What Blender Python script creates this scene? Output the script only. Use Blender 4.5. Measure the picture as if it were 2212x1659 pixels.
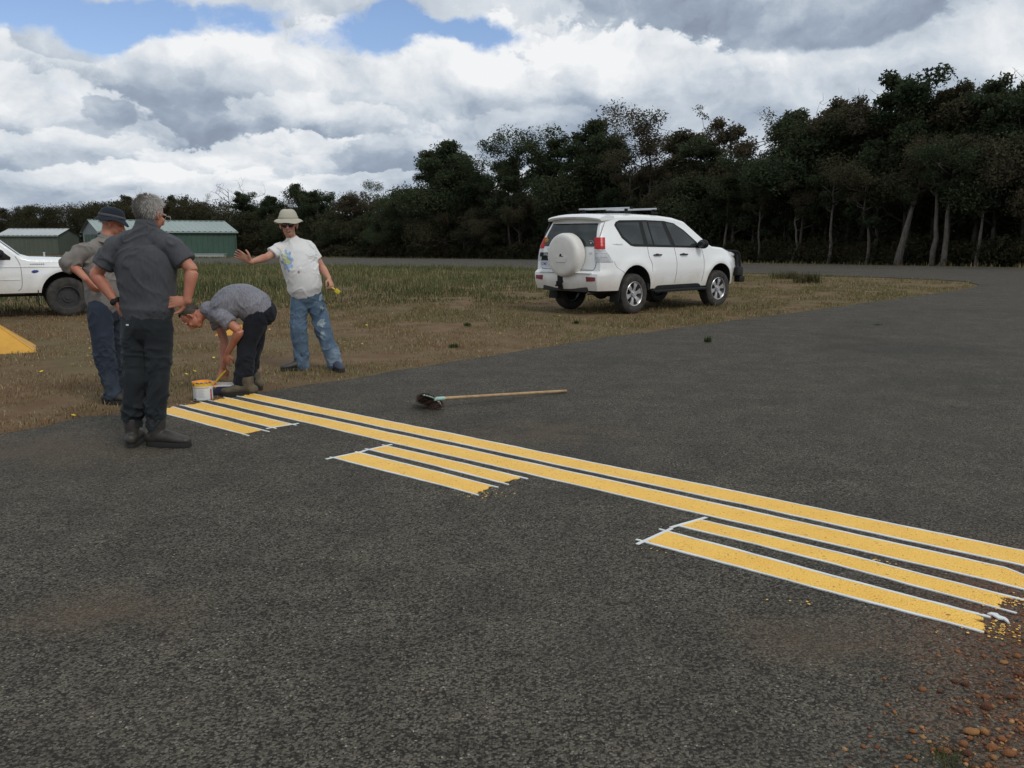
import bpy, bmesh, math, random
import numpy as np
from mathutils import Vector, Matrix, noise as mnoise
from mathutils.bvhtree import BVHTree
from mathutils.geometry import delaunay_2d_cdt

SC = bpy.context.scene
for o in list(bpy.data.objects):
    bpy.data.objects.remove(o)
COL = SC.collection
R = math.radians
random.seed(7)
rng = np.random.default_rng(11)
V = Vector

# ------------------------------------------------------------------ camera
F, CX, CY = 1855.0, 1106.0, 829.5          # measured on a 2212 x 1659 view of the photograph
HOR, CAMH = 515.0, 1.45
PITCH = math.atan((CY - HOR) / F)
cam_data = bpy.data.cameras.new('camera')
cam = bpy.data.objects.new('camera', cam_data)
COL.objects.link(cam)
cam.location = (0, 0, CAMH)
cam.rotation_euler = (math.pi / 2 - PITCH, 0, 0)
cam_data.sensor_width = 36
cam_data.lens = 36 * F / 2212
cam_data.clip_end = 3000
SC.camera = cam

# ------------------------------------------------------------------ node helpers
class X:
    """a node socket with arithmetic"""
    nt = None
    def __init__(s, k): s.k = k
    @staticmethod
    def m(op, *a, clamp=False):
        n = X.nt.nodes.new('ShaderNodeMath'); n.operation = op; n.use_clamp = clamp
        for i, v in enumerate(a):
            if isinstance(v, X): X.nt.links.new(v.k, n.inputs[i])
            else: n.inputs[i].default_value = v
        return X(n.outputs[0])
    def __add__(s, o): return X.m('ADD', s, o)
    __radd__ = __add__
    def __sub__(s, o): return X.m('SUBTRACT', s, o)
    def __rsub__(s, o): return X.m('SUBTRACT', o, s)
    def __mul__(s, o): return X.m('MULTIPLY', s, o)
    __rmul__ = __mul__
    def __truediv__(s, o): return X.m('DIVIDE', s, o)

DIM2 = False
def sstep(v, a, b, x0=0.0, x1=1.0):
    n = X.nt.nodes.new('ShaderNodeMapRange'); n.interpolation_type = 'SMOOTHSTEP'
    n.inputs[1].default_value = a; n.inputs[2].default_value = b
    n.inputs[3].default_value = x0; n.inputs[4].default_value = x1
    X.nt.links.new(v.k, n.inputs[0])
    return X(n.outputs[0])

def xyz(x, y, z=0.0):
    n = X.nt.nodes.new('ShaderNodeCombineXYZ')
    for i, v in enumerate((x, y, z)):
        if isinstance(v, X): X.nt.links.new(v.k, n.inputs[i])
        else: n.inputs[i].default_value = v
    return X(n.outputs[0])

def noise(vec, scale, detail=4, rough=0.55, dist=0.0, kind='FBM', col=False):
    n = X.nt.nodes.new('ShaderNodeTexNoise')
    n.noise_type = kind
    if DIM2: n.noise_dimensions = '2D'
    n.inputs['Scale'].default_value = scale; n.inputs['Detail'].default_value = detail
    n.inputs['Roughness'].default_value = rough; n.inputs['Distortion'].default_value = dist
    if vec is not None: X.nt.links.new(vec.k, n.inputs['Vector'])
    return X(n.outputs['Color' if col else 'Fac'])

def voro(vec, scale, feature='F1', out='Distance', rnd=1.0, detail=0):
    n = X.nt.nodes.new('ShaderNodeTexVoronoi'); n.feature = feature
    if DIM2: n.voronoi_dimensions = '2D'
    n.inputs['Scale'].default_value = scale; n.inputs['Randomness'].default_value = rnd
    if detail: n.inputs['Detail'].default_value = detail
    if vec is not None: X.nt.links.new(vec.k, n.inputs['Vector'])
    return X(n.outputs[out])

def mixc(f, a, b, blend='MIX'):
    n = X.nt.nodes.new('ShaderNodeMix'); n.data_type = 'RGBA'; n.blend_type = blend
    ins = [n.inputs[0], n.inputs[6], n.inputs[7]]
    for k, v in zip(ins, (f, a, b)):
        if isinstance(v, X): X.nt.links.new(v.k, k)
        elif isinstance(v, (int, float)): k.default_value = v
        else: k.default_value = (*v[:3], 1)
    return X(n.outputs[2])

def vmap(vec, scale=(1, 1, 1), loc=(0, 0, 0)):
    n = X.nt.nodes.new('ShaderNodeMapping')
    n.inputs['Scale'].default_value = scale; n.inputs['Location'].default_value = loc
    X.nt.links.new(vec.k, n.inputs['Vector'])
    return X(n.outputs[0])

def coords(kind='Object'):
    n = X.nt.nodes.new('ShaderNodeTexCoord')
    return X(n.outputs[kind])

def worldpos():
    return X(X.nt.nodes.new('ShaderNodeNewGeometry').outputs['Position'])

def sep(v):
    n = X.nt.nodes.new('ShaderNodeSeparateXYZ'); X.nt.links.new(v.k, n.inputs[0])
    return [X(o) for o in n.outputs]

def attr(name, out='Color'):
    n = X.nt.nodes.new('ShaderNodeAttribute'); n.attribute_name = name
    return X(n.outputs[out])

def begin(name):
    m = bpy.data.materials.new(name); m.use_nodes = True
    X.nt = m.node_tree
    return m, m.node_tree.nodes['Principled BSDF']

def put(v, sock):
    if isinstance(v, X): X.nt.links.new(v.k, sock)
    elif isinstance(v, (tuple, list)): sock.default_value = (*v[:3], 1)
    else: sock.default_value = v

def bump(h, strength, dist):
    n = X.nt.nodes.new('ShaderNodeBump')
    n.inputs['Strength'].default_value = strength; n.inputs['Distance'].default_value = dist
    X.nt.links.new(h.k, n.inputs['Height'])
    return X(n.outputs[0])

def mat(name, c, rough=0.6, metal=0.0, c2=None, ns=6.0, bs=0.0, bd=0.002, coat=0.0, spec=0.5, fine=None):
    """plain procedural material: base colour broken up by noise, optional fine relief"""
    m, b = begin(name)
    co = coords()
    if c2 is None: c2 = tuple(x * 0.82 for x in c)
    n1 = noise(co, ns, 5, 0.6)
    col = mixc(sstep(n1, 0.35, 0.68), c, c2)
    put(col, b.inputs['Base Color'])
    put(rough, b.inputs['Roughness']); put(metal, b.inputs['Metallic'])
    b.inputs['Specular IOR Level'].default_value = spec
    b.inputs['Coat Weight'].default_value = coat
    b.inputs['Coat Roughness'].default_value = 0.08
    if bs: put(bump(noise(co, fine or ns * 20, 3), bs, bd), b.inputs['Normal'])
    return m

# ------------------------------------------------------------------ sky
def px_dir(px, py):
    x = (px - CX) / F; y = -(py - CY) / F
    d = V((x, math.cos(PITCH) + y * math.sin(PITCH), -math.sin(PITCH) + y * math.cos(PITCH))).normalized()
    return math.atan2(d.x, d.y), math.asin(d.z)

SUN_EL, SUN_AZ = R(46), R(140)      # azimuth measured from +Y towards +X
world = bpy.data.worlds.new('World'); SC.world = world; world.use_nodes = True
X.nt = world.node_tree
bg = world.node_tree.nodes['Background']
gen = coords('Generated')
sx, sy, sz = sep(gen)
az = X.m('ARCTAN2', sx, sy)
el = X.m('ARCSINE', sz)
sky = X.nt.nodes.new('ShaderNodeTexSky'); sky.sky_type = 'NISHITA'; sky.sun_disc = False
sky.sun_elevation = SUN_EL; sky.sun_rotation = SUN_AZ
sky.air_density = 1.0; sky.dust_density = 0.6; sky.ozone_density = 1.6
# cloud coordinates: azimuth, elevation; clouds flatten towards the horizon
DIM2 = True
elp = X.m('MAXIMUM', el, 0.0)
ve = X.m('POWER', elp + 0.012, 0.62)
base = xyz(az * 1.0, ve * 1.15, 0.0)
w1 = noise(base, 7.0, 6, 0.60, col=True)
wx, wy, wz = sep(w1)
azw = az + (wx - 0.5) * 0.085; elw = el + (wy - 0.5) * 0.05
def lump(items):
    acc = None
    for it in items:
        px, py, rx, ry, amp = it; a, e = px_dir(px, py)
        q = vmap(P1, (F / rx * .5, F / ry * .5, 1), (-a * F / rx * .5, -e * F / ry * .5, 0))
        g = X.nt.nodes.new('ShaderNodeTexGradient'); g.gradient_type = 'SPHERICAL'
        X.nt.links.new(q.k, g.inputs[0])
        t = X(g.outputs['Fac']) * (amp * 1.15)
        acc = t if acc is None else acc + t
    return acc
P1 = xyz(azw, elw, 0.0)
holes = lump([(120, 26, 150, 30, 1.0), (300, 55, 90, 26, .8), (215, 95, 50, 26, .75), (560, 70, 70, 28, .8), (820, 88, 70, 32, 1.15),
              (885, 34, 36, 26, .85), (960, 52, 50, 18, .7), (1060, 72, 60, 22, 1.0), (690, 118, 50, 20, .5), (440, 22, 90, 18, .6),
              (1290, 140, 90, 12, .35), (120, 190, 60, 12, .3), (20, 60, 60, 40, .3)])
def puffs(dv):
    p = xyz(az + (wx - 0.5) * 0.09 + dv * 0.3, ve * 1.15 + (wy - 0.5) * 0.07 + dv, 0.0)
    a = voro(p, 6.0, 'SMOOTH_F1'); c = noise(p, 13.0, 5, 0.5)
    return a * -0.85 + c * 0.40
h0 = puffs(0.0); h1 = puffs(0.022)
relief = (h0 - h1) * 1.5
lowf = noise(base, 3.1, 3, 0.5)
bill = noise(xyz(az + (wx - 0.5) * 0.04, ve * 1.2 + (wy - 0.5) * 0.04, 0.0), 19.0, 6, 0.62)
field = holes + (lowf - 0.5) * 0.55 - h0 * 0.35 - 0.34 + (bill - 0.5) * 1.1
cover = sstep(field, 0.02, 0.56, 1.0, 0.0)
cover = X.m('MAXIMUM', cover, sstep(el, 0.17, 0.02, 0.0, 1.0) * 0.75)
bands = noise(xyz(az * 2.2, ve * 9.0, 0.0), 3.2, 5, 0.5)
near_h = sstep(el, 0.14, 0.03)
soft = noise(base, 5.0, 4, 0.5)
lum = 0.68 + relief * 0.6 * sstep(el, 0.02, 0.09, 0.35, 1.0) + (bands - 0.5) * near_h * 0.6 + (soft - 0.5) * 0.5 - sstep(el, 0.09, 0.0) * 0.05
# heaped clouds, far to near: centre, half size, brightness at the crest and at the base
HEAPS = [(1560, 110, 520, 120, .84, .68), (1950, 165, 420, 105, .74, .62), (680, -5, 215, 60, .84, .66), (1650, -5, 400, 92, .58, .36),
         (1330, 165, 260, 95, .92, .62), (1010, 210, 190, 150, 1.0, .44), (760, 110, 90, 48, .92, .72), (1130, 290, 230, 52, .72, .50),
         (540, 200, 290, 122, .90, .40), (400, 120, 110, 55, .88, .66), (660, 265, 170, 48, .78, .38), (70, 130, 120, 110, 1.05, .70), (125, 245, 170, 70, .98, .42),
         (245, 240, 45, 28, .62, .48), (330, 315, 62, 38, .66, .46), (250, 50, 90, 34, .80, .66), (120, 90, 90, 36, .74, .62),
         (700, 320, 130, 34, .92, .62), (140, 330, 210, 34, .74, .48), (520, 350, 190, 30, .84, .58), (880, 330, 130, 44, .62, .50),
         (340, 385, 240, 26, .82, .62), (820, 395, 200, 24, .84, .66), (90, 400, 170, 24, .76, .60)]
edgen = (bill - 0.5) * 1.05 - h0 * 0.32 - 0.14
hm = None
for px, py, rx, ry, lt, lb in HEAPS:
    a, e = px_dir(px, py)
    q = vmap(P1, (F / rx * .72, F / ry * .72, 1), (-a * F / rx * .72, -e * F / ry * .72, 0))
    g = X.nt.nodes.new('ShaderNodeTexGradient'); g.gradient_type = 'SPHERICAL'
    X.nt.links.new(q.k, g.inputs[0])
    g = X(g.outputs['Fac'])
    top = sstep(elw, e - ry / F * .8, e + ry / F * .3)          # crisp crest, soft base
    mask = sstep(g + edgen * sstep(elw, e - ry / F, e, .25, 1.0), .08, .22) * sstep(g, .0, .14)
    li = sstep(elw + relief * 0.02 + (bill - 0.5) * 0.012, e - ry / F * .75, e + ry / F * .75, lb, lt) + relief * 0.85 + (soft - 0.5) * 0.25 + (bill - 0.5) * 0.30
    lum = lum + (li - lum) * mask * 0.92
    hm = mask if hm is None else X.m('MAXIMUM', hm, mask)
cover = X.m('MAXIMUM', cover, hm * sstep(holes + (bill - 0.5) * 0.9, 0.80, 0.30) * 0.95)
lum = X.m('MINIMUM', X.m('MAXIMUM', lum, 0.2), 0.96)
ramp = X.nt.nodes.new('ShaderNodeValToRGB')
cr = ramp.color_ramp
cr.elements[0].position = 0.18; cr.elements[0].color = (.22, .265, .345, 1)
cr.elements[1].position = 0.95; cr.elements[1].color = (.89, .905, .92, 1)
e = cr.elements.new(0.42); e.color = (.34, .405, .50, 1)
e = cr.elements.new(0.64); e.color = (.57, .63, .70, 1)
X.nt.links.new(lum.k, ramp.inputs[0])
vm = X.nt.nodes.new('ShaderNodeVectorMath'); vm.operation = 'SCALE'; vm.inputs['Scale'].default_value = 10.0
X.nt.links.new(ramp.outputs[0], vm.inputs[0])
blue = X.nt.nodes.new('ShaderNodeVectorMath'); blue.operation = 'MULTIPLY'
blue.inputs[1].default_value = (1.15, 1.15, 1.28)
X.nt.links.new(sky.outputs[0], blue.inputs[0])
skycol = mixc(cover, X(blue.outputs[0]), X(vm.outputs[0]))
# ground side of the world sphere stays a dull brown-grey
skycol = mixc(sstep(sz, -0.02, -0.005), (0.9, 0.8, 0.65), skycol)
put(skycol, bg.inputs['Color'])
bg.inputs['Strength'].default_value = 0.1
DIM2 = False
world.cycles.sampling_method = 'MANUAL'; world.cycles.sample_map_resolution = 256

sun_d = bpy.data.lights.new('sun', 'SUN'); sun = bpy.data.objects.new('sun', sun_d); COL.objects.link(sun)
sun_d.energy = 1.25; sun_d.angle = R(17); sun_d.color = (1.0, 0.95, 0.88)
sdir = V((math.sin(SUN_AZ) * math.cos(SUN_EL), math.cos(SUN_AZ) * math.cos(SUN_EL), math.sin(SUN_EL)))
sun.rotation_euler = sdir.to_track_quat('Z', 'Y').to_euler()
SC.view_settings.view_transform = 'Standard'; SC.view_settings.look = 'None'
SC.view_settings.exposure = 0.0; SC.view_settings.gamma = 1.0
SC.view_settings.use_curve_mapping = False

# ------------------------------------------------------------------ geometry helpers
def gz(y):
    t = min(1, max(0, (y - 25) / 125)); return -1.3 * t * t * (3 - 2 * t)

def at(px, py, Y):
    """point of the ray through a photo position at distance Y in front of the camera"""
    x = (px - CX) / F; y = -(py - CY) / F
    d = V((x, math.cos(PITCH) + y * math.sin(PITCH), -math.sin(PITCH) + y * math.cos(PITCH)))
    return V((0, 0, CAMH)) + d * (Y / d.y)

def gp(px, py):
    """where that ray meets the ground"""
    lo, hi = 0.5, 3000.0
    for _ in range(60):
        mid = (lo + hi) / 2
        p = at(px, py, mid)
        if p.z > gz(mid): lo = mid
        else: hi = mid
    p = at(px, py, lo); p.z = gz(lo)
    return p

def setp(o, label=None, cat=None, group=None, kind=None):
    if label: o['label'] = label
    if cat: o['category'] = cat
    if group: o['group'] = group
    if kind: o['kind'] = kind
    return o

def empty(name, loc, label, cat, group=None, rz=0.0):
    o = bpy.data.objects.new(name, None); COL.objects.link(o)
    o.location = loc; o.rotation_euler = (0, 0, rz); o.empty_display_size = 0.2
    return setp(o, label, cat, group)

def mesh_obj(name, me, m=None, parent=None, local=True, smooth=None):
    """me in the parent's local space when local, else in world space"""
    if parent is not None and not local:
        chain = Matrix.Identity(4); p = parent
        while p is not None:
            chain = (Matrix.Translation(p.location) @ p.rotation_euler.to_matrix().to_4x4()) @ chain
            p = p.parent
        me.transform(chain.inverted())
    o = bpy.data.objects.new(name, me); COL.objects.link(o)
    o.parent = parent
    if m is not None:
        for q in (m if isinstance(m, (list, tuple)) else [m]): me.materials.append(q)
    if smooth is not None: shade(me, smooth)
    return o

def shade(me, ang=35):
    me.polygons.foreach_set('use_smooth', [True] * len(me.polygons))
    if ang < 180: me.set_sharp_from_angle(angle=R(ang))

def bm_obj(name, bm, m=None, parent=None, local=True, smooth=30):
    me = bpy.data.meshes.new(name); bm.normal_update(); bm.to_mesh(me); bm.free()
    return mesh_obj(name, me, m, parent, local, smooth)

def BM(): return bmesh.new()

def add_box(bm, c, s, rot=None, bev=0.0, mi=0):
    r = bmesh.ops.create_cube(bm, size=1.0)
    vs = r['verts']
    M = Matrix.Translation(V(c)) @ (rot.to_4x4() if rot is not None else Matrix.Identity(4)) @ Matrix.Diagonal((*s, 1))
    bmesh.ops.transform(bm, matrix=M, verts=vs)
    fs = list({f for v in vs for f in v.link_faces})
    for f in fs: f.material_index = mi
    if bev:
        es = list({e for v in vs for e in v.link_edges})
        r = bmesh.ops.bevel(bm, geom=es, offset=bev, segments=2, affect='EDGES', profile=0.6)
        for f in r['faces']: f.material_index = mi
    return vs

def frames(pts):
    out = []
    for i in range(len(pts)):
        a = pts[max(0, i - 1)]; b = pts[min(len(pts) - 1, i + 1)]
        t = (b - a)
        out.append(t.normalized() if t.length > 1e-9 else V((0, 0, 1)))
    return out

def catmull(P, sub):
    P = [np.array(p, float) for p in P]
    out = []
    n = len(P)
    for i in range(n - 1):
        p0 = P[max(0, i - 1)]; p1 = P[i]; p2 = P[i + 1]; p3 = P[min(n - 1, i + 2)]
        for k in range(sub):
            t = k / sub
            out.append(0.5 * ((2 * p1) + (-p0 + p2) * t + (2 * p0 - 5 * p1 + 4 * p2 - p3) * t * t + (-p0 + 3 * p1 - 3 * p2 + p3) * t ** 3))
    out.append(P[-1])
    return out

def tube(bm, pts, rad, side=(1, 0, 0), n=12, sub=1, round_end=True, flat=False, mi=0):
    """closed tube of elliptic rings; rad = list of r or (r_side, r_other); side = vector or list"""
    rad = [(r, r) if not isinstance(r, (tuple, list)) else tuple(r) for r in rad]
    sides = list(side) if isinstance(side[0], (tuple, list, Vector)) else [side] * len(pts)
    data = [list(p) + list(r) + list(s) for p, r, s in zip(pts, rad, sides)]
    if sub > 1: data = [list(d) for d in catmull(data, sub)]
    P = [V(d[:3]) for d in data]; RR = [(abs(d[3]), abs(d[4])) for d in data]; S = [V(d[5:8]) for d in data]
    T = frames(P)
    if round_end:
        def ends(p, t, r, s):
            q = min(r)
            return [(p + t * (q * math.sin(a)), (r[0] * math.cos(a), r[1] * math.cos(a)), s) for a in (R(35), R(62), R(82))]
        e0 = ends(P[0], -T[0], RR[0], S[0])[::-1]; e1 = ends(P[-1], T[-1], RR[-1], S[-1])
        P = [x[0] for x in e0] + P + [x[0] for x in e1]
        RR = [x[1] for x in e0] + RR + [x[1] for x in e1]
        S = [x[2] for x in e0] + S + [x[2] for x in e1]
        T = [T[0]] * 3 + T + [T[-1]] * 3
    rings = []
    for p, r, s, t in zip(P, RR, S, T):
        s = s - t * s.dot(t)
        if s.length < 1e-5: s = t.orthogonal()
        s.normalize(); b = t.cross(s)
        rings.append([bm.verts.new(p + s * (math.cos(2 * math.pi * k / n) * r[0]) + b * (math.sin(2 * math.pi * k / n) * r[1])) for k in range(n)])
    for a, b in zip(rings[:-1], rings[1:]):
        for k in range(n):
            f = bm.faces.new((a[k], a[(k + 1) % n], b[(k + 1) % n], b[k])); f.material_index = mi
    f = bm.faces.new(rings[0][::-1]); f.material_index = mi
    f = bm.faces.new(rings[-1]); f.material_index = mi
    return rings

def ball(bm, c, r, basis=None, sub=3, mi=0):
    """ellipsoid; basis = (R, F, U) axes"""
    vs = bmesh.ops.create_icosphere(bm, subdivisions=sub, radius=1.0)['verts']
    if not isinstance(r, (tuple, list)): r = (r, r, r)
    if basis is None: B = Matrix.Identity(3)
    else: B = Matrix([[basis[j][i] for j in range(3)] for i in range(3)])
    M = Matrix.Translation(V(c)) @ B.to_4x4() @ Matrix.Diagonal((*r, 1))
    bmesh.ops.transform(bm, matrix=M, verts=vs)
    for f in {f for v in vs for f in v.link_faces}: f.material_index = mi
    return vs

def cyl(bm, c, axis, r, length, n=24, r2=None, mi=0):
    a = V(axis).normalized()
    M = Matrix.Translation(V(c)) @ a.to_track_quat('Z', 'Y').to_matrix().to_4x4()
    vs = bmesh.ops.create_cone(bm, cap_ends=True, segments=n, radius1=r, radius2=r if r2 is None else r2, depth=length, matrix=M)['verts']
    for f in {f for v in vs for f in v.link_faces}: f.material_index = mi
    return vs

def prism(bm, poly, depth, M=None, mi=0):
    """poly: 2D outline in the XY plane, extruded along Z by depth"""
    vs = [bm.verts.new((x, y, 0)) for x, y in poly]
    f = bm.faces.new(vs)
    r = bmesh.ops.extrude_face_region(bm, geom=[f])
    nv = [g for g in r['geom'] if isinstance(g, bmesh.types.BMVert)]
    bmesh.ops.translate(bm, verts=nv, vec=(0, 0, depth))
    allv = vs + nv
    if M is not None: bmesh.ops.transform(bm, matrix=M, verts=allv)
    fs = {f for v in allv for f in v.link_faces}
    for f in fs: f.material_index = mi
    bmesh.ops.recalc_face_normals(bm, faces=list(fs))
    return allv

def evaluated(me, mods):
    o = bpy.data.objects.new('tmp', me); COL.objects.link(o)
    for kind, props in mods:
        md = o.modifiers.new('m', kind)
        for k, v in props.items(): setattr(md, k, v)
    dg = bpy.context.evaluated_depsgraph_get(); dg.update()
    out = bpy.data.meshes.new_from_object(o.evaluated_get(dg), depsgraph=dg)
    bpy.data.objects.remove(o)
    return out

def fuse(bm, voxel=0.006, smooth=4):
    me = bpy.data.meshes.new('tmp'); bm.to_mesh(me); bm.free()
    out = evaluated(me, [('REMESH', dict(mode='VOXEL', voxel_size=voxel)), ('SMOOTH', dict(factor=0.5, iterations=smooth))])
    bpy.data.meshes.remove(me)
    return out

def grab(me):
    n = len(me.vertices); a = np.empty(n * 3); me.vertices.foreach_get('co', a)
    b = np.empty(n * 3); me.vertices.foreach_get('normal', b)
    return a.reshape(-1, 3), b.reshape(-1, 3)

def vnoise(p):
    """value noise 0..1, vectorised"""
    i = np.floor(p).astype(np.int64); f = p - i; f = f * f * (3 - 2 * f)
    def h(dx, dy, dz):
        n = (i[:, 0] + dx) * 374761393 + (i[:, 1] + dy) * 668265263 + (i[:, 2] + dz) * 2147483647
        n = (n ^ (n >> 13)) * 1274126177 & 0xffffffff
        n = n ^ (n >> 16)
        return (n & 0xffff) / 65535.0
    r = 0
    for dx in (0, 1):
        for dy in (0, 1):
            for dz in (0, 1):
                w = (f[:, 0] if dx else 1 - f[:, 0]) * (f[:, 1] if dy else 1 - f[:, 1]) * (f[:, 2] if dz else 1 - f[:, 2])
                r = r + w * h(dx, dy, dz)
    return r

def fbm(p, o=4):
    s = 0; a = 0.5
    for k in range(o):
        s = s + a * vnoise(p * 2 ** k + 17.3 * k); a *= 0.5
    return s / (1 - 0.5 ** o)

def pick(me, cond):
    pass

def raw_mesh(name, verts, faces_flat, nper, cols=None):
    """fast mesh from numpy: verts (n,3), faces_flat int array, nper verts per face"""
    me = bpy.data.meshes.new(name)
    nf = len(faces_flat) // nper
    me.vertices.add(len(verts)); me.vertices.foreach_set('co', np.asarray(verts, np.float32).ravel())
    me.loops.add(len(faces_flat)); me.loops.foreach_set('vertex_index', np.asarray(faces_flat, np.int32))
    me.polygons.add(nf); me.polygons.foreach_set('loop_start', np.arange(0, nf * nper, nper, dtype=np.int32))
    me.polygons.foreach_set('loop_total', np.full(nf, nper, np.int32))
    if cols is not None:
        a = me.attributes.new('tint', 'FLOAT_COLOR', 'POINT')
        c = np.ones((len(verts), 4), np.float32); c[:, :3] = cols
        a.data.foreach_set('color', c.ravel())
    me.update(calc_edges=True)
    return me

# ------------------------------------------------------------------ ground
def m_soil():
    m, b = begin('soil')
    p = worldpos()
    big = noise(p, 0.22, 4, 0.6); mid = noise(p, 2.2, 6, 0.65); fine = noise(p, 38, 4, 0.7)
    px_, py_, pz_ = sep(p)
    c = mixc(sstep(mid, .36, .66), (.135, .082, .044), (.185, .125, .070))
    c = mixc(sstep(big, .42, .62) * 0.6, c, (.11, .095, .045))
    far = sstep(py_, 28, 55)
    c = mixc(far * 0.75, c, (.11, .095, .045))
    c = mixc(sstep(fine, .52, .72) * 0.5, c, (.21, .16, .10))
    c = mixc(sstep(fine, .45, .28) * 0.6, c, (.05, .034, .02))
    # dark litter under the forest
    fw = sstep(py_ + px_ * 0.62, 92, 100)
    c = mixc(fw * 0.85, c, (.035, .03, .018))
    put(c, b.inputs['Base Color']); put(0.95, b.inputs['Roughness'])
    b.inputs['Specular IOR Level'].default_value = 0.15
    put(bump(fine + mid * 1.5, 0.9, 0.02), b.inputs['Normal'])
    return m

def m_asphalt(near=True):
    m, b = begin('chip_seal_asphalt' if near else 'far_runway_asphalt')
    p = worldpos()
    v = voro(p, 118.0, out='Color'); vr, vg, vb = sep(v)
    vd = voro(p, 118.0)
    big = noise(p, 0.5, 5, 0.62); mid = noise(p, 2.6, 6, 0.65); fine = noise(p, 45, 4, 0.75)
    stone = mixc(sstep(vr, .05, .85), (.020, .018, .015), (.118, .107, .088))
    stone = mixc(sstep(vg, .76, .96) * 0.75, stone, (.185, .175, .150))
    stone = mixc(sstep(vb, .988, .996), stone, (.34, .32, .27))
    stone = mixc(sstep(vd, .50, .85) * .85, stone, (.014, .013, .012))
    stone = mixc(sstep(fine, .56, .70) * .45, stone, (.030, .027, .022))
    tint = mixc(sstep(mid, .32, .70), (.76, .74, .68), (1.10, 1.07, .97))
    c = mixc(1.0, stone, tint, 'MULTIPLY')
    c = mixc(sstep(big, .46, .72) * 0.30, c, (.070, .062, .048))
    c = mixc(sstep(noise(p, 0.28, 3, .55), .52, .66) * .35, c, (.022, .021, .020))
    # dusty brown smears
    for px, py, rx in ((1180, 938, .35), (215, 1335, .22), (1750, 1390, .2), (60, 975, .5)):
        q = gp(px, py); xx, yy, zz = sep(p)
        dx = (xx - q.x) / (rx * 1.6); dy = (yy - q.y) / rx
        g = X.m('EXPONENT', (dx * dx + dy * dy) * -1.0)
        c = mixc(g * sstep(mid, .3, .6) * 0.55, c, (.10, .070, .045))
    # red grit blown in at the near right corner
    q = gp(2212, 1500); xx, yy, zz = sep(p)
    g = sstep(xx * 1.0 - yy * 0.30 + (mid - 0.5) * 0.8, .32, 1.15)
    g = g * sstep(yy, 4.2, 3.2)
    c = mixc(g * sstep(fine, .42, .60) * 0.85, c, (.17, .060, .022))
    put(c, b.inputs['Base Color']); put(0.86, b.inputs['Roughness'])
    b.inputs['Specular IOR Level'].default_value = 0.25
    put(bump(vr * 0.8 - vd * 0.8 + fine * 0.5, 0.85, 0.007), b.inputs['Normal'])
    return m

M_SOIL = m_soil(); M_ASPH = m_asphalt()

def sheet(name, poly, dz, m, step=None, thick=0.0):
    """flat region: outline triangulated with inner rows that follow the terrain"""
    ys = [q[1] for q in poly]; xs = [q[0] for q in poly]
    pts = [V((q[0], q[1])) for q in poly]
    n = len(pts)
    edges = [(i, (i + 1) % n) for i in range(n)]
    y = min(ys)
    while y < max(ys):
        st = 2.5 if y < 160 else 40
        if step: st = step
        y += st
        if y > 24:
            xk = min(xs)
            while xk < max(xs):
                pts.append(V((xk, y))); xk += max(st * 3, (max(xs) - min(xs)) / 40)
    r = delaunay_2d_cdt(pts, edges, [list(range(n))], 1, 1e-4)
    co = [(v.x, v.y, gz(v.y) + dz) for v in r[0]]
    me = bpy.data.meshes.new(name); me.from_pydata(co, [], r[2]); me.update()
    bm = BM(); bm.from_mesh(me); bmesh.ops.recalc_face_normals(bm, faces=bm.faces)
    for f in bm.faces:
        if f.normal.z < 0: f.normal_flip()
    bm.to_mesh(me); bm.free()
    return setp(mesh_obj(name, me, m), kind='structure')

# terrain: one sheet out to the horizon
ys = list(np.arange(-40, 20, 10)) + list(np.arange(20, 160, 2.5)) + [160, 180, 220, 300, 500, 900, 1500, 2600]
xsg = list(np.linspace(-1800, 1800, 13)); xsg = sorted(xsg + [-60, -30, 30, 60])
vv = np.array([(x, y, gz(y)) for y in ys for x in xsg]); nx = len(xsg)
ff = [k for j in range(len(ys) - 1) for i in range(nx - 1) for k in (j * nx + i, j * nx + i + 1, (j + 1) * nx + i + 1, (j + 1) * nx + i)]
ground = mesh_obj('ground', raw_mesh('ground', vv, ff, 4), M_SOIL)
setp(ground, kind='structure')

def jag(pts, amp, per=0.35):
    """make the edge of a polyline uneven"""
    out = []
    for a, b in zip(pts[:-1], pts[1:]):
        n = max(1, int((b - a).length / per)); nrm = V((-(b - a).y, (b - a).x)).normalized()
        for k in range(n):
            q = a.lerp(b, k / n)
            s = (mnoise.noise(V((q.x * 1.3, q.y * 1.3, 3))) + 0.6 * mnoise.noise(V((q.x * 5, q.y * 5, 7))))
            out.append(q + nrm * s * amp)
    out.append(pts[-1])
    return out
g2 = lambda *q: [V(gp(*k)[:2]) for k in q]
edge = g2((-260, 1010), (0, 943), (102, 927), (174, 908), (300, 893), (397, 880), (450, 871), (545, 855), (591, 847), (745, 823), (900, 797), (1000, 780),
          (1150, 757), (1300, 733), (1500, 706), (1700, 679), (1900, 652), (2040, 633), (2095, 624), (2112, 617), (2090, 609), (2000, 603.5),
          (1850, 598), (1700, 593.5), (1600, 590), (1400, 586), (1150, 581), (900, 577), (750, 575), (430, 573), (150, 571), (-120, 569))
edge = jag(edge[:19], 0.10) + jag(edge[19:], 0.18, 1.2)
far = g2((-120, 556), (430, 558.5), (740, 557.5), (1000, 559), (1150, 561), (1590, 570), (1900, 574), (2212, 579), (2420, 582))
far = jag(far, 0.12, 1.5)
outer = edge + far + [V((45, 20)), V((30, -3)), V((6, -5)), V((-12, -5))]
road = sheet('runway_asphalt', outer, 0.02, M_ASPH)

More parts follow.
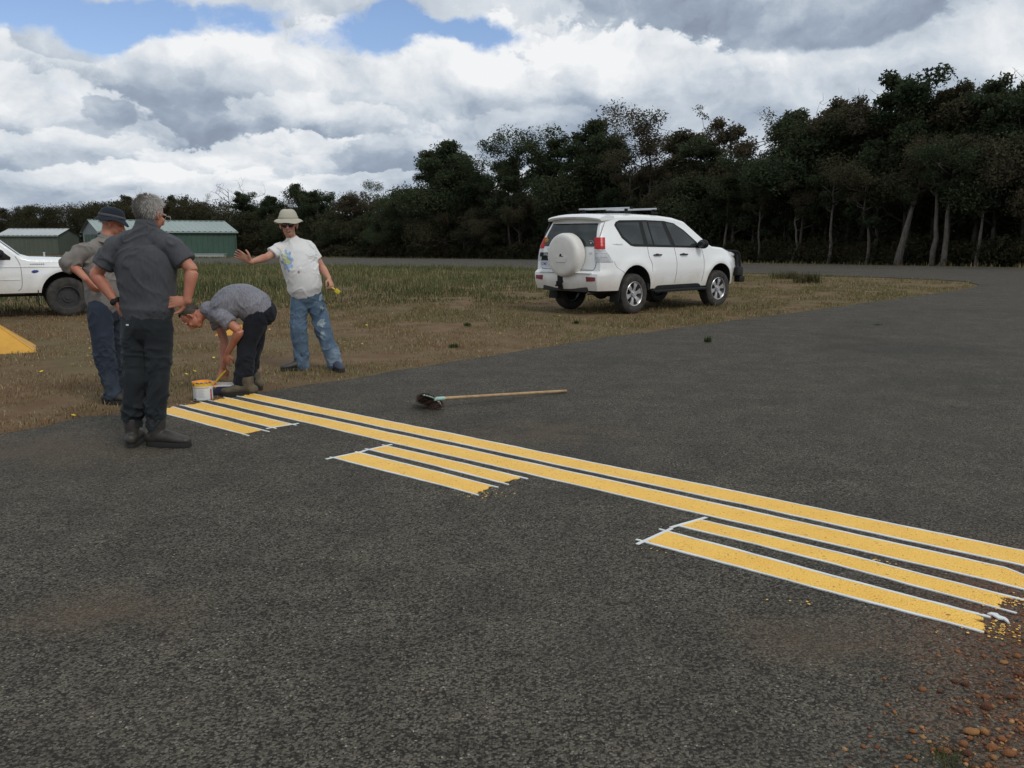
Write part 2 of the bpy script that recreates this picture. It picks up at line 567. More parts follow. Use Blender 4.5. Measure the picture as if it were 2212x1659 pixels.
# ------------------------------------------------------------------ painted lines and masking tape
def m_paint():
    m, b = begin('yellow_road_paint')
    p = worldpos()
    ch = voro(p, 105.0, out='Color'); cd = voro(p, 105.0); r_, g_, b_ = sep(ch)
    mid = noise(p, 5, 5, 0.6); fine = noise(p, 70, 3, 0.7)
    c = mixc(sstep(mid, .3, .7), (.99, .585, .095), (.95, .53, .075))
    c = mixc(sstep(r_, .55, 1.0) * 0.35, c, (.97, .66, .14))
    c = mixc(sstep(cd + (mid - .5) * .5, .62, .85) * .14, c, (.55, .30, .05))
    c = mixc(sstep(fine + (g_ - 0.5) * 0.25, .66, .74) * 0.8, c, (.16, .10, .03))
    put(c, b.inputs['Base Color']); put(0.5, b.inputs['Roughness'])
    put(bump(r_ * 0.9 - cd * .8 + fine, 0.8, 0.007), b.inputs['Normal'])
    return m
M_PAINT = m_paint()
M_TAPE = mat('masking_tape_paper', (.72, .74, .73), .75, c2=(.62, .65, .64), ns=9, bs=.3, bd=.002, fine=60)

def strip(name, pts_a, pts_b, dz, th, m):
    """solid strip between two edge polylines of equal length"""
    bm = BM(); n = len(pts_a)
    ta = [bm.verts.new((p.x, p.y, dz + th)) for p in pts_a]; tb = [bm.verts.new((p.x, p.y, dz + th)) for p in pts_b]
    ba = [bm.verts.new((p.x, p.y, dz)) for p in pts_a]; bb = [bm.verts.new((p.x, p.y, dz)) for p in pts_b]
    for i in range(n - 1):
        bm.faces.new((ta[i], tb[i], tb[i + 1], ta[i + 1]))
        bm.faces.new((ba[i], ta[i], ta[i + 1], ba[i + 1])); bm.faces.new((tb[i], bb[i], bb[i + 1], tb[i + 1]))
    bm.faces.new((ta[0], ba[0], bb[0], tb[0])); bm.faces.new((ta[-1], tb[-1], bb[-1], ba[-1]))
    bmesh.ops.recalc_face_normals(bm, faces=bm.faces)
    return bm_obj(name, bm, m, smooth=None)

def wig(q, s=1.0):
    return V((mnoise.noise(V((q.x * 1.1, q.y * 1.1, 11))) * .012 + mnoise.noise(V((q.x * 11, q.y * 11, 5))) * .003,
              mnoise.noise(V((q.x * 1.1, q.y * 1.1, 31))) * .012 + mnoise.noise(V((q.x * 11, q.y * 11, 25))) * .003)) * s

def edge_pts(poly, per=0.04):
    out = []
    for a, b in zip(poly[:-1], poly[1:]):
        n = max(2, int((b - a).length / per))
        out += [a.lerp(b, k / n) for k in range(n)]
    out.append(poly[-1])
    return [q + wig(q) for q in out]

def resample(pl, n):
    d = [0]
    for a, b in zip(pl[:-1], pl[1:]): d.append(d[-1] + (b - a).length)
    out = []
    for k in range(n):
        t = d[-1] * k / (n - 1); i = 0
        while i < len(d) - 2 and d[i + 1] < t: i += 1
        u = (t - d[i]) / max(1e-9, d[i + 1] - d[i]); out.append(pl[i].lerp(pl[i + 1], u))
    return out

ROADZ = 0.02
def line_mark(up, lo, label, ends, lab_tape, over=(0.05, 0.05), rag=(0.0, 0.0)):
    """up / lo: far and near edges as photo positions; ends: which ends carry a cross tape"""
    U = g2(*up); L = g2(*lo)
    n = max(24, int((U[-1] - U[0]).length / 0.04))
    A = resample(U, n); B = resample(L, n)
    A = [q + wig(q) for q in A]; B = [q + wig(q) for q in B]
    # rows of the painted area, with ragged ends
    K = 9; rows = []
    dirv = (A[-1] - A[0]).normalized()
    for j in range(K):
        t = j / (K - 1)
        row = [a.lerp(b, t) for a, b in zip(A, B)]
        r0 = rag[0] * (mnoise.noise(V((t * 9, 1.7, len(label)))) ); r1 = rag[1] * (mnoise.noise(V((t * 9, 5.7, len(label)))))
        row[0] = row[0] + dirv * r0 * 1.0; row[-1] = row[-1] + dirv * r1
        if j == 0: row = [q + (b - a).normalized() * (.010 * max(0, mnoise.noise(V((q.x * 7, q.y * 7, 2))) + .6 * mnoise.noise(V((q.x * 31, q.y * 31, 2))) + .05)) for q, a, b in zip(row, A, B)]
        rows.append(row)
    bm = BM()
    top = [[bm.verts.new((q.x, q.y, ROADZ + 0.0045)) for q in row] for row in rows]
    for j in range(K - 1):
        for i in range(n - 1):
            bm.faces.new((top[j][i], top[j + 1][i], top[j + 1][i + 1], top[j][i + 1]))
    bd = [e for e in bm.edges if e.is_boundary]
    r = bmesh.ops.extrude_edge_only(bm, edges=bd)
    for v in [g for g in r['geom'] if isinstance(g, bmesh.types.BMVert)]: v.co.z = ROADZ + 0.0005
    bmesh.ops.recalc_face_normals(bm, faces=bm.faces)
    o = setp(bm_obj('painted_line', bm, M_PAINT, smooth=40), label, 'road marking', 'fresh yellow lines painted across the asphalt')
    # tapes along both edges
    tw = 0.0125
    for side, (P_, Q_, word) in enumerate(((A, B, 'far'), (B, A, 'near'))):
        nn = []
        for i in range(n):
            t = (P_[min(n - 1, i + 1)] - P_[max(0, i - 1)]).normalized(); k = V((-t.y, t.x))
            if k.dot(P_[i] - Q_[i]) < 0: k = -k
            nn.append(k)
        s, e_ = P_[0] - dirv * over[0], P_[-1] + dirv * over[1]
        inner = [s] + [p - k * 0.003 for p, k in zip(P_, nn)] + [e_]
        outr = [s + nn[0] * tw] + [p + k * max(.003, (tw if side == 0 else .010) + mnoise.noise(V((p.x * 3, p.y * 3, side))) * .007 + mnoise.noise(V((p.x * 14, p.y * 14, side))) * .003) for p, k in zip(P_, nn)] + [e_ + nn[-1] * tw]
        t = strip('masking_tape', inner, outr, ROADZ + 0.001, 0.0045, M_TAPE)
        setp(t, 'white tape on the %s edge of %s' % (word, lab_tape), 'masking tape', 'masking tape edging the yellow lines')
    for w in ends:
        i = 0 if w == 'start' else -1
        a, b = A[i], B[i]; c = (b - a).normalized(); d = -dirv if w == 'start' else dirv
        p0 = a - c * 0.055 - d * 0.002; p1 = b + c * 0.06 - d * 0.002
        N = 8; I = [p0.lerp(p1, k / N) + wig(p0.lerp(p1, k / N)) * .3 for k in range(N + 1)]
        t = strip('masking_tape', I, [q + d * 0.018 for q in I], ROADZ + 0.003, 0.0035, M_TAPE)
        setp(t, 'short tape strip crossing the %s end of %s' % ('left' if w == 'start' else 'right', lab_tape), 'masking tape', 'masking tape edging the yellow lines')

line_mark([(545.6, 856.1), (1152, 980.4), (2212, 1201.3), (2460, 1256)], [(520, 862.4), (1152, 999.1), (2212, 1232.4), (2460, 1290)],
          'long unbroken yellow line, the farthest of the four rows', [], 'the farthest unbroken yellow line', rag=(.05, .0))
line_mark([(488.7, 865.2), (1152, 1009.6), (2172.7, 1238.7), (2212, 1255.4), (2330, 1310)], [(458.2, 871.5), (1152, 1033.6), (2140, 1265), (2212, 1284.2), (2320, 1338)],
          'long unbroken yellow line, second row, bending at its right end', [], 'the second unbroken yellow line', rag=(.05, .0))
line_mark([(436.4, 875.7), (629.2, 923.2)], [(396.5, 881.8), (589.3, 929.8)],
          'short yellow dash in front of the paint tin, third row', ['end'], 'the third-row dash near the paint tin', rag=(.05, .01))
line_mark([(835.9, 970.6), (1125, 1039.9)], [(802, 978.4), (1085.9, 1051.8)],
          'middle yellow dash of the third row', ['start'], 'the middle dash of the third row', rag=(.0, .03))
line_mark([(1511.5, 1131.8), (1850, 1215), (2177.5, 1301)], [(1468.4, 1144.3), (1800, 1228), (2153.6, 1324.9)],
          'right yellow dash of the third row with a crumbling right end', ['start'], 'the right dash of the third row', over=(.01, .07), rag=(.0, .07))
line_mark([(373.7, 885.2), (566.5, 935.5)], [(332, 891.5), (526.6, 943.5)],
          'yellow dash beside the black boots, nearest row', [], 'the nearest dash beside black boots', over=(.02, .09), rag=(.05, .01))
line_mark([(776, 985.2), (1062.5, 1059.1)], [(723.9, 996.6), (1023.4, 1075.3)],
          'middle yellow dash of the nearest row, below the broom', ['start'], 'the middle dash of the nearest row', over=(.04, .04), rag=(.0, .03))
line_mark([(1439.6, 1157.2), (1780, 1252), (2120, 1342.7)], [(1394, 1178.8), (1750, 1278), (2105.7, 1372.8)],
          'wide right yellow dash of the nearest row, ragged by the red gravel', ['start'], 'the right dash of the nearest row', over=(.05, .03), rag=(.0, .07))
# crumpled tape end lying loose
U = g2((2131, 1340), (2142, 1343), (2155, 1351), (2167, 1353), (2180, 1363)); L = g2((2140, 1338), (2153, 1340), (2158, 1345), (2170, 1349), (2176, 1354))
setp(strip('masking_tape', U, L, ROADZ + 0.004, 0.006, M_TAPE), 'crumpled loose end of white masking tape by the red gravel', 'masking tape', 'masking tape edging the yellow lines')
# paint spatter (uncountable specks)
bm = BM()
def specks(px, py, sx_, sy_, k, smax):
    c = gp(px, py)
    for _ in range(k):
        x = c.x + random.gauss(0, sx_); y = c.y + random.gauss(0, sy_); s = smax * random.uniform(.25, 1) ** 1.5
        n = 6; a0 = random.random() * 6
        vs = [bm.verts.new((x + math.cos(a0 + i) * s * random.uniform(.6, 1.2), y + math.sin(a0 + i) * s * random.uniform(.6, 1.2), ROADZ + .0052)) for i in np.arange(0, 6.28, 6.28 / n)]
        bm.faces.new(vs)
specks(2185, 1312, .06, .04, 90, .007); specks(2150, 1368, .07, .05, 120, .007); specks(1050, 1075, .09, .05, 50, .007)
specks(1430, 1195, .04, .03, 10, .006); specks(1880, 1225, .06, .02, 25, .010); specks(560, 950, .12, .04, 10, .007); specks(500, 868, .25, .05, 60, .010)
specks(1840, 1312, .2, .02, 14, .008); specks(2060, 1240, .3, .05, 12, .006)
for f in bm.faces:
    if f.normal.z < 0: f.normal_flip()
setp(bm_obj('paint_spatter', bm, M_PAINT, smooth=None), 'yellow paint specks spattered around the line ends', 'paint specks', kind='stuff')

# ------------------------------------------------------------------ broom
M_WOOD = mat('pale_broom_wood', (.42, .29, .15), .6, c2=(.30, .19, .09), ns=14, bs=.2)
M_MINT = mat('mint_plastic', (.36, .56, .47), .5)
M_BRISTLE = mat('brown_bristle', (.19, .105, .070), .85, c2=(.085, .050, .036), ns=30)
def pz(px, py, z):
    a_, b_ = at(px, py, 1.0), at(px, py, 2.0); d_ = b_ - a_
    return a_ + d_ * ((z - a_.z) / d_.z)
hz = ROADZ
h0_ = pz(948, 861, .115); h1_ = pz(1222, 844.5, .036)
br = empty('broom', V((h0_.x, h0_.y, hz)), 'wooden-handled yard broom with mint green head lying on the asphalt', 'broom')
bm = BM(); tube(bm, [h0_, h1_], [.0135, .0135], n=12); bm_obj('handle', bm, M_WOOD, br, local=False)
A_ = pz(915, 853.5, .165); B_2 = pz(955, 876, .060); Mi = pz(941, 862.5, .112)
arc = [V(q) for q in catmull([A_, A_.lerp(Mi, .5) + V((0, 0, .004)), Mi, Mi.lerp(B_2, .5) + V((.004, 0, .004)), B_2], 5)]
bm = BM(); tube(bm, arc, [(.008, .016)] * len(arc), side=V((0, 0, 1)), n=8)
tube(bm, [Mi.lerp(h0_, .1) + (h0_ - h1_).normalized() * .01, h0_ + (h1_ - h0_).normalized() * .05], [.020, .016], n=12)
bm_obj('head_frame', bm, M_MINT, br, local=False)
T_A = pz(900, 868, .045); T_B = pz(940, 886, .012)
bm = BM()
for k in range(1300):
    t = random.random(); p = arc[min(len(arc) - 1, int(t * len(arc)))] + V((random.gauss(0, .012), random.gauss(0, .014), random.gauss(-.002, .010)))
    tip = T_A.lerp(T_B, t) + V((random.gauss(0, .016), random.gauss(0, .022), random.gauss(.0, .022) + .012)); tip.z = max(ROADZ + .003, tip.z)
    mid_ = p.lerp(tip, .55) + V((random.gauss(0, .006), random.gauss(0, .006), .010))
    dn = (tip - p).normalized(); w_ = V((random.gauss(0, 1), random.gauss(0, 1), random.gauss(0, 1))).cross(dn).normalized() * .0026
    a = [bm.verts.new(p - w_), bm.verts.new(p + w_), bm.verts.new(mid_ + w_), bm.verts.new(mid_ - w_), bm.verts.new(tip)]
    bm.faces.new(a[:4]); bm.faces.new((a[3], a[2], a[4]))
setp(bm_obj('bristles', bm, M_BRISTLE, br, local=False, smooth=None), kind='stuff')

# ------------------------------------------------------------------ grass
def m_tint(name, rough=0.8, trans=0.25, k=1.0, spec=0.2):
    m, b = begin(name)
    c = attr('tint')
    put(c, b.inputs['Base Color']); put(rough, b.inputs['Roughness'])
    b.inputs['Specular IOR Level'].default_value = spec
    t = X.nt.nodes.new('ShaderNodeBsdfTranslucent'); put(c, t.inputs['Color'])
    mx = X.nt.nodes.new('ShaderNodeMixShader'); mx.inputs[0].default_value = trans
    out = X.nt.nodes['Material Output']
    X.nt.links.new(b.outputs[0], mx.inputs[1]); X.nt.links.new(t.outputs[0], mx.inputs[2]); X.nt.links.new(mx.outputs[0], out.inputs[0])
    return m
M_GRASS = m_tint('grass_blades')
EDGE = [(q.x, q.y) for q in edge]
def inside(px, py, poly):
    x = np.array([q[0] for q in poly]); y = np.array([q[1] for q in poly])
    r = np.zeros(len(px), bool); j = len(poly) - 1
    for i in range(len(poly)):
        c = ((y[i] > py) != (y[j] > py)) & (px < (x[j] - x[i]) * (py - y[i]) / (y[j] - y[i] + 1e-12) + x[i])
        r ^= c; j = i
    return r
def blades(xy, h, w, cols, lean=0.5, seg=1):
    """one bent blade (two triangles and a tip) per point"""
    n = len(xy); a = rng.random(n) * 6.283; ln = rng.random(n) * lean
    d = np.stack([np.cos(a), np.sin(a)], 1); s = np.stack([-d[:, 1], d[:, 0]], 1)
    z0 = np.array([gz(y) for y in xy[:, 1]]) - 0.005
    t = np.clip((xy[:, 1] - 25) / 125, 0, 1); z0 = -1.3 * t * t * (3 - 2 * t) - .005
    v = np.zeros((n, 5, 3))
    hw = w / 2
    for k, (f, wd, off) in enumerate(((0, 1, 0), (0, -1, 0), (.55, -.8, .3), (.55, .8, .3), (1, 0, 1))):
        v[:, k, 0] = xy[:, 0] + s[:, 0] * hw * wd + d[:, 0] * h * ln * off
        v[:, k, 1] = xy[:, 1] + s[:, 1] * hw * wd + d[:, 1] * h * ln * off
        v[:, k, 2] = z0 + h * f * np.sqrt(np.clip(1 - (ln * off) ** 2 * .6, .2, 1))
    i = np.arange(n)[:, None] * 5
    f = np.concatenate([i + [[0, 1, 2]], i + [[0, 2, 3]], i + [[3, 2, 4]]], 1)
    return v.reshape(-1, 3), f.ravel(), np.repeat(cols, 5, 0)
def scatter(n, x0, x1, y0, y1, power=1.0):
    x = rng.uniform(x0, x1, n); y = y0 + (y1 - y0) * rng.random(n) ** power
    return np.stack([x, y], 1)
def field_grass(name, label, n, box, hrange, w, pal, poly, dens, lean=.6, power=1.0, keep=None, pal_scale=.35, fade=None):
    P = scatter(n, *box, power)
    P = P[inside(P[:, 0], P[:, 1], poly)]
    # only where the camera could look, with a margin for a sideways step
    P = P[np.abs(P[:, 0]) < P[:, 1] * .66 + 3.0]
    q = np.stack([P[:, 0], P[:, 1], np.zeros(len(P))], 1)
    cl = fbm(q * 1.7 + 50, 4)
    P = P[cl > dens]; q = q[cl > dens]; cl = cl[cl > dens]
    if keep is not None:
        k = keep(P, rng); P = P[k]; q = q[k]; cl = cl[k]
    big = fbm(q * pal_scale + 9, 3); m = np.clip((big - .5) * 4 + .5 + rng.normal(0, .28, len(P)) + (np.clip(P[:, 0] * .09 + .1, -.35, .45) if name == 'dry_grass' else (np.clip((P[:, 1] - 27) * .05, -.4, .45) if name == 'tall_grass' else 0)), 0, 1)[:, None]
    c = np.array(pal[0]) * (1 - m) + np.array(pal[1]) * m
    third = (rng.random(len(P)) < pal[3])[:, None]
    c = np.where(third, np.array(pal[2]), c) * rng.uniform(.6, 1.35, (len(P), 1))
    hh = rng.uniform(*hrange, len(P)) * (.6 + .9 * np.clip((cl - dens) * 3, 0, 1))
    if fade: hh = hh * fade(P)
    v, f, cc = blades(P, hh, w * rng.uniform(.6, 1.3, len(P)), c, lean)
    o = mesh_obj(name, raw_mesh(name, v, f, 3, cc), M_GRASS)
    setp(o, label, 'grass', kind='stuff')
    return o
road_side = EDGE
island = [(x, y) for x, y in EDGE[:]]
field_grass('dry_grass', 'short dry brown grass covering the ground between the asphalt strips', 420000, (-11, 16, 6.0, 26), (.015, .05), .0065,
            ((.22, .135, .068), (.15, .145, .052), (.38, .31, .18), .20), island, .36, lean=1.0, power=1.15)
# taller seeding grass in the middle of the island
def band(P, r):
    px = CX + F * P[:, 0] / P[:, 1]
    lo = np.interp(px, [-200, 400, 700, 1150, 1300, 1700, 2100], [16.5, 17.6, 18.8, 20.6, 24, 29, 40])
    wob = (fbm(np.stack([P[:, 0] * .5, P[:, 1] * .4, P[:, 0] * 0], 1), 3) - .5) * 5
    return P[:, 1] + wob > lo
def lower_right(P):
    px = CX + F * P[:, 0] / P[:, 1]
    lo = np.interp(px, [-200, 400, 700, 1150, 1300, 1700, 2100], [16.5, 17.6, 18.8, 20.6, 24, 29, 40])
    cl2 = fbm(np.stack([P[:, 0] * .9, P[:, 1] * .6, P[:, 0] * 0 + 4], 1), 3)
    return np.interp(px, [400, 1100, 1300, 1600, 2100], [1, .85, .35, .25, .22]) * np.clip((P[:, 1] - lo + 2.5) / 6, .28, 1) * (.45 + 1.1 * cl2)
field_grass('tall_grass', 'tall green grass with straw coloured seed heads in the middle of the island', 330000, (-40, 26, 15, 60), (.10, .27), .015,
            ((.055, .078, .026), (.12, .125, .048), (.30, .26, .14), .12), island, .38, lean=.8, power=1.35, keep=band, fade=lower_right)
field_grass('short_grass', 'short green and straw grass around the parked vehicle', 150000, (-4, 26, 14, 44), (.03, .10), .012,
            ((.105, .115, .042), (.19, .145, .07), (.30, .25, .14), .16), island, .42, lean=.8, power=1.1)
# verge beyond the runway and rough ground under the forest
beyond = [(q.x, q.y) for q in far] + [(260, 40), (260, 200), (-260, 200), (-260, 60)]
def verge_keep(P, r):
    y_far = np.interp(P[:, 0], [q.x for q in far], [q.y for q in far])
    return (P[:, 1] - y_far) < r.exponential(7.0, len(P)) + 1
field_grass('verge_grass', 'straw yellow grass verge beyond the far runway', 130000, (-75, 60, 40, 135), (.08, .24), .04,
            ((.075, .085, .034), (.24, .19, .085), (.050, .062, .024), .35), beyond, .30, lean=.5, keep=verge_keep, pal_scale=.12)

M_PETAL = mat('yellow_petals', (.82, .62, .03), .6, c2=(.75, .50, .02))
M_STEM = mat('green_stem', (.07, .10, .03), .8)
def flower_mesh():
    bm = BM(); ball(bm, (0, 0, 0), (.013, .013, .006), sub=1)
    for k in range(9):
        a = k * .698; bm.verts.ensure_lookup_table()
        c = V((math.cos(a), math.sin(a), 0)); s = V((-c.y, c.x, 0))
        vs = [bm.verts.new(c * .006 + s * .005), bm.verts.new(c * .006 - s * .005), bm.verts.new(c * .022 - s * .004 + V((0, 0, .004))), bm.verts.new(c * .022 + s * .004 + V((0, 0, .004)))]
        bm.faces.new(vs)
    me = bpy.data.meshes.new('flower'); bm.to_mesh(me); bm.free(); me.materials.append(M_PETAL); return me
FL = flower_mesh()
bm = BM(); tube(bm, [V((0, 0, -.06)), V((.003, 0, -.03)), V((0, 0, 0))], [.0018] * 3, n=5, round_end=False)
ST = bpy.data.meshes.new('stem'); bm.to_mesh(ST); bm.free(); ST.materials.append(M_STEM)
spots = [(582.6, 717), (593.7, 720.3), (393.7, 835.9), (543.7, 837.8), (141, 675), (157.4, 795), (159.9, 909), (1456, 680), (1363.5, 680.4), (780, 792), (1080, 726), (1115, 712)]
for _ in range(26):
    px = random.uniform(20, 2050); base_y = np.interp(px, [0, 450, 745, 1150, 1700, 2050], [930, 860, 815, 748, 672, 626])
    spots.append((px, random.uniform(max(604, base_y - 150), base_y - 4)))
for k, (px, py) in enumerate(spots):
    q = gp(px, py)
    if not inside(np.array([q.x]), np.array([q.y]), island)[0]: continue
    o = empty('dandelion', V((q.x, q.y, q.z)), 'small yellow dandelion flower dotted in the dry grass', 'flower', 'dandelions in the dry grass', random.random() * 6)
    sc = random.uniform(.5, .95); o.scale = (sc, sc, sc)
    for nm, me in (('flower', FL), ('stem', ST)):
        c = bpy.data.objects.new(nm, me); COL.objects.link(c); c.parent = o; c.location = (0, 0, .055)
        c.rotation_euler = (random.uniform(-.3, .3), random.uniform(-.3, .3), 0) if nm == 'flower' else (0, 0, 0)

def tuft(name, q, n, h, w, cols, spread, label, cat='plant'):
    P = np.array([[q.x, q.y]] * n) + rng.normal(0, spread, (n, 2)) * [1, .7]
    m = rng.random((n, 1)); c = np.array(cols[0]) * m + np.array(cols[1]) * (1 - m)
    v, f, cc = blades(P, rng.uniform(.4, 1, n) * h, np.full(n, w), c, .85)
    v[:, 2] += 0.015
    o = mesh_obj(name, raw_mesh(name, v, f, 3, cc), M_GRASS); setp(o, label, cat); return o
tuft('grass_tuft', gp(1529, 742), 90, .13, .008, ((.03, .06, .015), (.06, .09, .03)), .022, 'small green weed growing through the open asphalt')
tuft('grass_tuft', gp(2040, 1655), 120, .05, .003, ((.05, .07, .02), (.10, .10, .04)), .04, 'thin green weed in the asphalt at the bottom edge near the red gravel')
tuft('grass_tuft', gp(2160, 1385), 120, .02, .004, ((.05, .07, .02), (.16, .15, .03)), .05, 'flat green weed beside the ragged yellow line end')
tuft('grass_tuft', gp(1895, 705), 40, .05, .008, ((.03, .05, .015), (.05, .08, .03)), .04, 'little dark weed at the asphalt edge behind the island tip')
tuft('shrub', gp(1745, 612), 260, .45, .02, ((.035, .045, .018), (.10, .075, .035)),   .2, 'dark bushy tussock on the grass point right of the parked vehicle')
tuft('shrub', gp(1700, 603), 240, .40, .02, ((.045, .055, .022), (.12, .09, .04)), .30, 'low brownish tussock left of the dark bushy one')
tuft('shrub', gp(1385, 590), 260, .5, .02, ((.035, .05, .02), (.06, .07, .03)), .35, 'green tussock at the runway edge, hidden partly by the parked vehicle')
for (px, py, l) in ((360, 788, 'left of the paint tin'), (640, 700, 'behind the bending man'), (655, 782, 'beside the jeans of the man in the hat'), (980, 752, 'above the broom'), (1245, 700, 'in front of the rear wheel'), (1010, 705, 'in open dry grass left of the vehicle')):
    tuft('grass_tuft', gp(px, py), 80, .07, .014, ((.04, .065, .02), (.08, .10, .035)), .028, 'low green weed patch ' + l)

# ------------------------------------------------------------------ forest
def m_leaf(name, a, b_, k=.5):
    m, b = begin(name)
    inf = X.nt.nodes.new('ShaderNodeObjectInfo')
    r = X(inf.outputs['Random'])
    t = attr('tint'); tr, tg, tb = sep(t)
    c = mixc(sstep(r, 0, 1), a, b_)
    c = mixc(1.0, c, xyz(tr, tr, tr), 'MULTIPLY')
    c = mixc(tg * k, c, (.085, .056, .032))
    put(c, b.inputs['Base Color']); put(0.8, b.inputs['Roughness']); b.inputs['Specular IOR Level'].default_value = 0.08
    tl = X.nt.nodes.new('ShaderNodeBsdfTranslucent'); put(c, tl.inputs['Color'])
    mx = X.nt.nodes.new('ShaderNodeMixShader'); mx.inputs[0].default_value = .42
    X.nt.links.new(b.outputs[0], mx.inputs[1]); X.nt.links.new(tl.outputs[0], mx.inputs[2])
    X.nt.links.new(mx.outputs[0], X.nt.nodes['Material Output'].inputs[0])
    return m
M_LEAF = {'green': m_leaf('gum_leaves_green', (.050, .070, .036), (.078, .098, .052), .25),
          'brown': m_leaf('gum_leaves_brown', (.086, .084, .050), (.100, .088, .056), .35)}
def m_bark(name, c, c2):
    m, b = begin(name)
    co = coords(); n = noise(vmap(co, (3, 3, .6)), 2.5, 5, .65)
    n2 = noise(vmap(co, (14, 14, 2)), 2.0, 4, .6)
    put(mixc(sstep(n2, .3, .7), mixc(sstep(n, .35, .65), c, c2), tuple(x * .55 for x in c2)), b.inputs['Base Color'])
    put(.9, b.inputs['Roughness']); put(bump(n2, .8, .04), b.inputs['Normal'])
    return m
M_BARK = m_bark('dark_bark', (.120, .100, .080), (.060, .050, .042))
M_PALE = m_bark('pale_bark', (.21, .185, .155), (.11, .092, .075))

def limb(P, r0, r1, bm, n=6):
    k = len(P); tube(bm, P, [r0 + (r1 - r0) * (i / (k - 1)) ** .8 for i in range(k)], n=n, sub=1, round_end=False)

def make_tree(seed, H, crown, base, spread, nclump, leaf, dead=False, trunk_r=.16, lean=0.0, open_=0.0, bend=.5):
    """returns (trunk mesh, crown mesh or None); crown = 'dome', 'tall', 'flat'"""
    rd = random.Random(seed); bm = BM(); tips = []
    P = [V((0, 0, -.3))]; x = y = 0.0
    for k in range(1, 9):
        t = k / 8
        x += rd.gauss(0, bend * .12) + lean * H / 8; y += rd.gauss(0, bend * .12)
        P.append(V((x, y, H * .80 * t)))
    limb(P, trunk_r, trunk_r * .22, bm, 8)
    def along(t):
        f = t * 8; i = min(7, int(f)); return P[i].lerp(P[i + 1], f - i)
    nb = nclump
    for k in range(nb):
        t = base + (1 - base) * (k + rd.random()) / nb; t = min(.99, t)
        a = rd.random() * 6.283
        q = (t - base) / (1 - base)
        prof = {'dome': math.sqrt(max(0, 1 - (q * 1.0 - .15) ** 2)) * (1 - q * .45), 'tall': .75 - .35 * q, 'flat': .35 + .75 * q}[crown]
        L = spread * prof * rd.uniform(.45, 1.05)
        s = along(t); rise = rd.uniform(.25, .8) * L + H * .03
        e = s + V((math.cos(a) * L, math.sin(a) * L, rise))
        mid = s.lerp(e, .5) + V((rd.gauss(0, .12 * L), rd.gauss(0, .12 * L), -.12 * L + rd.gauss(0, .08 * L)))
        r0 = trunk_r * (.42 - .22 * q); r0 *= 1.5 if dead else 1; limb([s, mid, e], r0, r0 * .35, bm, 5); tips.append((e, L))
        for j in range(3 if dead else 2):
            d = V((rd.gauss(0, 1), rd.gauss(0, 1), rd.uniform(.1, 1.2))).normalized() * L * rd.uniform(.3, .7)
            m0 = mid.lerp(e, rd.uniform(.2, 1)); e2 = m0 + d; mm = m0.lerp(e2, .5) + V((rd.gauss(0, .1), rd.gauss(0, .1), 0)) * L
            limb([m0, mm, e2], r0 * .45, r0 * .14, bm, 4); tips.append((e2, L * .7))
            if dead:
                for w in range(2):
                    d2 = V((rd.gauss(0, 1), rd.gauss(0, 1), rd.uniform(0, 1.3))).normalized() * L * rd.uniform(.2, .4)
                    limb([e2, e2 + d2 * .5 + V((rd.gauss(0, .06), 0, rd.gauss(0, .06))), e2 + d2], r0 * .26, r0 * .14, bm, 3)
    tips.append((along(1.0), spread * .6))
    tm = bpy.data.meshes.new('trunk'); bm.normal_update(); bm.to_mesh(tm); bm.free(); shade(tm, 180)
    if dead and not open_: return tm, None
    # leaf clumps: small faces spread through flattened ellipsoids at the limb ends
    C = []; rr = np.random.default_rng(seed)
    per = int(leaf * 1.7 / max(1, len(tips)))
    for e, L in tips:
        r = max(.42, L * rd.uniform(.36, .60)) * (1 - open_ * .30)
        k = int(per * (r / .8) ** 1.4) + 20
        d = rr.normal(size=(k, 3)); d /= np.linalg.norm(d, axis=1)[:, None]
        rad = r * (rr.random(k) ** .42)[:, None]
        # a few sub lobes make the outline uneven
        lob = 1 + .35 * np.sin(d[:, :1] * 5 + e.x) * np.sin(d[:, 1:2] * 6 + e.y)
        pos = np.array(e) + d * rad * lob * [1, 1, .85] + [0, 0, r * .10]
        sh = np.clip(.85 + rr.normal(0, .22, k), .35, 1.7)
        C.append((pos, sh, np.full(k, rd.random())))
    pos = np.concatenate([c[0] for c in C]); sh = np.concatenate([c[1] for c in C]); br = np.concatenate([c[2] for c in C])
    n = len(pos)
    u = rr.normal(size=(n, 3)); u /= np.linalg.norm(u, axis=1)[:, None]
    w = np.cross(u, rr.normal(size=(n, 3))); w /= np.linalg.norm(w, axis=1)[:, None]
    sz = rr.uniform(.05, .125, (n, 1)) * (1 - open_ * .2)
    v = np.stack([pos - u * sz, pos + w * sz * .45, pos + u * sz, pos - w * sz * .45], 1).reshape(-1, 3)
    cols = np.stack([sh, np.clip((br - .55) * 2 + rr.normal(0, .15, n), 0, 1), sh * 0], 1)
    cm = raw_mesh('crown', v, np.arange(n * 4), 4, np.repeat(cols, 4, 0))
    return tm, cm

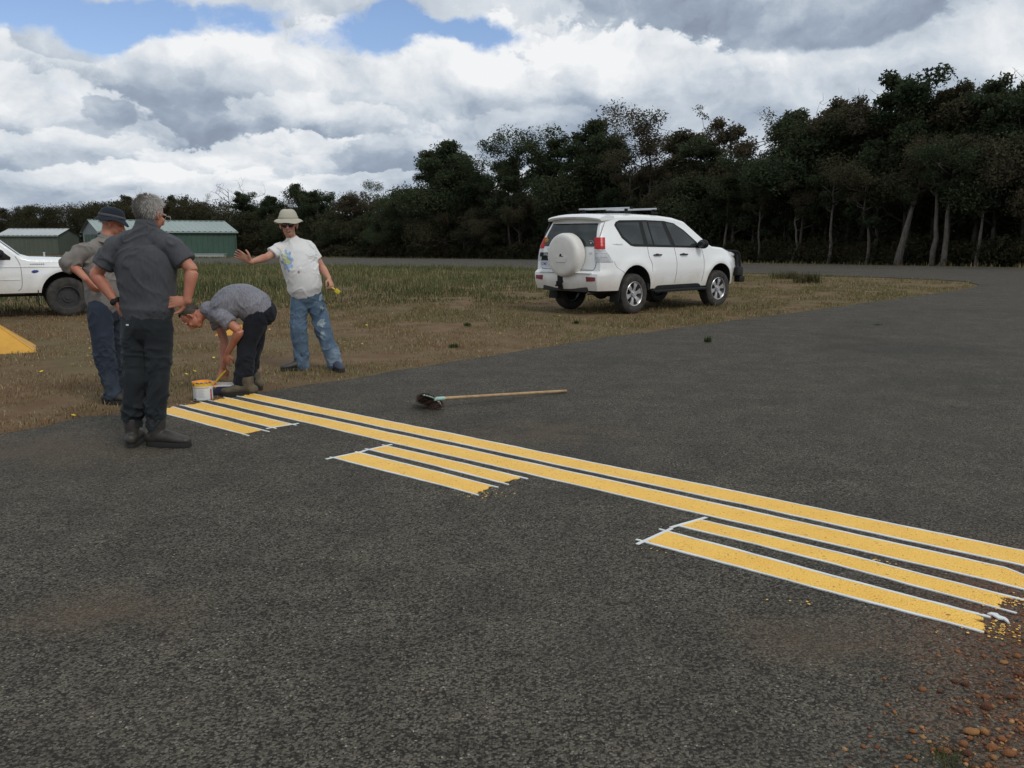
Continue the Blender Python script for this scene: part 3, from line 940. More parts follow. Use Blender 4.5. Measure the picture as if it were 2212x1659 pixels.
PROTO = {
 'dome': [make_tree(11, 10, 'dome', .26, 3.0, 22, 20000), make_tree(12, 10, 'dome', .34, 2.7, 20, 18000), make_tree(13, 10, 'dome', .24, 2.8, 24, 21000)],
 'tall': [make_tree(21, 10, 'tall', .32, 2.2, 20, 15000), make_tree(22, 10, 'tall', .38, 2.4, 18, 13000, lean=.05), make_tree(23, 10, 'tall', .36, 2.0, 17, 12000, lean=-.04)],
 'flat': [make_tree(31, 10, 'flat', .55, 2.9, 12, 8000, open_=.4, bend=1.1), make_tree(32, 10, 'flat', .60, 2.5, 10, 6500, open_=.6, bend=1.2)],
 'low': [make_tree(41, 10, 'dome', .10, 5.2, 20, 15000, bend=1.5), make_tree(42, 10, 'dome', .15, 4.4, 17, 13000, bend=1.5)],
 'dead': [make_tree(51, 10, 'flat', .45, 2.6, 8, 0, dead=True, bend=1.6, trunk_r=.14), make_tree(52, 10, 'flat', .5, 2.0, 7, 0, dead=True, bend=1.9, trunk_r=.12)],
 'wispy': [make_tree(61, 10, 'flat', .78, 1.0, 9, 900, open_=1.0, dead=True, trunk_r=.07), make_tree(62, 10, 'flat', .60, 2.2, 9, 1500, open_=1.0, dead=True, trunk_r=.11, bend=1.2)],
}
for k in PROTO.values():
    for t, c in k:
        t.materials.append(M_BARK)
        if c: c.materials.append(M_LEAF['green'])
def variant(me, m):
    c = me.copy(); c.materials.clear(); c.materials.append(m); return c
BROWN = {k: [variant(c, M_LEAF['brown']) if c else None for t, c in v] for k, v in PROTO.items()}
PALET = {k: [variant(t, M_PALE) for t, c in v] for k, v in PROTO.items()}

HT = {}
def heights():
    for k, v in PROTO.items():
        HT[k] = []
        for t, c in v:
            z = [np.max(grab(m_)[0][:, 2]) for m_ in (t, c) if m_]
            if c: q_ = grab(c)[0][:, 2]; z = [max(z[0], np.percentile(q_, 99.7))]
            HT[k].append(max(z))
heights()
def base_row(px):
    return np.interp(px, [-300, 0, 520, 900, 1300, 1620, 2212, 2500], [548, 549, 553, 557.5, 562, 567, 577, 580])
def tree(px, top, depth, kind, idx, label, brown=False, pale=False, wide=1.0, group=None, cat='tree'):
    """px: photo column, top: photo row of the highest leaves, depth: metres behind the forest edge"""
    b = gp(px, base_row(px)); Y = b.y + depth
    p = at(px, 540, Y); z = gz(Y); H = at(px, top, Y).z - z
    o = empty('forest_tree', V((p.x, Y, z)), label, cat, group, random.random() * 6.283)
    zt = HT[kind][idx % len(HT[kind])]
    s = H / zt; ws = s * wide * random.uniform(.9, 1.15)
    o.scale = (ws, ws, s)
    t, c = PROTO[kind][idx % len(PROTO[kind])]
    if pale: t = PALET[kind][idx % len(PROTO[kind])]
    a = bpy.data.objects.new('trunk', t); COL.objects.link(a); a.parent = o
    if c:
        cm = BROWN[kind][idx % len(PROTO[kind])] if brown else c
        a = bpy.data.objects.new('crown', cm); COL.objects.link(a); a.parent = o
    return o

# trees that stand out against the sky, left to right
T = [
 (36, 444, 70, 'flat', 0, 'low flat-topped gum tree above the small shed roof', 0),
 (75, 446, 72, 'dome', 1, 'round small tree directly left of the long low skyline above the small shed', 0),
 (160, 452, 70, 'flat', 1, 'brownish thin tree showing between the two sheds', 1),
 (205, 440, 66, 'dome', 0, 'brownish tree behind the blue bucket hat', 1),
 (285, 424, 40, 'dome', 2, 'brown-tinged tree behind the grey-haired head', 1),
 (300, 404, 44, 'dead', 0, 'bare twiggy tree top poking up left of the grey-haired head', 0),
 (385, 424, 34, 'dome', 1, 'dark tree behind the green hangar roof ridge', 0),
 (430, 440, 30, 'dome', 0, 'brown rounded tree above the right half of the hangar roof', 1),
 (462, 420, 14, 'wispy', 1, 'sparse half-bare tree above the right end of the hangar', 1),
 (492, 396, 16, 'dead', 1, 'crooked dead tree with bare limbs right of the hangar', 0),
 (545, 384, 16, 'dead', 0, 'taller dead tree with a few dry leaves above the forest, near the hangar', 0),
 (532, 416, 10, 'dome', 1, 'dark green tree beneath the taller dead tree', 0),
 (588, 424, 8, 'dome', 2, 'dark tree left of the sun-hatted man', 0),
 (648, 398, 10, 'dome', 0, 'round-topped tree above the man in the sun hat', 0),
 (692, 414, 8, 'dome', 1, 'dense tree just right of the round-topped one over the sun hat', 0),
 (735, 412, 20, 'dead', 1, 'thin bare twigs sticking up in the skyline gap', 0),
 (760, 424, 6, 'dome', 2, 'brownish low-domed tree in the skyline gap', 1),
 (800, 412, 8, 'flat', 0, 'pale brown loose tree in the lower middle skyline', 1),
 (846, 391, 8, 'flat', 1, 'small loose tree with a tufted top left of the big dome tree', 0),
 (880, 410, 4, 'dome', 0, 'dark tree at the foot of the big dome tree', 0),
 (935, 330, 6, 'dome', 1, 'left shoulder of the big dark dome tree', 0),
 (966, 305, 2, 'dome', 2, 'big dark dome-shaped tree standing above the skyline', 0),
 (1008, 352, 4, 'dome', 0, 'lower right companion of the big dome tree', 0),
 (1085, 292, 4, 'flat', 0, 'open tree with visible branches and gaps of sky', 0),
 (1130, 262, 3, 'flat', 1, 'tall open-crowned tree left of centre with a bright sky gap', 0),
 (1105, 345, 1, 'tall', 1, 'dense tree under the open-crowned pair', 0),
 (1215, 300, 4, 'dome', 1, 'left half of the broad dark tree over the vehicle', 0),
 (1278, 260, 3, 'dome', 2, 'broad dark pointed tree above the vehicle tailgate', 0),
 (1318, 310, 4, 'dome', 0, 'right flank of the broad dark tree above the vehicle', 0),
 (1368, 238, 5, 'wispy', 1, 'tall slender tree with pale bare branches above the vehicle roof', 1),
 (1420, 238, 4, 'flat', 0, 'brown-topped tree beside the slender bare-branched one', 1),
 (1360, 315, 1, 'flat', 1, 'small brown loose tree low between two taller crowns', 1),
 (1470, 285, 2, 'tall', 0, 'brownish tree over the front window of the vehicle', 1),
 (1513, 231, 6, 'wispy', 0, 'very thin sapling with a round tuft against the sky', 1),
 (1510, 300, 2, 'dome', 1, 'dark tree beneath the thin tufted sapling', 0),
 (1575, 256, 3, 'tall', 2, 'reddish brown bushy tree right of the thin sapling', 1),
 (1632, 224, 9, 'wispy', 1, 'arching half-bare tree with wispy leaves against the sky', 1),
 (1650, 290, 2, 'flat', 0, 'dark tree low under the arching wispy one', 0),
 (1705, 238, 3, 'dome', 0, 'rounded green tree in the right middle of the forest', 0),
 (1765, 245, 3, 'flat', 1, 'brown loose tree right of the rounded green one', 1),
 (1800, 225, 4, 'dome', 2, 'brownish crown with light gaps below the dead spikes', 1),
 (1840, 172, 9, 'dead', 0, 'dead tree with white spiky limbs left of the highest green crown', 0),
 (1855, 215, 3, 'tall', 1, 'brown-green tree under the spiky dead limbs', 1),
 (1935, 160, 3, 'dome', 1, 'highest green crown in the right half of the forest', 0),
 (1985, 200, 4, 'dome', 0, 'paler green shoulder right of the highest crown', 0),
 (2062, 146, 9, 'dead', 0, 'dead tree with forked bare branches near the right edge', 0),
 (2040, 188, 3, 'dome', 2, 'brownish dome under the forked dead branches', 1),
 (2105, 205, 2, 'tall', 0, 'dark tree right of the forked dead branches', 0),
 (2150, 172, 4, 'dome', 1, 'flat dark crown near the right picture edge', 0),
 (2205, 166, 3, 'dome', 2, 'dark crown with sky holes at the right picture edge', 0),
 (2262, 150, 3, 'dome', 0, 'dark tree just past the right picture edge', 0),
]
for k, (px, top, dep, kind, idx, lab, br_) in enumerate(T):
    tree(px, top, dep, kind, idx, lab, brown=bool(br_), wide={'dead': 1.0, 'wispy': 1.0}.get(kind, 1.12), pale=kind in ('dead', 'wispy'))
# noticeable trunks at the forest front
TR = [(1940, 330, -1.5, 'thick pale trunk leaning right at the forest edge', .10, .24), (2016, 290, -1.0, 'left one of two straight pale trunks at the forest edge', 0, .15),
      (2040, 285, -1.2, 'right one of two straight pale trunks at the forest edge', .01, .15), (1872, 330, -.8, 'wavy pale trunk left of the thick leaning one', -.05, .12),
      (1790, 360, -.6, 'slim straight trunk in the middle of the forest edge', 0, .12), (1710, 380, -.6, 'thin curved trunk low in the forest front', .05, .10),
      (1560, 350, -.6, 'thin grey trunk above the vehicle bonnet', .02, .11), (1480, 370, -.5, 'forked thin trunk behind the vehicle mirror', -.05, .10),
      (2110, 340, -.6, 'grey trunk near the right picture edge', .03, .14), (1640, 370, -.5, 'dark slender trunk between bonnet and bush', .03, .10)]
for k, (px, top, dep, lab, ln, r) in enumerate(TR):
    t, c = make_tree(100 + k, 10, 'flat', .62, 2.6, 10, 5500, lean=ln, trunk_r=r * 1.6, bend=1.7 if 'wavy' in lab or 'curved' in lab else .6)
    t.materials.append(M_PALE); c.materials.append(M_LEAF['brown' if k % 2 else 'green'])
    PROTO['x%d' % k] = [(t, c)]; BROWN['x%d' % k] = [c]; PALET['x%d' % k] = [t]; heights()
    o = tree(px, top, dep, 'x%d' % k, 0, lab); o.rotation_euler = (0, 0, 0)
# the mass behind and between
sky_x = [-60, 0, 120, 200, 285, 385, 470, 560, 650, 700, 760, 840, 890, 930, 966, 1010, 1040, 1085, 1130, 1170, 1215, 1280, 1330, 1360, 1420, 1500, 1600, 1700, 1800, 1870, 1935, 2040, 2120, 2250, 2400]
sky_y = [452, 458, 462, 456, 436, 436, 448, 426, 416, 424, 432, 420, 418, 395, 370, 395, 408, 388, 380, 395, 352, 318, 350, 362, 325, 330, 318, 292, 275, 262, 218, 222, 225, 205, 195]
kk = 0
for row, (dep, drop, step) in enumerate(((1.5, 46, 46), (6, 26, 50), (11, 16, 54), (17, 14, 58))):
    px = (-40 if row == 0 else -640) + row * 17
    while px < 2400:
        sc_ = 1 if px > 520 else 1.25
        d = dep + (0 if px > 560 else np.interp(px, [0, 560], [64, 6]))
        top = np.interp(px, sky_x, sky_y) + drop * random.uniform(.4, 1.5) + 30 * (mnoise.noise(V((px / 70, row * 3.1, 0))) + .75) * (1 if px > 480 else .4)
        br_ = random.random() < .42
        kind = random.choice(['dome', 'tall', 'dome', 'low'] if row else ['low', 'dome', 'tall'])
        if row == 0 and px > 1400: kind = random.choice(['tall', 'dome', 'tall'])
        zone = 'in the low far wood behind the hangars' if px < 560 else 'in the forest between the hangars and the big dome tree' if px < 900 else 'in the forest behind the parked four wheel drive' if px < 1600 else 'in the tall dark forest right of the four wheel drive'
        lab = ('brown-tinged gum tree ' if br_ else 'dark green gum tree ') + zone
        if px > 140 or row != 0:
            tree(px + random.uniform(-14, 14), top, d + random.uniform(-1.5, 1.5), kind, random.randrange(3), lab, brown=br_, wide=1.15,
                 group=('brown-tinged' if br_ else 'green') + ' trees ' + zone)
        px += step * random.uniform(.75, 1.2) * sc_ * (1 if px > -60 else 1.6)
# understorey
def m_under():
    return m_leaf('understorey_leaves', (.050, .060, .028), (.064, .062, .036), .5)
M_UND = m_under()
C = []
for k in range(4300):
    px = random.uniform(-120, 2460)
    dep = random.choice([random.uniform(-.5, 3), random.uniform(3, 36)]) + (0 if px > 560 else np.interp(px, [-100, 560], [66, 6]))
    b = gp(px, base_row(px)); Y = b.y + dep; p = at(px, 540, Y)
    front = dep < 2.5
    r = random.uniform(.35, .9) * (1 if front else 2.3); kx = int(110 * (1 if front else 1.5))
    d = rng.normal(size=(kx, 3)); d /= np.linalg.norm(d, axis=1)[:, None]
    pos = np.array([p.x, Y, gz(Y) + r * .4 + (random.random() ** 2 * 1.0 if front else random.random() * min(9.0, 3.5 + dep * .25))]) + d * (rng.random((kx, 1)) ** .4) * r * [1.3, 1.3, .8]
    C.append((pos, np.clip(rng.normal(.85, .25, kx), .3, 1.6), np.full(kx, random.random())))
for k in range(1800):
    px = random.uniform(-700, 2460)
    dep = random.uniform(30, 38) + (0 if px > 560 else np.interp(px, [-100, 560], [60, 6]))
    b = gp(px, base_row(px)); Y = b.y + dep; p = at(px, 540, Y); r = random.uniform(1.4, 2.6); kx = 150
    d = rng.normal(size=(kx, 3)); d /= np.linalg.norm(d, axis=1)[:, None]
    pos = np.array([p.x, Y, gz(Y) + random.random() * 5.5]) + d * (rng.random((kx, 1)) ** .4) * r * [1.3, 1, 1]
    C.append((pos, np.clip(rng.normal(.8, .2, kx), .3, 1.4), np.full(kx, random.random())))
pos = np.concatenate([c[0] for c in C]); sh = np.concatenate([c[1] for c in C]); brn = np.concatenate([c[2] for c in C]); n = len(pos)
u = rng.normal(size=(n, 3)); u /= np.linalg.norm(u, axis=1)[:, None]; w = np.cross(u, rng.normal(size=(n, 3))); w /= np.linalg.norm(w, axis=1)[:, None]
sz = rng.uniform(.08, .20, (n, 1)) * np.where(pos[:, 1:2] > 85, 1.7, 1); v = np.stack([pos - u * sz, pos + w * sz * .5, pos + u * sz], 1).reshape(-1, 3)
o = mesh_obj('undergrowth', raw_mesh('undergrowth', v, np.arange(n * 3), 3, np.repeat(np.stack([sh, np.clip((brn - .5) * 2, 0, 1), sh * 0], 1), 3, 0)), M_UND)
setp(o, 'dense dark undergrowth filling the foot of the forest', 'undergrowth', kind='stuff')

# ------------------------------------------------------------------ loose stones at the near right corner
def m_stone(name, c, c2):
    m, b = begin(name); co = coords()
    n1 = noise(co, 40, 5, .65); n2 = noise(co, 160, 3, .7)
    put(mixc(sstep(n1, .35, .65), c, c2), b.inputs['Base Color']); put(.92, b.inputs['Roughness'])
    put(bump(n1 + n2 * .4, .8, .004), b.inputs['Normal']); return m
M_ST1 = m_stone('orange_laterite', (.36, .150, .050), (.22, .085, .034)); M_ST2 = m_stone('red_brown_laterite', (.17, .060, .025), (.09, .035, .018))
M_ST3 = m_stone('ochre_laterite', (.46, .24, .085), (.30, .13, .045))
def stone_mesh(seed, elong, m):
    bm = BM(); ball(bm, (0, 0, 0), 1, sub=2); rd = random.Random(seed)
    off = V((rd.random() * 50, 0, 0))
    for v in bm.verts:
        d = v.co.normalized(); v.co = d * (1 + .38 * mnoise.noise(d * 1.5 + off) + .20 * mnoise.noise(d * 3.2 + off))
        v.co.x *= elong; v.co.z *= .72
    me = bpy.data.meshes.new('stone'); bm.to_mesh(me); bm.free(); me.materials.append(m); shade(me, 180); return me
STM = [[stone_mesh(k * 3 + j, 1 + .22 * k, m) for k in range(3)] for j, m in enumerate((M_ST1, M_ST2, M_ST3))]
def s6(x, y, d): return ((2600 + x / 3.027) / 1.47559, (1900 + y / 3.027) / 1.47559, d / 3.027 / 1.47559)
big = [(1495, 1345, 125, 2, 2, 'long ochre stone, biggest of the loose stones near the right corner', -.2), (1615, 1350, 100, 2, 0, 'rounded ochre stone touching the biggest loose stone', .6),
       (1418, 1470, 88, 0, 0, 'round orange stone below the biggest loose stone', 0), (1245, 1540, 100, 0, 2, 'flat bright orange stone at the bottom edge', -.1),
       (1125, 1532, 70, 0, 1, 'egg-shaped orange stone left of the flat bright one', .8), (1640, 1105, 105, 1, 0, 'large dark red-brown stone', .2),
       (1635, 1015, 75, 0, 1, 'orange stone just above the large red-brown one', -.5), (1702, 1112, 48, 2, 0, 'small ochre stone touching the large red-brown one', 0),
       (1440, 890, 70, 1, 0, 'red-brown stone alone above the gravel', 0), (1665, 888, 46, 0, 0, 'small round orange stone below the loose tape end', .3),
       (658, 842, 46, 0, 0, 'single orange pebble far out on the asphalt', .2), (1022, 940, 80, 0, 1, 'flat orange chip left of the gravel', -.5),
       (1940, 618, 75, 0, 0, 'orange stone by the right edge below the yellow lines', .2), (1965, 795, 90, 1, 1, 'flat dark red stone against the right picture edge', 0),
       (1460, 1560, 95, 1, 1, 'dark brown stone at the bottom among the gravel', .3), (1480, 1420, 62, 0, 0, 'half-buried orange stone between two bigger ones', 0),
       (1785, 1420, 90, 0, 1, 'orange stone right of the rounded ochre one', .7), (930, 1350, 72, 0, 2, 'thin orange flake left of the gravel', -.3),
       (1808, 680, 66, 2, 2, 'pointed ochre chip under the ragged yellow line', -.2), (1788, 515, 38, 0, 0, 'tiny orange stone closest to the ragged yellow line', 0),
       (1445, 1150, 55, 0, 0, 'orange stone left of the large red-brown one', 1.0), (1190, 960, 55, 1, 1, 'dull red chip beside the flat orange chip', .4),
       (1690, 1500, 100, 0, 2, 'broad flat orange lump near the bottom right', .1), (1860, 1560, 110, 0, 2, 'widest orange slab at the bottom right', -.2),
       (1710, 1610, 70, 2, 0, 'ochre stone cut by the bottom picture edge', 0), (1440, 1640, 55, 0, 0, 'orange stone on the bottom edge left of the ochre one', 0),
       (955, 1640, 50, 2, 0, 'leftmost ochre stone on the bottom picture edge', .4), (890, 1605, 60, 0, 2, 'orange chip near the bottom weed', .1),
       (1555, 975, 36, 2, 0, 'tiny ochre pebble right of the lone red-brown stone', 0), (1955, 940, 55, 0, 0, 'orange stone at the right edge, mid height of the gravel', 0),
       (1880, 1015, 95, 1, 2, 'long red stone lying near the right edge', .2), (1775, 1080, 46, 0, 0, 'small orange stone right of the red-brown pair', .5),
       (1340, 862, 70, 1, 1, 'dull red half-buried stone left of the lone red-brown one', .1), (1695, 775, 40, 2, 0, 'pale ochre pebble between tape end and gravel', 0)]
for x, y, d, mk, el_, lab, rz in big:
    px, py, dd = s6(x, y, d); q = gp(px, py + dd * .35); r = dd / F * (q - V((0, 0, CAMH))).length / 2 * .80
    o = bpy.data.objects.new('stone', STM[mk][el_]); COL.objects.link(o)
    e_ = 1 + .22 * el_
    o.scale = (r / e_ ** .5,) * 3; o.location = (q.x, q.y, ROADZ + r * .42); o.rotation_euler = (random.uniform(-.2, .2), random.uniform(-.2, .2), rz)
    setp(o, lab, 'stone', 'loose laterite stones at the near corner')
# red grit: uncountable
bm = BM(); n = 0
ico = BM(); ball(ico, (0, 0, 0), 1, sub=1); IV = np.array([v.co[:] for v in ico.verts]); IF = np.array([[v.index for v in f.verts] for f in ico.faces]); ico.free()
vs, fs, cs = [], [], []
tries = 0
while n < 1700 and tries < 60000:
    tries += 1
    px = random.uniform(1650, 2300); py = random.uniform(1330, 1760)
    w = (px - 1880) / 330 * .62 + (py - 1380) / 300 * .38
    w *= .5 + mnoise.noise(V((px / 60, py / 40, 0)))
    if random.random() > max(0, w) ** 1.8: continue
    q = gp(px, py); r = .0016 + .0065 * random.random() ** 3.2
    a = random.random() * 6.28; ca, sa = math.cos(a), math.sin(a)
    M = np.array([[ca, -sa, 0], [sa, ca, 0], [0, 0, 1]])
    jit = IV * (1 + rng.normal(0, .24, (len(IV), 1))) * [r * random.uniform(.9, 1.5), r, r * .7]
    vs.append(jit @ M.T + [q.x, q.y, ROADZ + r * .35]); fs.append(IF + len(IV) * n)
    col = random.choice([(.28, .115, .04), (.17, .062, .025), (.33, .18, .075), (.11, .048, .028), (.22, .085, .032)]); cs.append(np.tile(col, (len(IV), 1)) * random.uniform(.7, 1.2)); n += 1
mg, b = begin('laterite_grit'); put(attr('tint'), b.inputs['Base Color']); put(.95, b.inputs['Roughness'])
o = mesh_obj('gravel', raw_mesh('gravel', np.concatenate(vs), np.concatenate(fs).ravel(), 3, np.concatenate(cs)), mg)
setp(o, 'red and orange laterite grit strewn over the near right corner', 'gravel', kind='stuff')

# ------------------------------------------------------------------ hangars beyond the runway
M_GREENW = mat('green_steel_wall', (.050, .100, .074), .55, c2=(.044, .088, .066), ns=.4)
M_OLIVEW = mat('olive_steel_wall', (.085, .100, .075), .6, c2=(.075, .088, .066), ns=.4)
M_ROOFG = mat('pale_green_roof', (.27, .33, .31), .45, c2=(.24, .30, .28), ns=.3)
M_ROOFB = mat('pale_blue_grey_roof', (.42, .45, .45), .45, c2=(.38, .41, .41), ns=.3)
M_GABLE = mat('grey_gable_sheet', (.13, .155, .175), .5, ns=.4)
M_TRIMG = mat('pale_trim', (.30, .36, .33), .5)
def ribbed(bm, o, u, v, lu, lv, pitch, depth, nrm, mi=0):
    """corrugated sheet: origin o, ribs run along v, spaced along u"""
    n = int(lu / pitch); pr = []
    for k in range(n):
        a = k * pitch; pr += [(a, 0), (a + pitch * .58, 0), (a + pitch * .70, depth), (a + pitch * .88, depth)]
    pr.append((lu, 0))
    A = [bm.verts.new(o + u * a + nrm * d) for a, d in pr]; B = [bm.verts.new(o + u * a + nrm * d + v * lv) for a, d in pr]
    for i in range(len(pr) - 1):
        f = bm.faces.new((A[i], A[i + 1], B[i + 1], B[i])); f.material_index = mi
def shed(label, c, u, L, W, eave, ridge, mw, mr, mg, base_z, over=.35):
    """c: near left corner; u: unit vector along the long side (left to right); gable on the left end"""
    w = V((-u.y, u.x, 0)); o = empty('hangar', V((c.x, c.y, base_z)), label, 'hangar')
    up = V((0, 0, 1)); c0 = V((c.x, c.y, base_z))
    bm = BM(); ribbed(bm, c0, u, up, L, eave, .76, .05, -w); bm_obj('long_wall', bm, mw, o, local=False, smooth=None)
    bm = BM(); ribbed(bm, c0 + w * W, u, up, L, eave, .76, .05, w); bm_obj('long_wall', bm, mw, o, local=False, smooth=None)
    for e_, s in ((0, -1), (L, 1)):
        bm = BM(); b0 = c0 + u * e_
        vs = [bm.verts.new(p) for p in (b0, b0 + w * W, b0 + w * W + up * eave, b0 + w * W / 2 + up * ridge, b0 + up * eave)]
        bm.faces.new(vs); r = bmesh.ops.extrude_face_region(bm, geom=list(bm.faces)); bmesh.ops.translate(bm, verts=[g for g in r['geom'] if isinstance(g, bmesh.types.BMVert)], vec=-u * s * .06)
        bmesh.ops.recalc_face_normals(bm, faces=bm.faces)
        g = bm_obj('end_wall', bm, mg if s < 0 else mw, o, local=False, smooth=None)
        if s < 0:
            bm = BM()
            for k in range(4):
                ribbed(bm, b0 + w * (W * .12 + k * W * .19) - u * .08 + up * .05, w, up, W * .18, eave * .86, .5, .04, -u)
            bm_obj('sliding_door', bm, mw, g, local=False, smooth=None)
    for s in (0, 1):
        e0 = (c0 - w * over + up * (eave - over * (ridge - eave) / (W / 2))) if s == 0 else (c0 + w * (W + over) + up * (eave - over * (ridge - eave) / (W / 2)))
        top = c0 + w * W / 2 + up * (ridge + .08)
        e0 = e0 - u * .3 + up * .05; top = top - u * .3
        sl = top - e0; nrm = sl.cross(u).normalized()
        if nrm.z < 0: nrm = -nrm
        bm = BM(); ribbed(bm, e0, u, sl.normalized(), L + .6, sl.length, .76, .06, nrm)
        bm_obj('roof', bm, mr, o, local=False, smooth=None)
        bm = BM(); m_ = e0 + u * (L / 2 + .3) - up * .10
        rot = Matrix([[u.x, w.x, 0], [u.y, w.y, 0], [0, 0, 1]])
        add_box(bm, m_, (L + .6, .14, .16), rot); bm_obj('gutter', bm, M_TRIMG, o, local=False, smooth=None)
    bm = BM(); add_box(bm, c0 + w * W / 2 + up * (ridge + .12) + u * L / 2, (L + .6, .5, .06), Matrix([[u.x, w.x, 0], [u.y, w.y, 0], [0, 0, 1]])); bm_obj('ridge_cap', bm, mr, o, local=False, smooth=None)
    for e_ in (0, L):
        bm = BM(); add_box(bm, c0 + u * e_ - w * .03 + up * eave / 2, (.16, .16, eave), Matrix([[u.x, w.x, 0], [u.y, w.y, 0], [0, 0, 1]])); bm_obj('corner_trim', bm, mw, o, local=False, smooth=None)
    return o
# green hangar: right corner of the near wall at photo (511, 552)
yr = 128.0; pr_ = at(511, 552, yr); u = V((.80, .60, 0)).normalized(); Lg = 18.5
pr_.z = gz(yr); cl = pr_ - u * Lg
ev = at(511, 500, yr).z - pr_.z
wv_ = V((-u.y, u.x, 0)); rp = pr_ + wv_ * 5.2; rh = at(463, 479, rp.y).z - pr_.z
shed('large green corrugated hangar with pale green roof beyond the runway', cl, u, Lg, 10.4, ev, rh, M_GREENW, M_ROOFG, M_GABLE, pr_.z - .3 + .3)
yl = 150.0; q = at(127, 553, yl); q.z = gz(yl); u2 = V((.99, .08, 0)).normalized(); L2 = at(127, 553, yl).x - at(8, 553, yl).x
shed('low olive shed with pale flat-pitched roof left of the green hangar', q - u2 * (L2 * 1.02), u2, L2 * 1.02, 9.0, at(127, 508, yl).z - q.z, at(134, 495, yl + 4).z - q.z, M_OLIVEW, M_ROOFB, M_OLIVEW, q.z, over=.3)
M_CONC = mat('pale_concrete', (.42, .46, .44), .8, ns=.6)
q = at(448, 553, 122); q.z = gz(122)
bm = BM(); add_box(bm, (q.x, 122, q.z + .20), (5.0, 1.1, .40), bev=.04); add_box(bm, (q.x, 122, q.z + .42), (5.2, 1.25, .06), bev=.02)
setp(bm_obj('concrete_trough', bm, M_CONC), 'long low white concrete slab at the foot of the green hangar', 'trough')
M_WHITE = mat('white_paint', (.72, .73, .72), .5)
q = at(96, 556, 58); q.z = gz(58)
bm = BM(); tube(bm, [V((q.x, 58, q.z)), V((q.x, 58, at(96, 546, 58).z))], [.055, .055], n=10, round_end=False); cyl(bm, (q.x, 58, at(96, 545.5, 58).z), (0, 0, 1), .075, .05)
setp(bm_obj('marker_post', bm, M_WHITE), 'short white marker post showing above the pickup bonnet', 'post')

# ------------------------------------------------------------------ yellow gable markers
def m_yellow():
    m, b = begin('weathered_yellow_sheet'); co = coords()
    n1 = noise(co, 3, 5, .6); n2 = noise(vmap(co, (1, 1, 8)), 9, 5, .7)
    c = mixc(sstep(n1, .35, .65), (.62, .33, .035), (.52, .26, .028)); c = mixc(sstep(n2, .62, .74) * .7, c, (.14, .075, .03))
    put(c, b.inputs['Base Color']); put(.55, b.inputs['Roughness']); put(bump(n2, .2, .003), b.inputs['Normal']); return m
M_YEL = m_yellow()
def gable(label, base_r, ridge_r, L, W, ang, H, slope, m=M_YEL):
    """base_r: right near base corner; runs away to the left by L at angle ang"""
    o = empty('gable_marker', V((base_r.x, base_r.y, 0)), label, 'marker', 'yellow gable markers beside the asphalt', ang)
    # local: x right (towards base_r), y away
    A = [(0, 0, 0), (-L, 0, 0), (-L, W, 0), (0, W, 0)]; Rg = [(-slope, W / 2, H), (-L + slope, W / 2, H)]
    def panel(name, pts):
        bm = BM(); vs = [bm.verts.new(p) for p in pts]; f = bm.faces.new(vs)
        me = bpy.data.meshes.new(name); bm.normal_update(); bm.to_mesh(me); bm.free()
        me = evaluated(me, [('SOLIDIFY', dict(thickness=.012))]); ob = mesh_obj(name, me, m, o)
    panel('side_panel', [A[1], A[0], Rg[0], Rg[1]]); panel('side_panel', [A[3], A[2], Rg[1], Rg[0]])
    panel('end_panel', [A[0], A[3], Rg[0]]); panel('end_panel', [A[2], A[1], Rg[1]])
    bm = BM(); tube(bm, [V(Rg[0]), V(Rg[1])], [.012] * 2, n=6)
    for a, r in ((A[0], Rg[0]), (A[3], Rg[0]), (A[1], Rg[1]), (A[2], Rg[1])): tube(bm, [V(a), V(r)], [.009] * 2, n=6)
    bm_obj('edge_folds', bm, m, o)
    return o
b0 = gp(78, 761)
gable('bright yellow gable marker at the left picture edge in front of the pickup', b0, None, 2.4, .80, R(29), .42, .50)
b1 = gp(556, 724)
gable('yellow gable marker half hidden behind the bending man', b1, None, .62, .40, R(6), .13, .14)

# ------------------------------------------------------------------ paint tin, tray
M_TIN = mat('tin_metal', (.45, .46, .47), .3, metal=.9)
M_LABEL = mat('printed_tin_label', (.66, .68, .68), .4, c2=(.62, .64, .64))
M_YBAND = mat('yellow_label_band', (.72, .48, .05), .4)
M_ORANGE = mat('wet_yellow_paint', (.85, .34, .035), .18, c2=(.90, .42, .05), ns=12)
M_RED = mat('red_print', (.45, .05, .03), .4)
M_BLK = mat('black_plastic', (.018, .018, .020), .45)
M_DKG = mat('dark_green_print', (.02, .12, .09), .4)
M_GREYP = mat('grey_fine_print', (.40, .42, .43), .5)
q = gp(433, 869); inside_asph = 0.0
tin = empty('paint_tin', V((q.x, q.y + .08, .006)), 'open paint tin with white label and orange paint inside, at the asphalt edge', 'paint tin')
rT = 42.5 / F * q.length / 2 * .90; hT = at(433, 823, q.y + .08).z - .01 - .0
def shell(bm, r, z0, z1, a0=0, a1=2 * math.pi, n=40):
    prev = None
    for k in range(n + 1):
        a = a0 + (a1 - a0) * k / n; c = (r * math.cos(a), r * math.sin(a))
        cur = (bm.verts.new((*c, z0)), bm.verts.new((*c, z1)))
        if prev: bm.faces.new((prev[0], cur[0], cur[1], prev[1]))
        prev = cur
bm = BM(); shell(bm, rT, 0, hT); shell(bm, rT - .004, .0, hT); cyl(bm, (0, 0, .003), (0, 0, 1), rT - .001, .006, 40)
for z in (.006, hT): 
    bmesh.ops.create_circle
    ring = [V((rT * math.cos(a), rT * math.sin(a), z)) for a in np.linspace(0, 2 * math.pi, 41)]
    tube(bm, ring, [.0035] * 41, side=V((0, 0, 1)), n=6, round_end=False)
bm_obj('can', bm, M_TIN, tin)
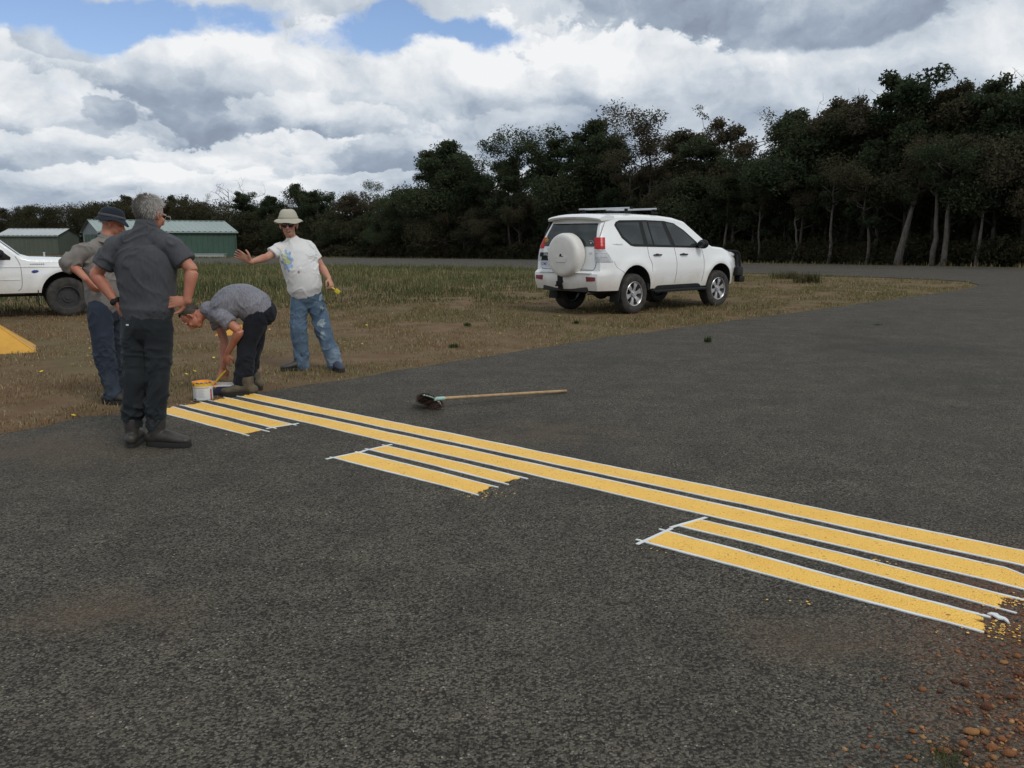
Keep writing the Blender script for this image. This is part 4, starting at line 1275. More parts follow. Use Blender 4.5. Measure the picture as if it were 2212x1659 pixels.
bm = BM(); shell(bm, rT + .0012, .012, hT * .78); bm_obj('label', bm, M_LABEL, tin)
bm = BM(); shell(bm, rT + .0012, hT * .78, hT * .93); bm_obj('label_band', bm, M_YBAND, tin)
bm = BM(); shell(bm, rT + .0022, hT * .70, hT * .725, -2.6, -.6); bm_obj('red_rule', bm, M_RED, tin)
bm = BM(); shell(bm, rT + .0022, hT * .06, hT * .62, -.42, -.20, 6); bm_obj('side_print', bm, M_RED, tin)
bm = BM(); shell(bm, rT + .0022, hT * .08, hT * .15, -2.45, -2.0, 8); shell(bm, rT + .0022, hT * .80, hT * .90, -2.6, -2.3, 8); bm_obj('green_print', bm, M_DKG, tin)
bm = BM()
for k in range(9): shell(bm, rT + .0020, hT * (.22 + k * .05), hT * (.22 + k * .05) + .0022, -2.35, -2.35 + .35 + .15 * ((k * 7) % 4) / 3, 6); shell(bm, rT + .0020, hT * (.22 + k * .05), hT * (.22 + k * .05) + .0022, -1.75, -1.0 - .1 * (k % 3), 8)
bm_obj('fine_print', bm, M_GREYP, tin)
bm = BM(); cyl(bm, (0, 0, hT - .018), (0, 0, 1), rT - .005, .012, 40); shell(bm, rT - .0045, hT - .03, hT + .001)
for k in range(7):
    a = -2.9 + k * .42 + random.random() * .2; L_ = random.uniform(.01, .035); 
    tube(bm, [V(((rT + .003) * math.cos(a), (rT + .003) * math.sin(a), hT + .002)), V(((rT + .0035) * math.cos(a), (rT + .0035) * math.sin(a), hT - L_))], [.006, .003], n=6)
bm_obj('paint', bm, M_ORANGE, tin)
bm = BM(); hd = [V(((rT + .004) * math.cos(a) * 1.0, (rT + .012) * math.sin(a) if False else -.02 - .0 * a, 0)) for a in (0,)]
pts = [V((rT * math.cos(a), -.012 - rT * .55 * math.sin(a), hT * .80 - .11 * math.sin(a))) for a in np.linspace(0, math.pi, 15)]
pts = [V((rT * 1.03, 0, hT * .84)), V((rT * 1.05, .03, hT * .70)), V((rT * .95, .10, hT * .52)), V((0, rT + .05, hT * .40)), V((-rT * .95, .10, hT * .52)), V((-rT * 1.05, .03, hT * .70)), V((-rT * 1.03, 0, hT * .84))]
tube(bm, pts, [.002] * 7, n=6, sub=4); bm_obj('wire_handle', bm, M_TIN, tin)

q = gp(480, 850)
tray = empty('paint_tray', V((q.x, q.y, .004)), 'white paint tray with orange paint standing behind the tin', 'paint tray', rz=R(6))
tw, tl = .165, .0
M_TRAYIN = mat('white_tray_plastic', (.74, .75, .75), .35); M_BLUEP = mat('dark_blue_tray', (.03, .035, .07), .4)
def trayshape(s, th, z0):
    bm = BM(); n = 10
    rows = []
    for k in range(n + 1):
        t = k / n; y0, y1 = -.10, .13
        x = -.11 + .26 * t; z = z0 + (.035 if t < .3 else .035 + (t - .3) * .05)
        rows.append([bm.verts.new(p) for p in ((x, y0 * s, .085 * s + z0 * 0), (x, y0 * s + .02, z), (x, y1 * s - .02, z), (x, y1 * s, .085 * s))])
    for a, b in zip(rows[:-1], rows[1:]):
        for i in range(3): bm.faces.new((a[i], b[i], b[i + 1], a[i + 1]))
    return bm
def rim_tray():
    bm = BM(); L0, L1, W0, W1 = -.13, .155, -.10, .10
    # floor falls away to the left (the well)
    def z(x): return .018 + max(0, (x + .02)) * .34
    xs = np.linspace(L0 + .015, L1 - .02, 12); rows = []
    for x in xs: rows.append([bm.verts.new((x, y, zz)) for y, zz in ((W0, .082), (W0 + .014, z(x)), (W1 - .014, z(x)), (W1, .082))])
    for a, b in zip(rows[:-1], rows[1:]):
        for i in range(3): bm.faces.new((a[i], b[i], b[i + 1], a[i + 1]))
    l = [bm.verts.new((L0, W0, .082)), bm.verts.new((L0, W1, .082))]; bm.faces.new((l[0], rows[0][1], rows[0][2], l[1])); bm.faces.new((l[0], rows[0][0], rows[0][1])); bm.faces.new((l[1], rows[0][2], rows[0][3]))
    return bm
bm = rim_tray(); me = bpy.data.meshes.new('tray'); bm.normal_update(); bm.to_mesh(me); bm.free(); mesh_obj('liner', evaluated(me, [('SOLIDIFY', dict(thickness=.003))]), M_TRAYIN, tray)
bm = BM(); tube(bm, [V((-.13, -.10, .083)), V((.14, -.10, .083)), V((.155, -.07, .083)), V((.155, .07, .083)), V((.14, .10, .083)), V((-.13, .10, .083)), V((-.13, -.10, .083))], [(.006, .003)] * 7, side=V((0, 0, 1)), n=6, round_end=False); bm_obj('rim', bm, M_TRAYIN, tray)
bm = BM(); add_box(bm, (.01, -.104, .043), (.24, .004, .075), bev=.001); add_box(bm, (.01, .104, .043), (.24, .004, .075), bev=.001); add_box(bm, (-.134, 0, .043), (.004, .19, .075), bev=.001); bm_obj('outer_wall', bm, M_BLUEP, tray)
bm = BM(); add_box(bm, (-.075, 0, .052), (.10, .168, .03), bev=.006); add_box(bm, (-.075, -.104, .078), (.10, .010, .012), bev=.003); bm_obj('paint', bm, M_ORANGE, tray)

# ------------------------------------------------------------------ vehicles
def m_carpaint():
    m, b = begin('dusty_white_car_paint'); co = coords(); x_, y_, z_ = sep(co)
    n = noise(co, 3.0, 5, .6); n2 = noise(co, 14, 4, .6)
    dirt = sstep(z_ + (n - .5) * .5 + (n2 - .5) * .12, .86, .42)
    c = mixc(dirt * .55, (.82, .83, .82), (.46, .38, .27)); c = mixc(sstep(n2, .5, .8) * .12, c, (.55, .50, .42))
    put(c, b.inputs['Base Color']); put(dirt * .35 + .22, b.inputs['Roughness'])
    b.inputs['Coat Weight'].default_value = .6; b.inputs['Coat Roughness'].default_value = .06
    return m
M_CAR = m_carpaint()
def m_glass():
    m, b = begin('tinted_glass'); b.inputs['Base Color'].default_value = (.012, .018, .017, 1); b.inputs['Roughness'].default_value = .03
    b.inputs['Specular IOR Level'].default_value = .5
    n = noise(coords(), 1.6, 3, .5); put(mixc(sstep(n, .35, .7), (.010, .014, .014), (.035, .046, .044)), b.inputs['Base Color']); return m
M_GLASS = m_glass()
M_BLACK = mat('black_trim', (.011, .011, .012), .65, c2=(.018, .018, .017), spec=.25)
M_WELL = mat('dark_wheel_well', (.012, .011, .010), .9)
M_UNDER = mat('dusty_underbody', (.035, .032, .028), .85, ns=4)
def m_tyre():
    m, b = begin('tyre_rubber'); co = coords(); n = noise(co, 8, 4, .6)
    put(mixc(sstep(n, .35, .7), (.022, .021, .020), (.060, .052, .042)), b.inputs['Base Color']); put(.85, b.inputs['Roughness']); return m
M_TYRE = m_tyre()
M_ALLOY = mat('silver_alloy', (.56, .56, .57), .32, metal=.55, c2=(.45, .44, .43), ns=10)
M_STEEL = mat('dark_steel_rim', (.05, .05, .052), .5, metal=.4)
M_REDL = mat('red_lamp_lens', (.46, .010, .010), .25, spec=.35)
M_DRED = mat('dark_red_reflector', (.20, .010, .010), .2)
M_CLEAR = mat('clear_lamp_lens', (.62, .64, .65), .2, metal=.15, coat=.3, ns=5, c2=(.40, .41, .42))
M_COVER = mat('cream_wheel_cover', (.70, .69, .65), .5, c2=(.62, .60, .55), ns=2.5)
M_CHROME = mat('chrome', (.7, .7, .7), .12, metal=1)
M_BAR = mat('silver_bar', (.50, .51, .52), .3, metal=.6)
M_SEAM = mat('panel_gap', (.10, .10, .10), .8)
M_PLATE = mat('plate_white', (.72, .74, .76), .4); M_PBLUE = mat('plate_blue', (.02, .05, .25), .5)
M_STICK = mat('yellow_sticker', (.65, .55, .05), .5)

class Body:
    """vehicle shell: profile curves give every surface point"""
    def __init__(s, **k): s.__dict__.update(k)
    def W(s, x, z): return float(np.interp(z, s.wz, s.ww)) * (1 + 0.0 * x)
    def ends(s, z): return float(np.interp(z, s.rz, s.rx)), float(np.interp(z, s.fz, s.fx))
    def top(s, x): return float(np.interp(x, s.tx, s.tz))
    def plan(s, x, z):
        r, f = s.ends(z); a = max(0.0, 1 - (x - r) / s.rr); b = max(0.0, 1 - (f - x) / s.fr)
        return 1 - s.rp * a ** 2.6 - s.fp * b ** 2.4
    def side(s, x, z):
        w = s.W(x, z)
        for (cx, cz, rr, out) in s.flares:
            d = math.hypot(x - cx, (z - cz)); w += out * math.exp(-((d - rr) / .11) ** 2) * (1 if z > cz - .2 else .6)
        return w * s.plan(x, z)
    def build(s, parent, name='body', mat_=None, N=96):
        bm = BM(); rows = []; nz = 26; na = 7
        for i in range(N + 1):
            t = i / N; zt = 1.2
            for _ in range(30):
                r, f = s.ends(zt); x = r + (f - r) * t; zt = zt * .5 + .5 * s.top(x)
            sec = []
            rz_, ry_ = s.rnd_z, s.rnd_y
            for j in range(nz):
                z = s.zb(0) + (zt - rz_ - s.zb(0)) * j / (nz - 1); r, f = s.ends(z); xx = r + (f - r) * t
                sec.append((xx, s.side(xx, z), z))
            y0 = sec[-1][1]; xx = sec[-1][0]
            for j in range(1, na + 1):
                a = j / na * math.pi / 2; z = zt - rz_ + rz_ * math.sin(a); r, f = s.ends(z); x2 = r + (f - r) * t
                sec.append((x2, y0 - ry_ * (1 - math.cos(a)), z))
            y1 = sec[-1][1]
            for j in range(1, 7):
                u_ = j / 6; sec.append((sec[nz + na - 1][0], y1 * (1 - u_), zt + s.crown * (1 - (1 - u_) ** 2)))
            rows.append(sec)
        n = len(rows[0]); L, Rr = [], []
        for sec in rows:
            Rr.append([bm.verts.new((x, -y, z)) for x, y, z in sec]); L.append([bm.verts.new((x, y, z)) for x, y, z in sec[:-1]] ); L[-1].append(Rr[-1][-1])
        for A in (Rr, L):
            for a, b in zip(A[:-1], A[1:]):
                for j in range(n - 1): bm.faces.new((a[j], b[j], b[j + 1], a[j + 1]))
        for a, b, c, d in zip(Rr[:-1], Rr[1:], L[:-1], L[1:]): bm.faces.new((a[0], b[0], d[0], c[0]))
        for e_, sgn in ((0, -1), (-1, 1)):
            K = 12; prev = None
            for j in range(n - 1):
                a, b = Rr[e_][j], L[e_][j]; row = [a]
                for k in range(1, K):
                    u_ = k / K; y = a.co.y + (b.co.y - a.co.y) * u_
                    row.append(bm.verts.new((a.co.x + sgn * s.bulge * (1 - (y / a.co.y) ** 2), y, a.co.z)))
                row.append(b)
                if prev:
                    for k in range(K): bm.faces.new((prev[k], prev[k + 1], row[k + 1], row[k]))
                prev = row
            for k in range(K): bm.faces.new((prev[k], prev[k + 1], Rr[e_][-1])) if False else None
            # close the crown
            f_ = bm.faces.new(prev + [Rr[e_][-1]]) if True else None
        bmesh.ops.recalc_face_normals(bm, faces=bm.faces)
        me = bpy.data.meshes.new(name); bm.to_mesh(me); bm.free()
        # wheel arches
        cut = BM()
        for (cx, cz, rr) in s.arches:
            for sg in (-1, 1):
                M = Matrix.Translation((cx, sg * (s.ww[2] - .02), cz)) @ Matrix.Rotation(math.pi / 2, 4, 'X')
                bmesh.ops.create_cone(cut, cap_ends=True, segments=48, radius1=rr, radius2=rr, depth=.62, matrix=M)
                add_box(cut, (cx, sg * (s.ww[2] - .02), cz - .5), (rr * 1.9, .61, .8))
        cme = bpy.data.meshes.new('cut'); cut.to_mesh(cme); cut.free()
        co = bpy.data.objects.new('cut', cme); COL.objects.link(co)
        me = evaluated(me, [('BOOLEAN', dict(operation='DIFFERENCE', object=co, solver='EXACT'))])
        bpy.data.objects.remove(co)
        o = mesh_obj(name, me, [mat_ or M_CAR, M_WELL], parent, smooth=38)
        for p in me.polygons:
            c = p.center
            for (cx, cz, rr) in s.arches:
                if abs(c.x - cx) < rr + .01 and c.z < cz + rr + .01 and abs(c.y) < s.side(c.x, max(c.z, .5)) - .012 and (abs(p.normal.y) > .9 or math.hypot(c.x - cx, c.z - cz) < rr + .012): p.material_index = 1
            if c.z < s.zb(0) + .01: p.material_index = 1
        return o
    def panel(s, name, poly, m, parent, sg=-1, off=.003, th=.004, face='side', step=.05):
        """outline in (x, z) on the flank or (y, z) on the tail, laid on the shell"""
        pts = [V(p) for p in poly]; out = []
        for a, b in zip(pts, pts[1:] + pts[:1]):
            k = max(1, int((b - a).length / step)); out += [a.lerp(b, j / k) for j in range(k)]
        n0 = len(out); xs = [p.x for p in out]; zs = [p.y for p in out]
        for x in np.arange(min(xs) + step, max(xs), step):
            for z in np.arange(min(zs) + step, max(zs), step): out.append(V((x, z)))
        r = delaunay_2d_cdt(out, [(i, (i + 1) % n0) for i in range(n0)], [list(range(n0))], 1, 1e-5)
        def mp(p, o_):
            if face == 'side': return (p.x, sg * (s.side(p.x, p.y) + o_), p.y)
            rr_, _ = s.ends(p.y); yw = s.side(rr_ + .001, p.y)
            return (rr_ - s.bulge * (1 - (p.x / yw) ** 2) - o_, p.x, p.y)
        bm = BM(); a = [bm.verts.new(mp(p, off + th)) for p in r[0]]; b = [bm.verts.new(mp(p, off - .02)) for p in r[0]]
        for f in r[2]: bm.faces.new([a[i] for i in f])
        bd = [e for e in bm.edges if e.is_boundary]; idx = {v: i for i, v in enumerate(a)}
        for e in bd:
            i, j = idx[e.verts[0]], idx[e.verts[1]]; bm.faces.new((a[i], a[j], b[j], b[i]))
        for v in [v for v in b if not v.link_faces]: bm.verts.remove(v)
        bmesh.ops.recalc_face_normals(bm, faces=bm.faces)
        # make sure the outer skin faces outward
        f0 = bm.faces[0] if False else None
        return bm_obj(name, bm, m, parent, smooth=30)
    def seam(s, pts, parent, m=None, sg=-1, r=.0045, name='door_gap', face='side'):
        P = []
        for p in catmull([(*q, 0) for q in pts], 6):
            if face == 'side': P.append(V((p[0], sg * (s.side(p[0], p[1]) + .0005), p[1])))
            else:
                rr_, _ = s.ends(p[1]); yw = s.side(rr_ + .001, p[1]); P.append(V((rr_ - s.bulge * (1 - (p[0] / yw) ** 2) - .0005, p[0], p[1])))
        bm = BM(); tube(bm, P, [r] * len(P), n=5, round_end=False); return bm_obj(name, bm, m or M_SEAM, parent)

def wheel(parent, x, y, z, r, w, steer=0.0, style='alloy', sg=-1, rimr=.235):
    o = bpy.data.objects.new('wheel', None); COL.objects.link(o); o.parent = parent; o.location = (x, y, z); o.rotation_euler = (0, 0, steer)
    # tyre profile revolved about y
    prof = [(rimr, -w * .42), (rimr + .03, -w * .47), (r - .075, -w * .50), (r - .03, -w * .47), (r - .008, -w * .40), (r, -w * .28), (r, w * .28), (r - .008, w * .40), (r - .03, w * .47), (r - .075, w * .50), (rimr + .03, w * .47), (rimr, w * .42)]
    bm = BM(); n = 64; rings = []
    for k in range(n):
        a = 2 * math.pi * k / n; rings.append([])
        for j, (pr, py) in enumerate(prof):
            q = pr - (.009 if (k % 2 and 3 <= j <= 8) else 0); rings[-1].append(bm.verts.new((q * math.cos(a), py, q * math.sin(a))))
    for k in range(n):
        a, b = rings[k], rings[(k + 1) % n]
        for j in range(len(prof) - 1): bm.faces.new((a[j], a[j + 1], b[j + 1], b[j]))
        bm.faces.new((a[-1], a[0], b[0], b[-1]))
    bmesh.ops.recalc_face_normals(bm, faces=bm.faces)
    bm_obj('tyre', bm, M_TYRE, o, smooth=35)
    bm = BM(); yo = sg * w * .40
    ring = [V((rimr * .985 * math.cos(a), yo, rimr * .985 * math.sin(a))) for a in np.linspace(0, 2 * math.pi, 49)]
    tube(bm, ring, [(.014, .010)] * 49, side=V((0, 1, 0)), n=6, round_end=False)
    shellv = []
    for k in range(49):
        a = 2 * math.pi * k / 48; shellv.append((bm.verts.new((rimr * math.cos(a), yo, rimr * math.sin(a))), bm.verts.new((rimr * .93 * math.cos(a), -sg * w * .3, rimr * .93 * math.sin(a)))))
    for a, b in zip(shellv[:-1], shellv[1:]): bm.faces.new((a[0], b[0], b[1], a[1]))
    if style == 'alloy':
        for k in range(6):
            a = 2 * math.pi * k / 6 + .26
            rot = Matrix.Rotation(-a, 3, 'Y')
            P = [(.045, .030), (.12, .030), (.19, .050), (rimr * .99, .066)]
            vs = []
            for px_, hw in P:
                for sx2 in (-1, 1): vs.append((V((px_, 0, sx2 * hw)), sg * (w * .36 - (.02 if px_ < .1 else .0) + .0)))
            top_ = [bm.verts.new(rot @ V((v.x, 0, v.z)) + V((0, d, 0))) for v, d in vs]; bot = [bm.verts.new(rot @ V((v.x, 0, v.z * .8)) + V((0, d - sg * .035, 0))) for v, d in vs]
            for j in range(3):
                i0 = 2 * j; bm.faces.new((top_[i0], top_[i0 + 1], top_[i0 + 3], top_[i0 + 2])); bm.faces.new((top_[i0], top_[i0 + 2], bot[i0 + 2], bot[i0])); bm.faces.new((top_[i0 + 1], bot[i0 + 1], bot[i0 + 3], top_[i0 + 3]))
        cyl(bm, (0, sg * w * .33, 0), (0, 1, 0), .062, .05, 24); cyl(bm, (0, sg * (w * .33 + .025), 0), (0, 1, 0), .038, .02, 24)
        for k in range(6):
            a = 2 * math.pi * k / 6 + .78; cyl(bm, (.05 * math.cos(a), sg * (w * .33 + .026), .05 * math.sin(a)), (0, 1, 0), .009, .012, 8)
    else:
        cyl(bm, (0, sg * w * .16, 0), (0, 1, 0), rimr * .95, .02, 40); cyl(bm, (0, sg * w * .24, 0), (0, 1, 0), .10, .04, 24, r2=.085)
        for k in range(10):
            a = 2 * math.pi * k / 10; cyl(bm, (rimr * .72 * math.cos(a), sg * w * .20, rimr * .72 * math.sin(a)), (0, 1, 0), .022, .02, 12)
        cyl(bm, (0, sg * w * .30, 0), (0, 1, 0), .05, .06, 20)
    bmesh.ops.recalc_face_normals(bm, faces=bm.faces)
    bm_obj('rim', bm, M_ALLOY if style == 'alloy' else M_STEEL, o, smooth=35)
    bm = BM(); cyl(bm, (0, -sg * w * .05, 0), (0, 1, 0), rimr * .92, .02, 32); cyl(bm, (0, sg * w * .1, 0), (0, 1, 0), .15, .03, 32); bm_obj('brake_disc', bm, M_WELL, o)
    return o

def text_mesh(name, txt, size, m, parent, loc, rot, depth=.001, bold=0.0, xs=1.0):
    cu = bpy.data.curves.new('txt', 'FONT'); cu.body = txt; cu.size = size; cu.extrude = depth; cu.align_x = 'CENTER'; cu.align_y = 'CENTER'; cu.offset = bold
    to = bpy.data.objects.new('txt', cu); COL.objects.link(to); dg = bpy.context.evaluated_depsgraph_get(); dg.update()
    me = bpy.data.meshes.new_from_object(to.evaluated_get(dg)); bpy.data.objects.remove(to)
    me.materials.clear(); me.transform(Matrix.Diagonal((xs, 1, 1, 1)))
    o = mesh_obj(name, me, m, parent); o.location = loc; o.rotation_euler = rot; return o

LIFT = .07
B = Body(wz=[.40, .55, .80, 1.02, 1.20, 1.30, 1.70, 1.95], ww=[.885, .915, .940, .935, .905, .885, .735, .665],
         rz=[.40, .60, .66, .80, .84, 1.10, 1.30, 1.55, 1.82, 2.0], rx=[-.93, -.99, -1.00, -.99, -.915, -.905, -.885, -.80, -.67, -.62],
         fz=[.40, .60, .80, 1.0, 1.10, 1.2, 2.0], fx=[3.56, 3.62, 3.66, 3.62, 3.52, 3.40, 3.40],
         tx=[-1.1, -.7, -.3, .3, 1.0, 1.45, 1.80, 2.45, 2.60, 3.0, 3.3, 3.5, 3.7], tz=[1.845, 1.865, 1.895, 1.915, 1.905, 1.87, 1.80, 1.345, 1.285, 1.255, 1.20, 1.11, 1.0],
         rr=.42, fr=.75, rp=.10, fp=.20, bulge=.045, crown=.035, rnd_z=.075, rnd_y=.10,
         flares=[(0, .46, .52, .030), (2.79, .45, .52, .030)], arches=[(0, .47, .475), (2.79, .46, .47)])
B.zb = lambda t: .47
suv = empty('parked_four_wheel_drive', V((1.765, 17.45, 0)), 'white four wheel drive wagon with covered spare wheel on its tailgate, parked on the grass', 'four wheel drive', rz=R(42.0))
body = B.build(suv)
# flank: black surround, panes
for sg in (-1, 1):
    sur = [(-.36, 1.76), (-.42, 1.70), (-.30, 1.46), (-.10, 1.315), (.02, 1.295), (2.13, 1.255), (2.16, 1.275), (1.98, 1.42), (1.70, 1.62), (1.42, 1.755), (1.10, 1.80), (.5, 1.81), (-.25, 1.795)]
    w = B.panel('window_surround', sur, M_BLACK, suv, sg, .002, .003)
    panes = [[(-.33, 1.745), (-.37, 1.70), (-.25, 1.48), (-.06, 1.345), (.30, 1.335), (.31, 1.765)],
             [(.42, 1.335), (1.14, 1.315), (1.02, 1.775), (.42, 1.778)],
             [(1.28, 1.312), (2.02, 1.292), (1.90, 1.43), (1.66, 1.61), (1.40, 1.735), (1.15, 1.772)]]
    for p in panes: B.panel('side_window', p, M_GLASS, suv, sg, .006, .002)
    B.panel('window_divider', [(.585, 1.335), (.62, 1.335), (.60, 1.775), (.565, 1.775)], M_BLACK, suv, sg, .0105, .002)
    # doors: gaps and handles
    B.seam([(.40, 1.29), (.42, 1.10), (.50, .95), (.505, .80)], suv, sg=sg)
    B.seam([(1.24, 1.27), (1.29, 1.0), (1.29, .80), (1.26, .56)], suv, sg=sg)
    B.seam([(2.16, 1.25), (2.22, 1.0), (2.21, .75), (2.16, .56)], suv, sg=sg)
    B.seam([(-.62, 1.02), (-.55, .92), (-.40, .83), (-.35, .80)], suv, sg=sg, r=.003)
    for x0 in (.57, 1.42):
        bm = BM(); yy = B.side(x0, 1.13) ; P = [V((x0, sg * (yy - .004), 1.125)), V((x0 + .02, sg * (yy + .030), 1.13)), V((x0 + .20, sg * (yy + .030), 1.13)), V((x0 + .22, sg * (yy - .004), 1.125))]
        tube(bm, P, [(.013, .016)] * 4, side=V((0, 0, 1)), n=8, sub=3); bm_obj('door_handle', bm, M_BLACK, suv)
        bm = BM(); ball(bm, (x0 + .11, sg * (yy - .002), 1.125), (.075, .006, .032), sub=2); bm_obj('handle_recess', bm, M_SEAM, suv)
    # sill and side step
    bm = BM(); add_box(bm, (1.36, sg * .86, .505), (1.88, .10, .14), bev=.02); bm_obj('sill', bm, M_BLACK, suv)
    bm = BM(); add_box(bm, (1.38, sg * .955, .415), (1.75, .15, .05), bev=.018)
    for x0 in (.7, 1.4, 2.05): add_box(bm, (x0, sg * .86, .42), (.06, .2, .04))
    bm_obj('side_step', bm, M_BLACK, suv)
    # mud flap
    bm = BM(); add_box(bm, (-.47, sg * .83, .40), (.018, .24, .32), Matrix.Rotation(.12, 3, 'Y'), bev=.006); bm_obj('mud_flap', bm, M_BLACK, suv)
    bm = BM(); add_box(bm, (2.33, sg * .83, .44), (.018, .22, .22), bev=.006); bm_obj('mud_flap', bm, M_BLACK, suv)
    # mirror
    bm = BM(); ball(bm, (2.05, sg * 1.02, 1.335), (.085, .125, .095), sub=3); tube(bm, [V((2.08, sg * .88, 1.28)), V((2.07, sg * .97, 1.30))], [.03, .03], n=8)
    mir = bm_obj('wing_mirror', bm, M_BLACK, suv)
    bm = BM(); ball(bm, (1.978, sg * 1.02, 1.335), (.018, .098, .072), sub=2); bm_obj('mirror_glass', bm, M_GLASS, mir)
    # tail lamp wraps the corner
    def wrapc(u_, z, off):
        rr_, _ = B.ends(z); yw = B.side(rr_ + .001, z)
        if u_ < 0:
            y = yw + u_ * 1.0
            return V((rr_ - B.bulge * (1 - (y / yw) ** 2) - off, sg * y, z))
        return V((rr_ + u_, sg * (B.side(rr_ + u_, z) + off), z))
    def lamp(name, z0, z1, u0, u1, m, off=.014):
        bm = BM(); nu, nz_ = 14, 6; g, h = [], []
        for j in range(nz_ + 1):
            z = z0 + (z1 - z0) * j / nz_; ua, ub = u0(z), u1(z)
            g.append([bm.verts.new(wrapc(ua + (ub - ua) * i / nu, z, off * (1 - ((i / nu) * 2 - 1) ** 8 * .8))) for i in range(nu + 1)])
            h.append([bm.verts.new(wrapc(ua + (ub - ua) * i / nu, z, -.02)) for i in range(nu + 1)])
        for A in (g, h):
            for j in range(nz_):
                for i in range(nu): bm.faces.new((A[j][i], A[j][i + 1], A[j + 1][i + 1], A[j + 1][i]))
        for i in range(nu):
            bm.faces.new((g[0][i], h[0][i], h[0][i + 1], g[0][i + 1])); bm.faces.new((g[-1][i], g[-1][i + 1], h[-1][i + 1], h[-1][i]))
        for j in range(nz_):
            bm.faces.new((g[j][0], g[j + 1][0], h[j + 1][0], h[j][0])); bm.faces.new((g[j][-1], h[j][-1], h[j + 1][-1], g[j + 1][-1]))
        bmesh.ops.recalc_face_normals(bm, faces=bm.faces); return bm_obj(name, bm, m, suv, smooth=50)
    tlm = lamp('tail_light', 1.255, 1.47, lambda z: -.125, lambda z: .10, M_REDL)
    bm = BM(); 
    lamp('reversing_light', 1.015, 1.245, lambda z: -.125, lambda z: .10 + (1.245 - z) * .75, M_CLEAR)
    for zz in (1.10, 1.17):
        bm = BM(); tube(bm, [wrapc(u_, zz, .015) for u_ in (-.11, -.05, 0.01, .06, .12)], [.004] * 5, n=5); bm_obj('lamp_rib', bm, M_CHROME, suv)
    bm = BM(); tube(bm, [wrapc(u_, 1.36, .015) for u_ in (-.11, -.05, 0.01, .06, .09)], [.003] * 5, n=5); bm_obj('lamp_rib', bm, M_DRED, suv)
    # bumper reflector
    B.panel('reflector', [(sg * .60, .645), (sg * .80, .66), (sg * .80, .73), (sg * .585, .735)], M_DRED, suv, face='tail', off=.004, th=.008)
    # head lamp
    bm = BM(); ball(bm, (3.40, sg * .70, 1.09), (.18, .14, .075), sub=3); bm_obj('headlight', bm, M_CLEAR, suv)
    # wheels
    wheel(suv, 0, sg * .81, .385, .392, .265, 0, 'alloy', sg); wheel(suv, 2.79, sg * .81, .385, .392, .265, R(-3), 'alloy', sg)
# tail: glass, gaps, number plate surround
B.panel('rear_window', [(-.70, 1.30), (.70, 1.30), (.66, 1.50), (.60, 1.735), (-.60, 1.735), (-.66, 1.50)], M_GLASS, suv, face='tail', off=.003, th=.004)
B.seam([(-.735, 1.75), (-.745, 1.5), (-.745, 1.0), (-.69, .86)], suv, face='tail', name='tailgate_gap', r=.006)
B.seam([(.735, 1.75), (.745, 1.5), (.745, 1.0), (.69, .86)], suv, face='tail', name='tailgate_gap', r=.006)
B.seam([(-.69, .858), (0, .855), (.69, .858)], suv, face='tail', name='tailgate_gap', r=.007)
B.panel('plate_panel', [(.30, .90), (.74, .90), (.76, 1.10), (.30, 1.10)], M_BLACK, suv, face='tail', off=.003, th=.005)
B.panel('garnish', [(.22, 1.095), (.76, 1.095), (.76, 1.175), (.22, 1.175)], M_BLACK, suv, face='tail', off=.008, th=.02)
ROT_T = (math.pi / 2, 0, -math.pi / 2)
def tail_pt(y, z, off):
    rr_, _ = B.ends(z); yw = B.side(rr_ + .001, z); return V((rr_ - B.bulge * (1 - (y / yw) ** 2) - off, y, z))
p = tail_pt(.56, .955, .012)
pl = bpy.data.objects.new('number_plate', None)
bm = BM(); add_box(bm, (0, 0, 0), (.37, .13, .006), bev=.002); pl = bm_obj('number_plate', bm, M_PLATE, suv); pl.location = p; pl.rotation_euler = (math.pi / 2, 0, -math.pi / 2 - .06)
text_mesh('plate_number', '1DMT\u00b7787', .088, M_PBLUE, pl, (0, -.004, .0035), (0, 0, 0), .0006, .0012, .92)
bm = BM(); add_box(bm, (0, .053, .0036), (.34, .010, .001)); bm_obj('plate_stripe', bm, M_PBLUE, pl)
M_LETTER = mat('silver_lettering', (.62, .64, .66), .3, metal=.5)
text_mesh('tailgate_lettering', 'PRADO', .062, M_LETTER, suv, tail_pt(.47, 1.135, .030), ROT_T, .001, .001, 1.5)
text_mesh('badge_lettering', 'VX', .05, M_LETTER, suv, tail_pt(-.60, 1.17, .006), ROT_T, .001, .001, 1.3)
bm = BM()
for rx_, rz_ in ((.050, .034), (.024, .031), (.046, .014)):
    tube(bm, [tail_pt(.50, 1.235, .010) + V((0, rx_ * math.cos(a), rz_ * math.sin(a) + (.012 if rz_ < .02 else 0))) for a in np.linspace(0, 2 * math.pi, 25)], [.0035] * 25, n=5, round_end=False)
bm_obj('maker_badge', bm, M_CHROME, suv)
rotS = (math.pi / 2, 0, 0)
text_mesh('side_lettering', 'PRADO', .040, M_BAR, suv, (-.42, -(B.side(-.42, 1.33) + .003), 1.335), (math.pi / 2 - .12, 0, 0), .0008, 0, 1.5)
bm = BM(); tube(bm, [V((-.60, -(B.side(-.6, 1.34) + .003), 1.345)), V((-.52, -(B.side(-.52, 1.34) + .003), 1.34))], [.004, .004], n=5); bm_obj('side_lettering', bm, M_BAR, suv)
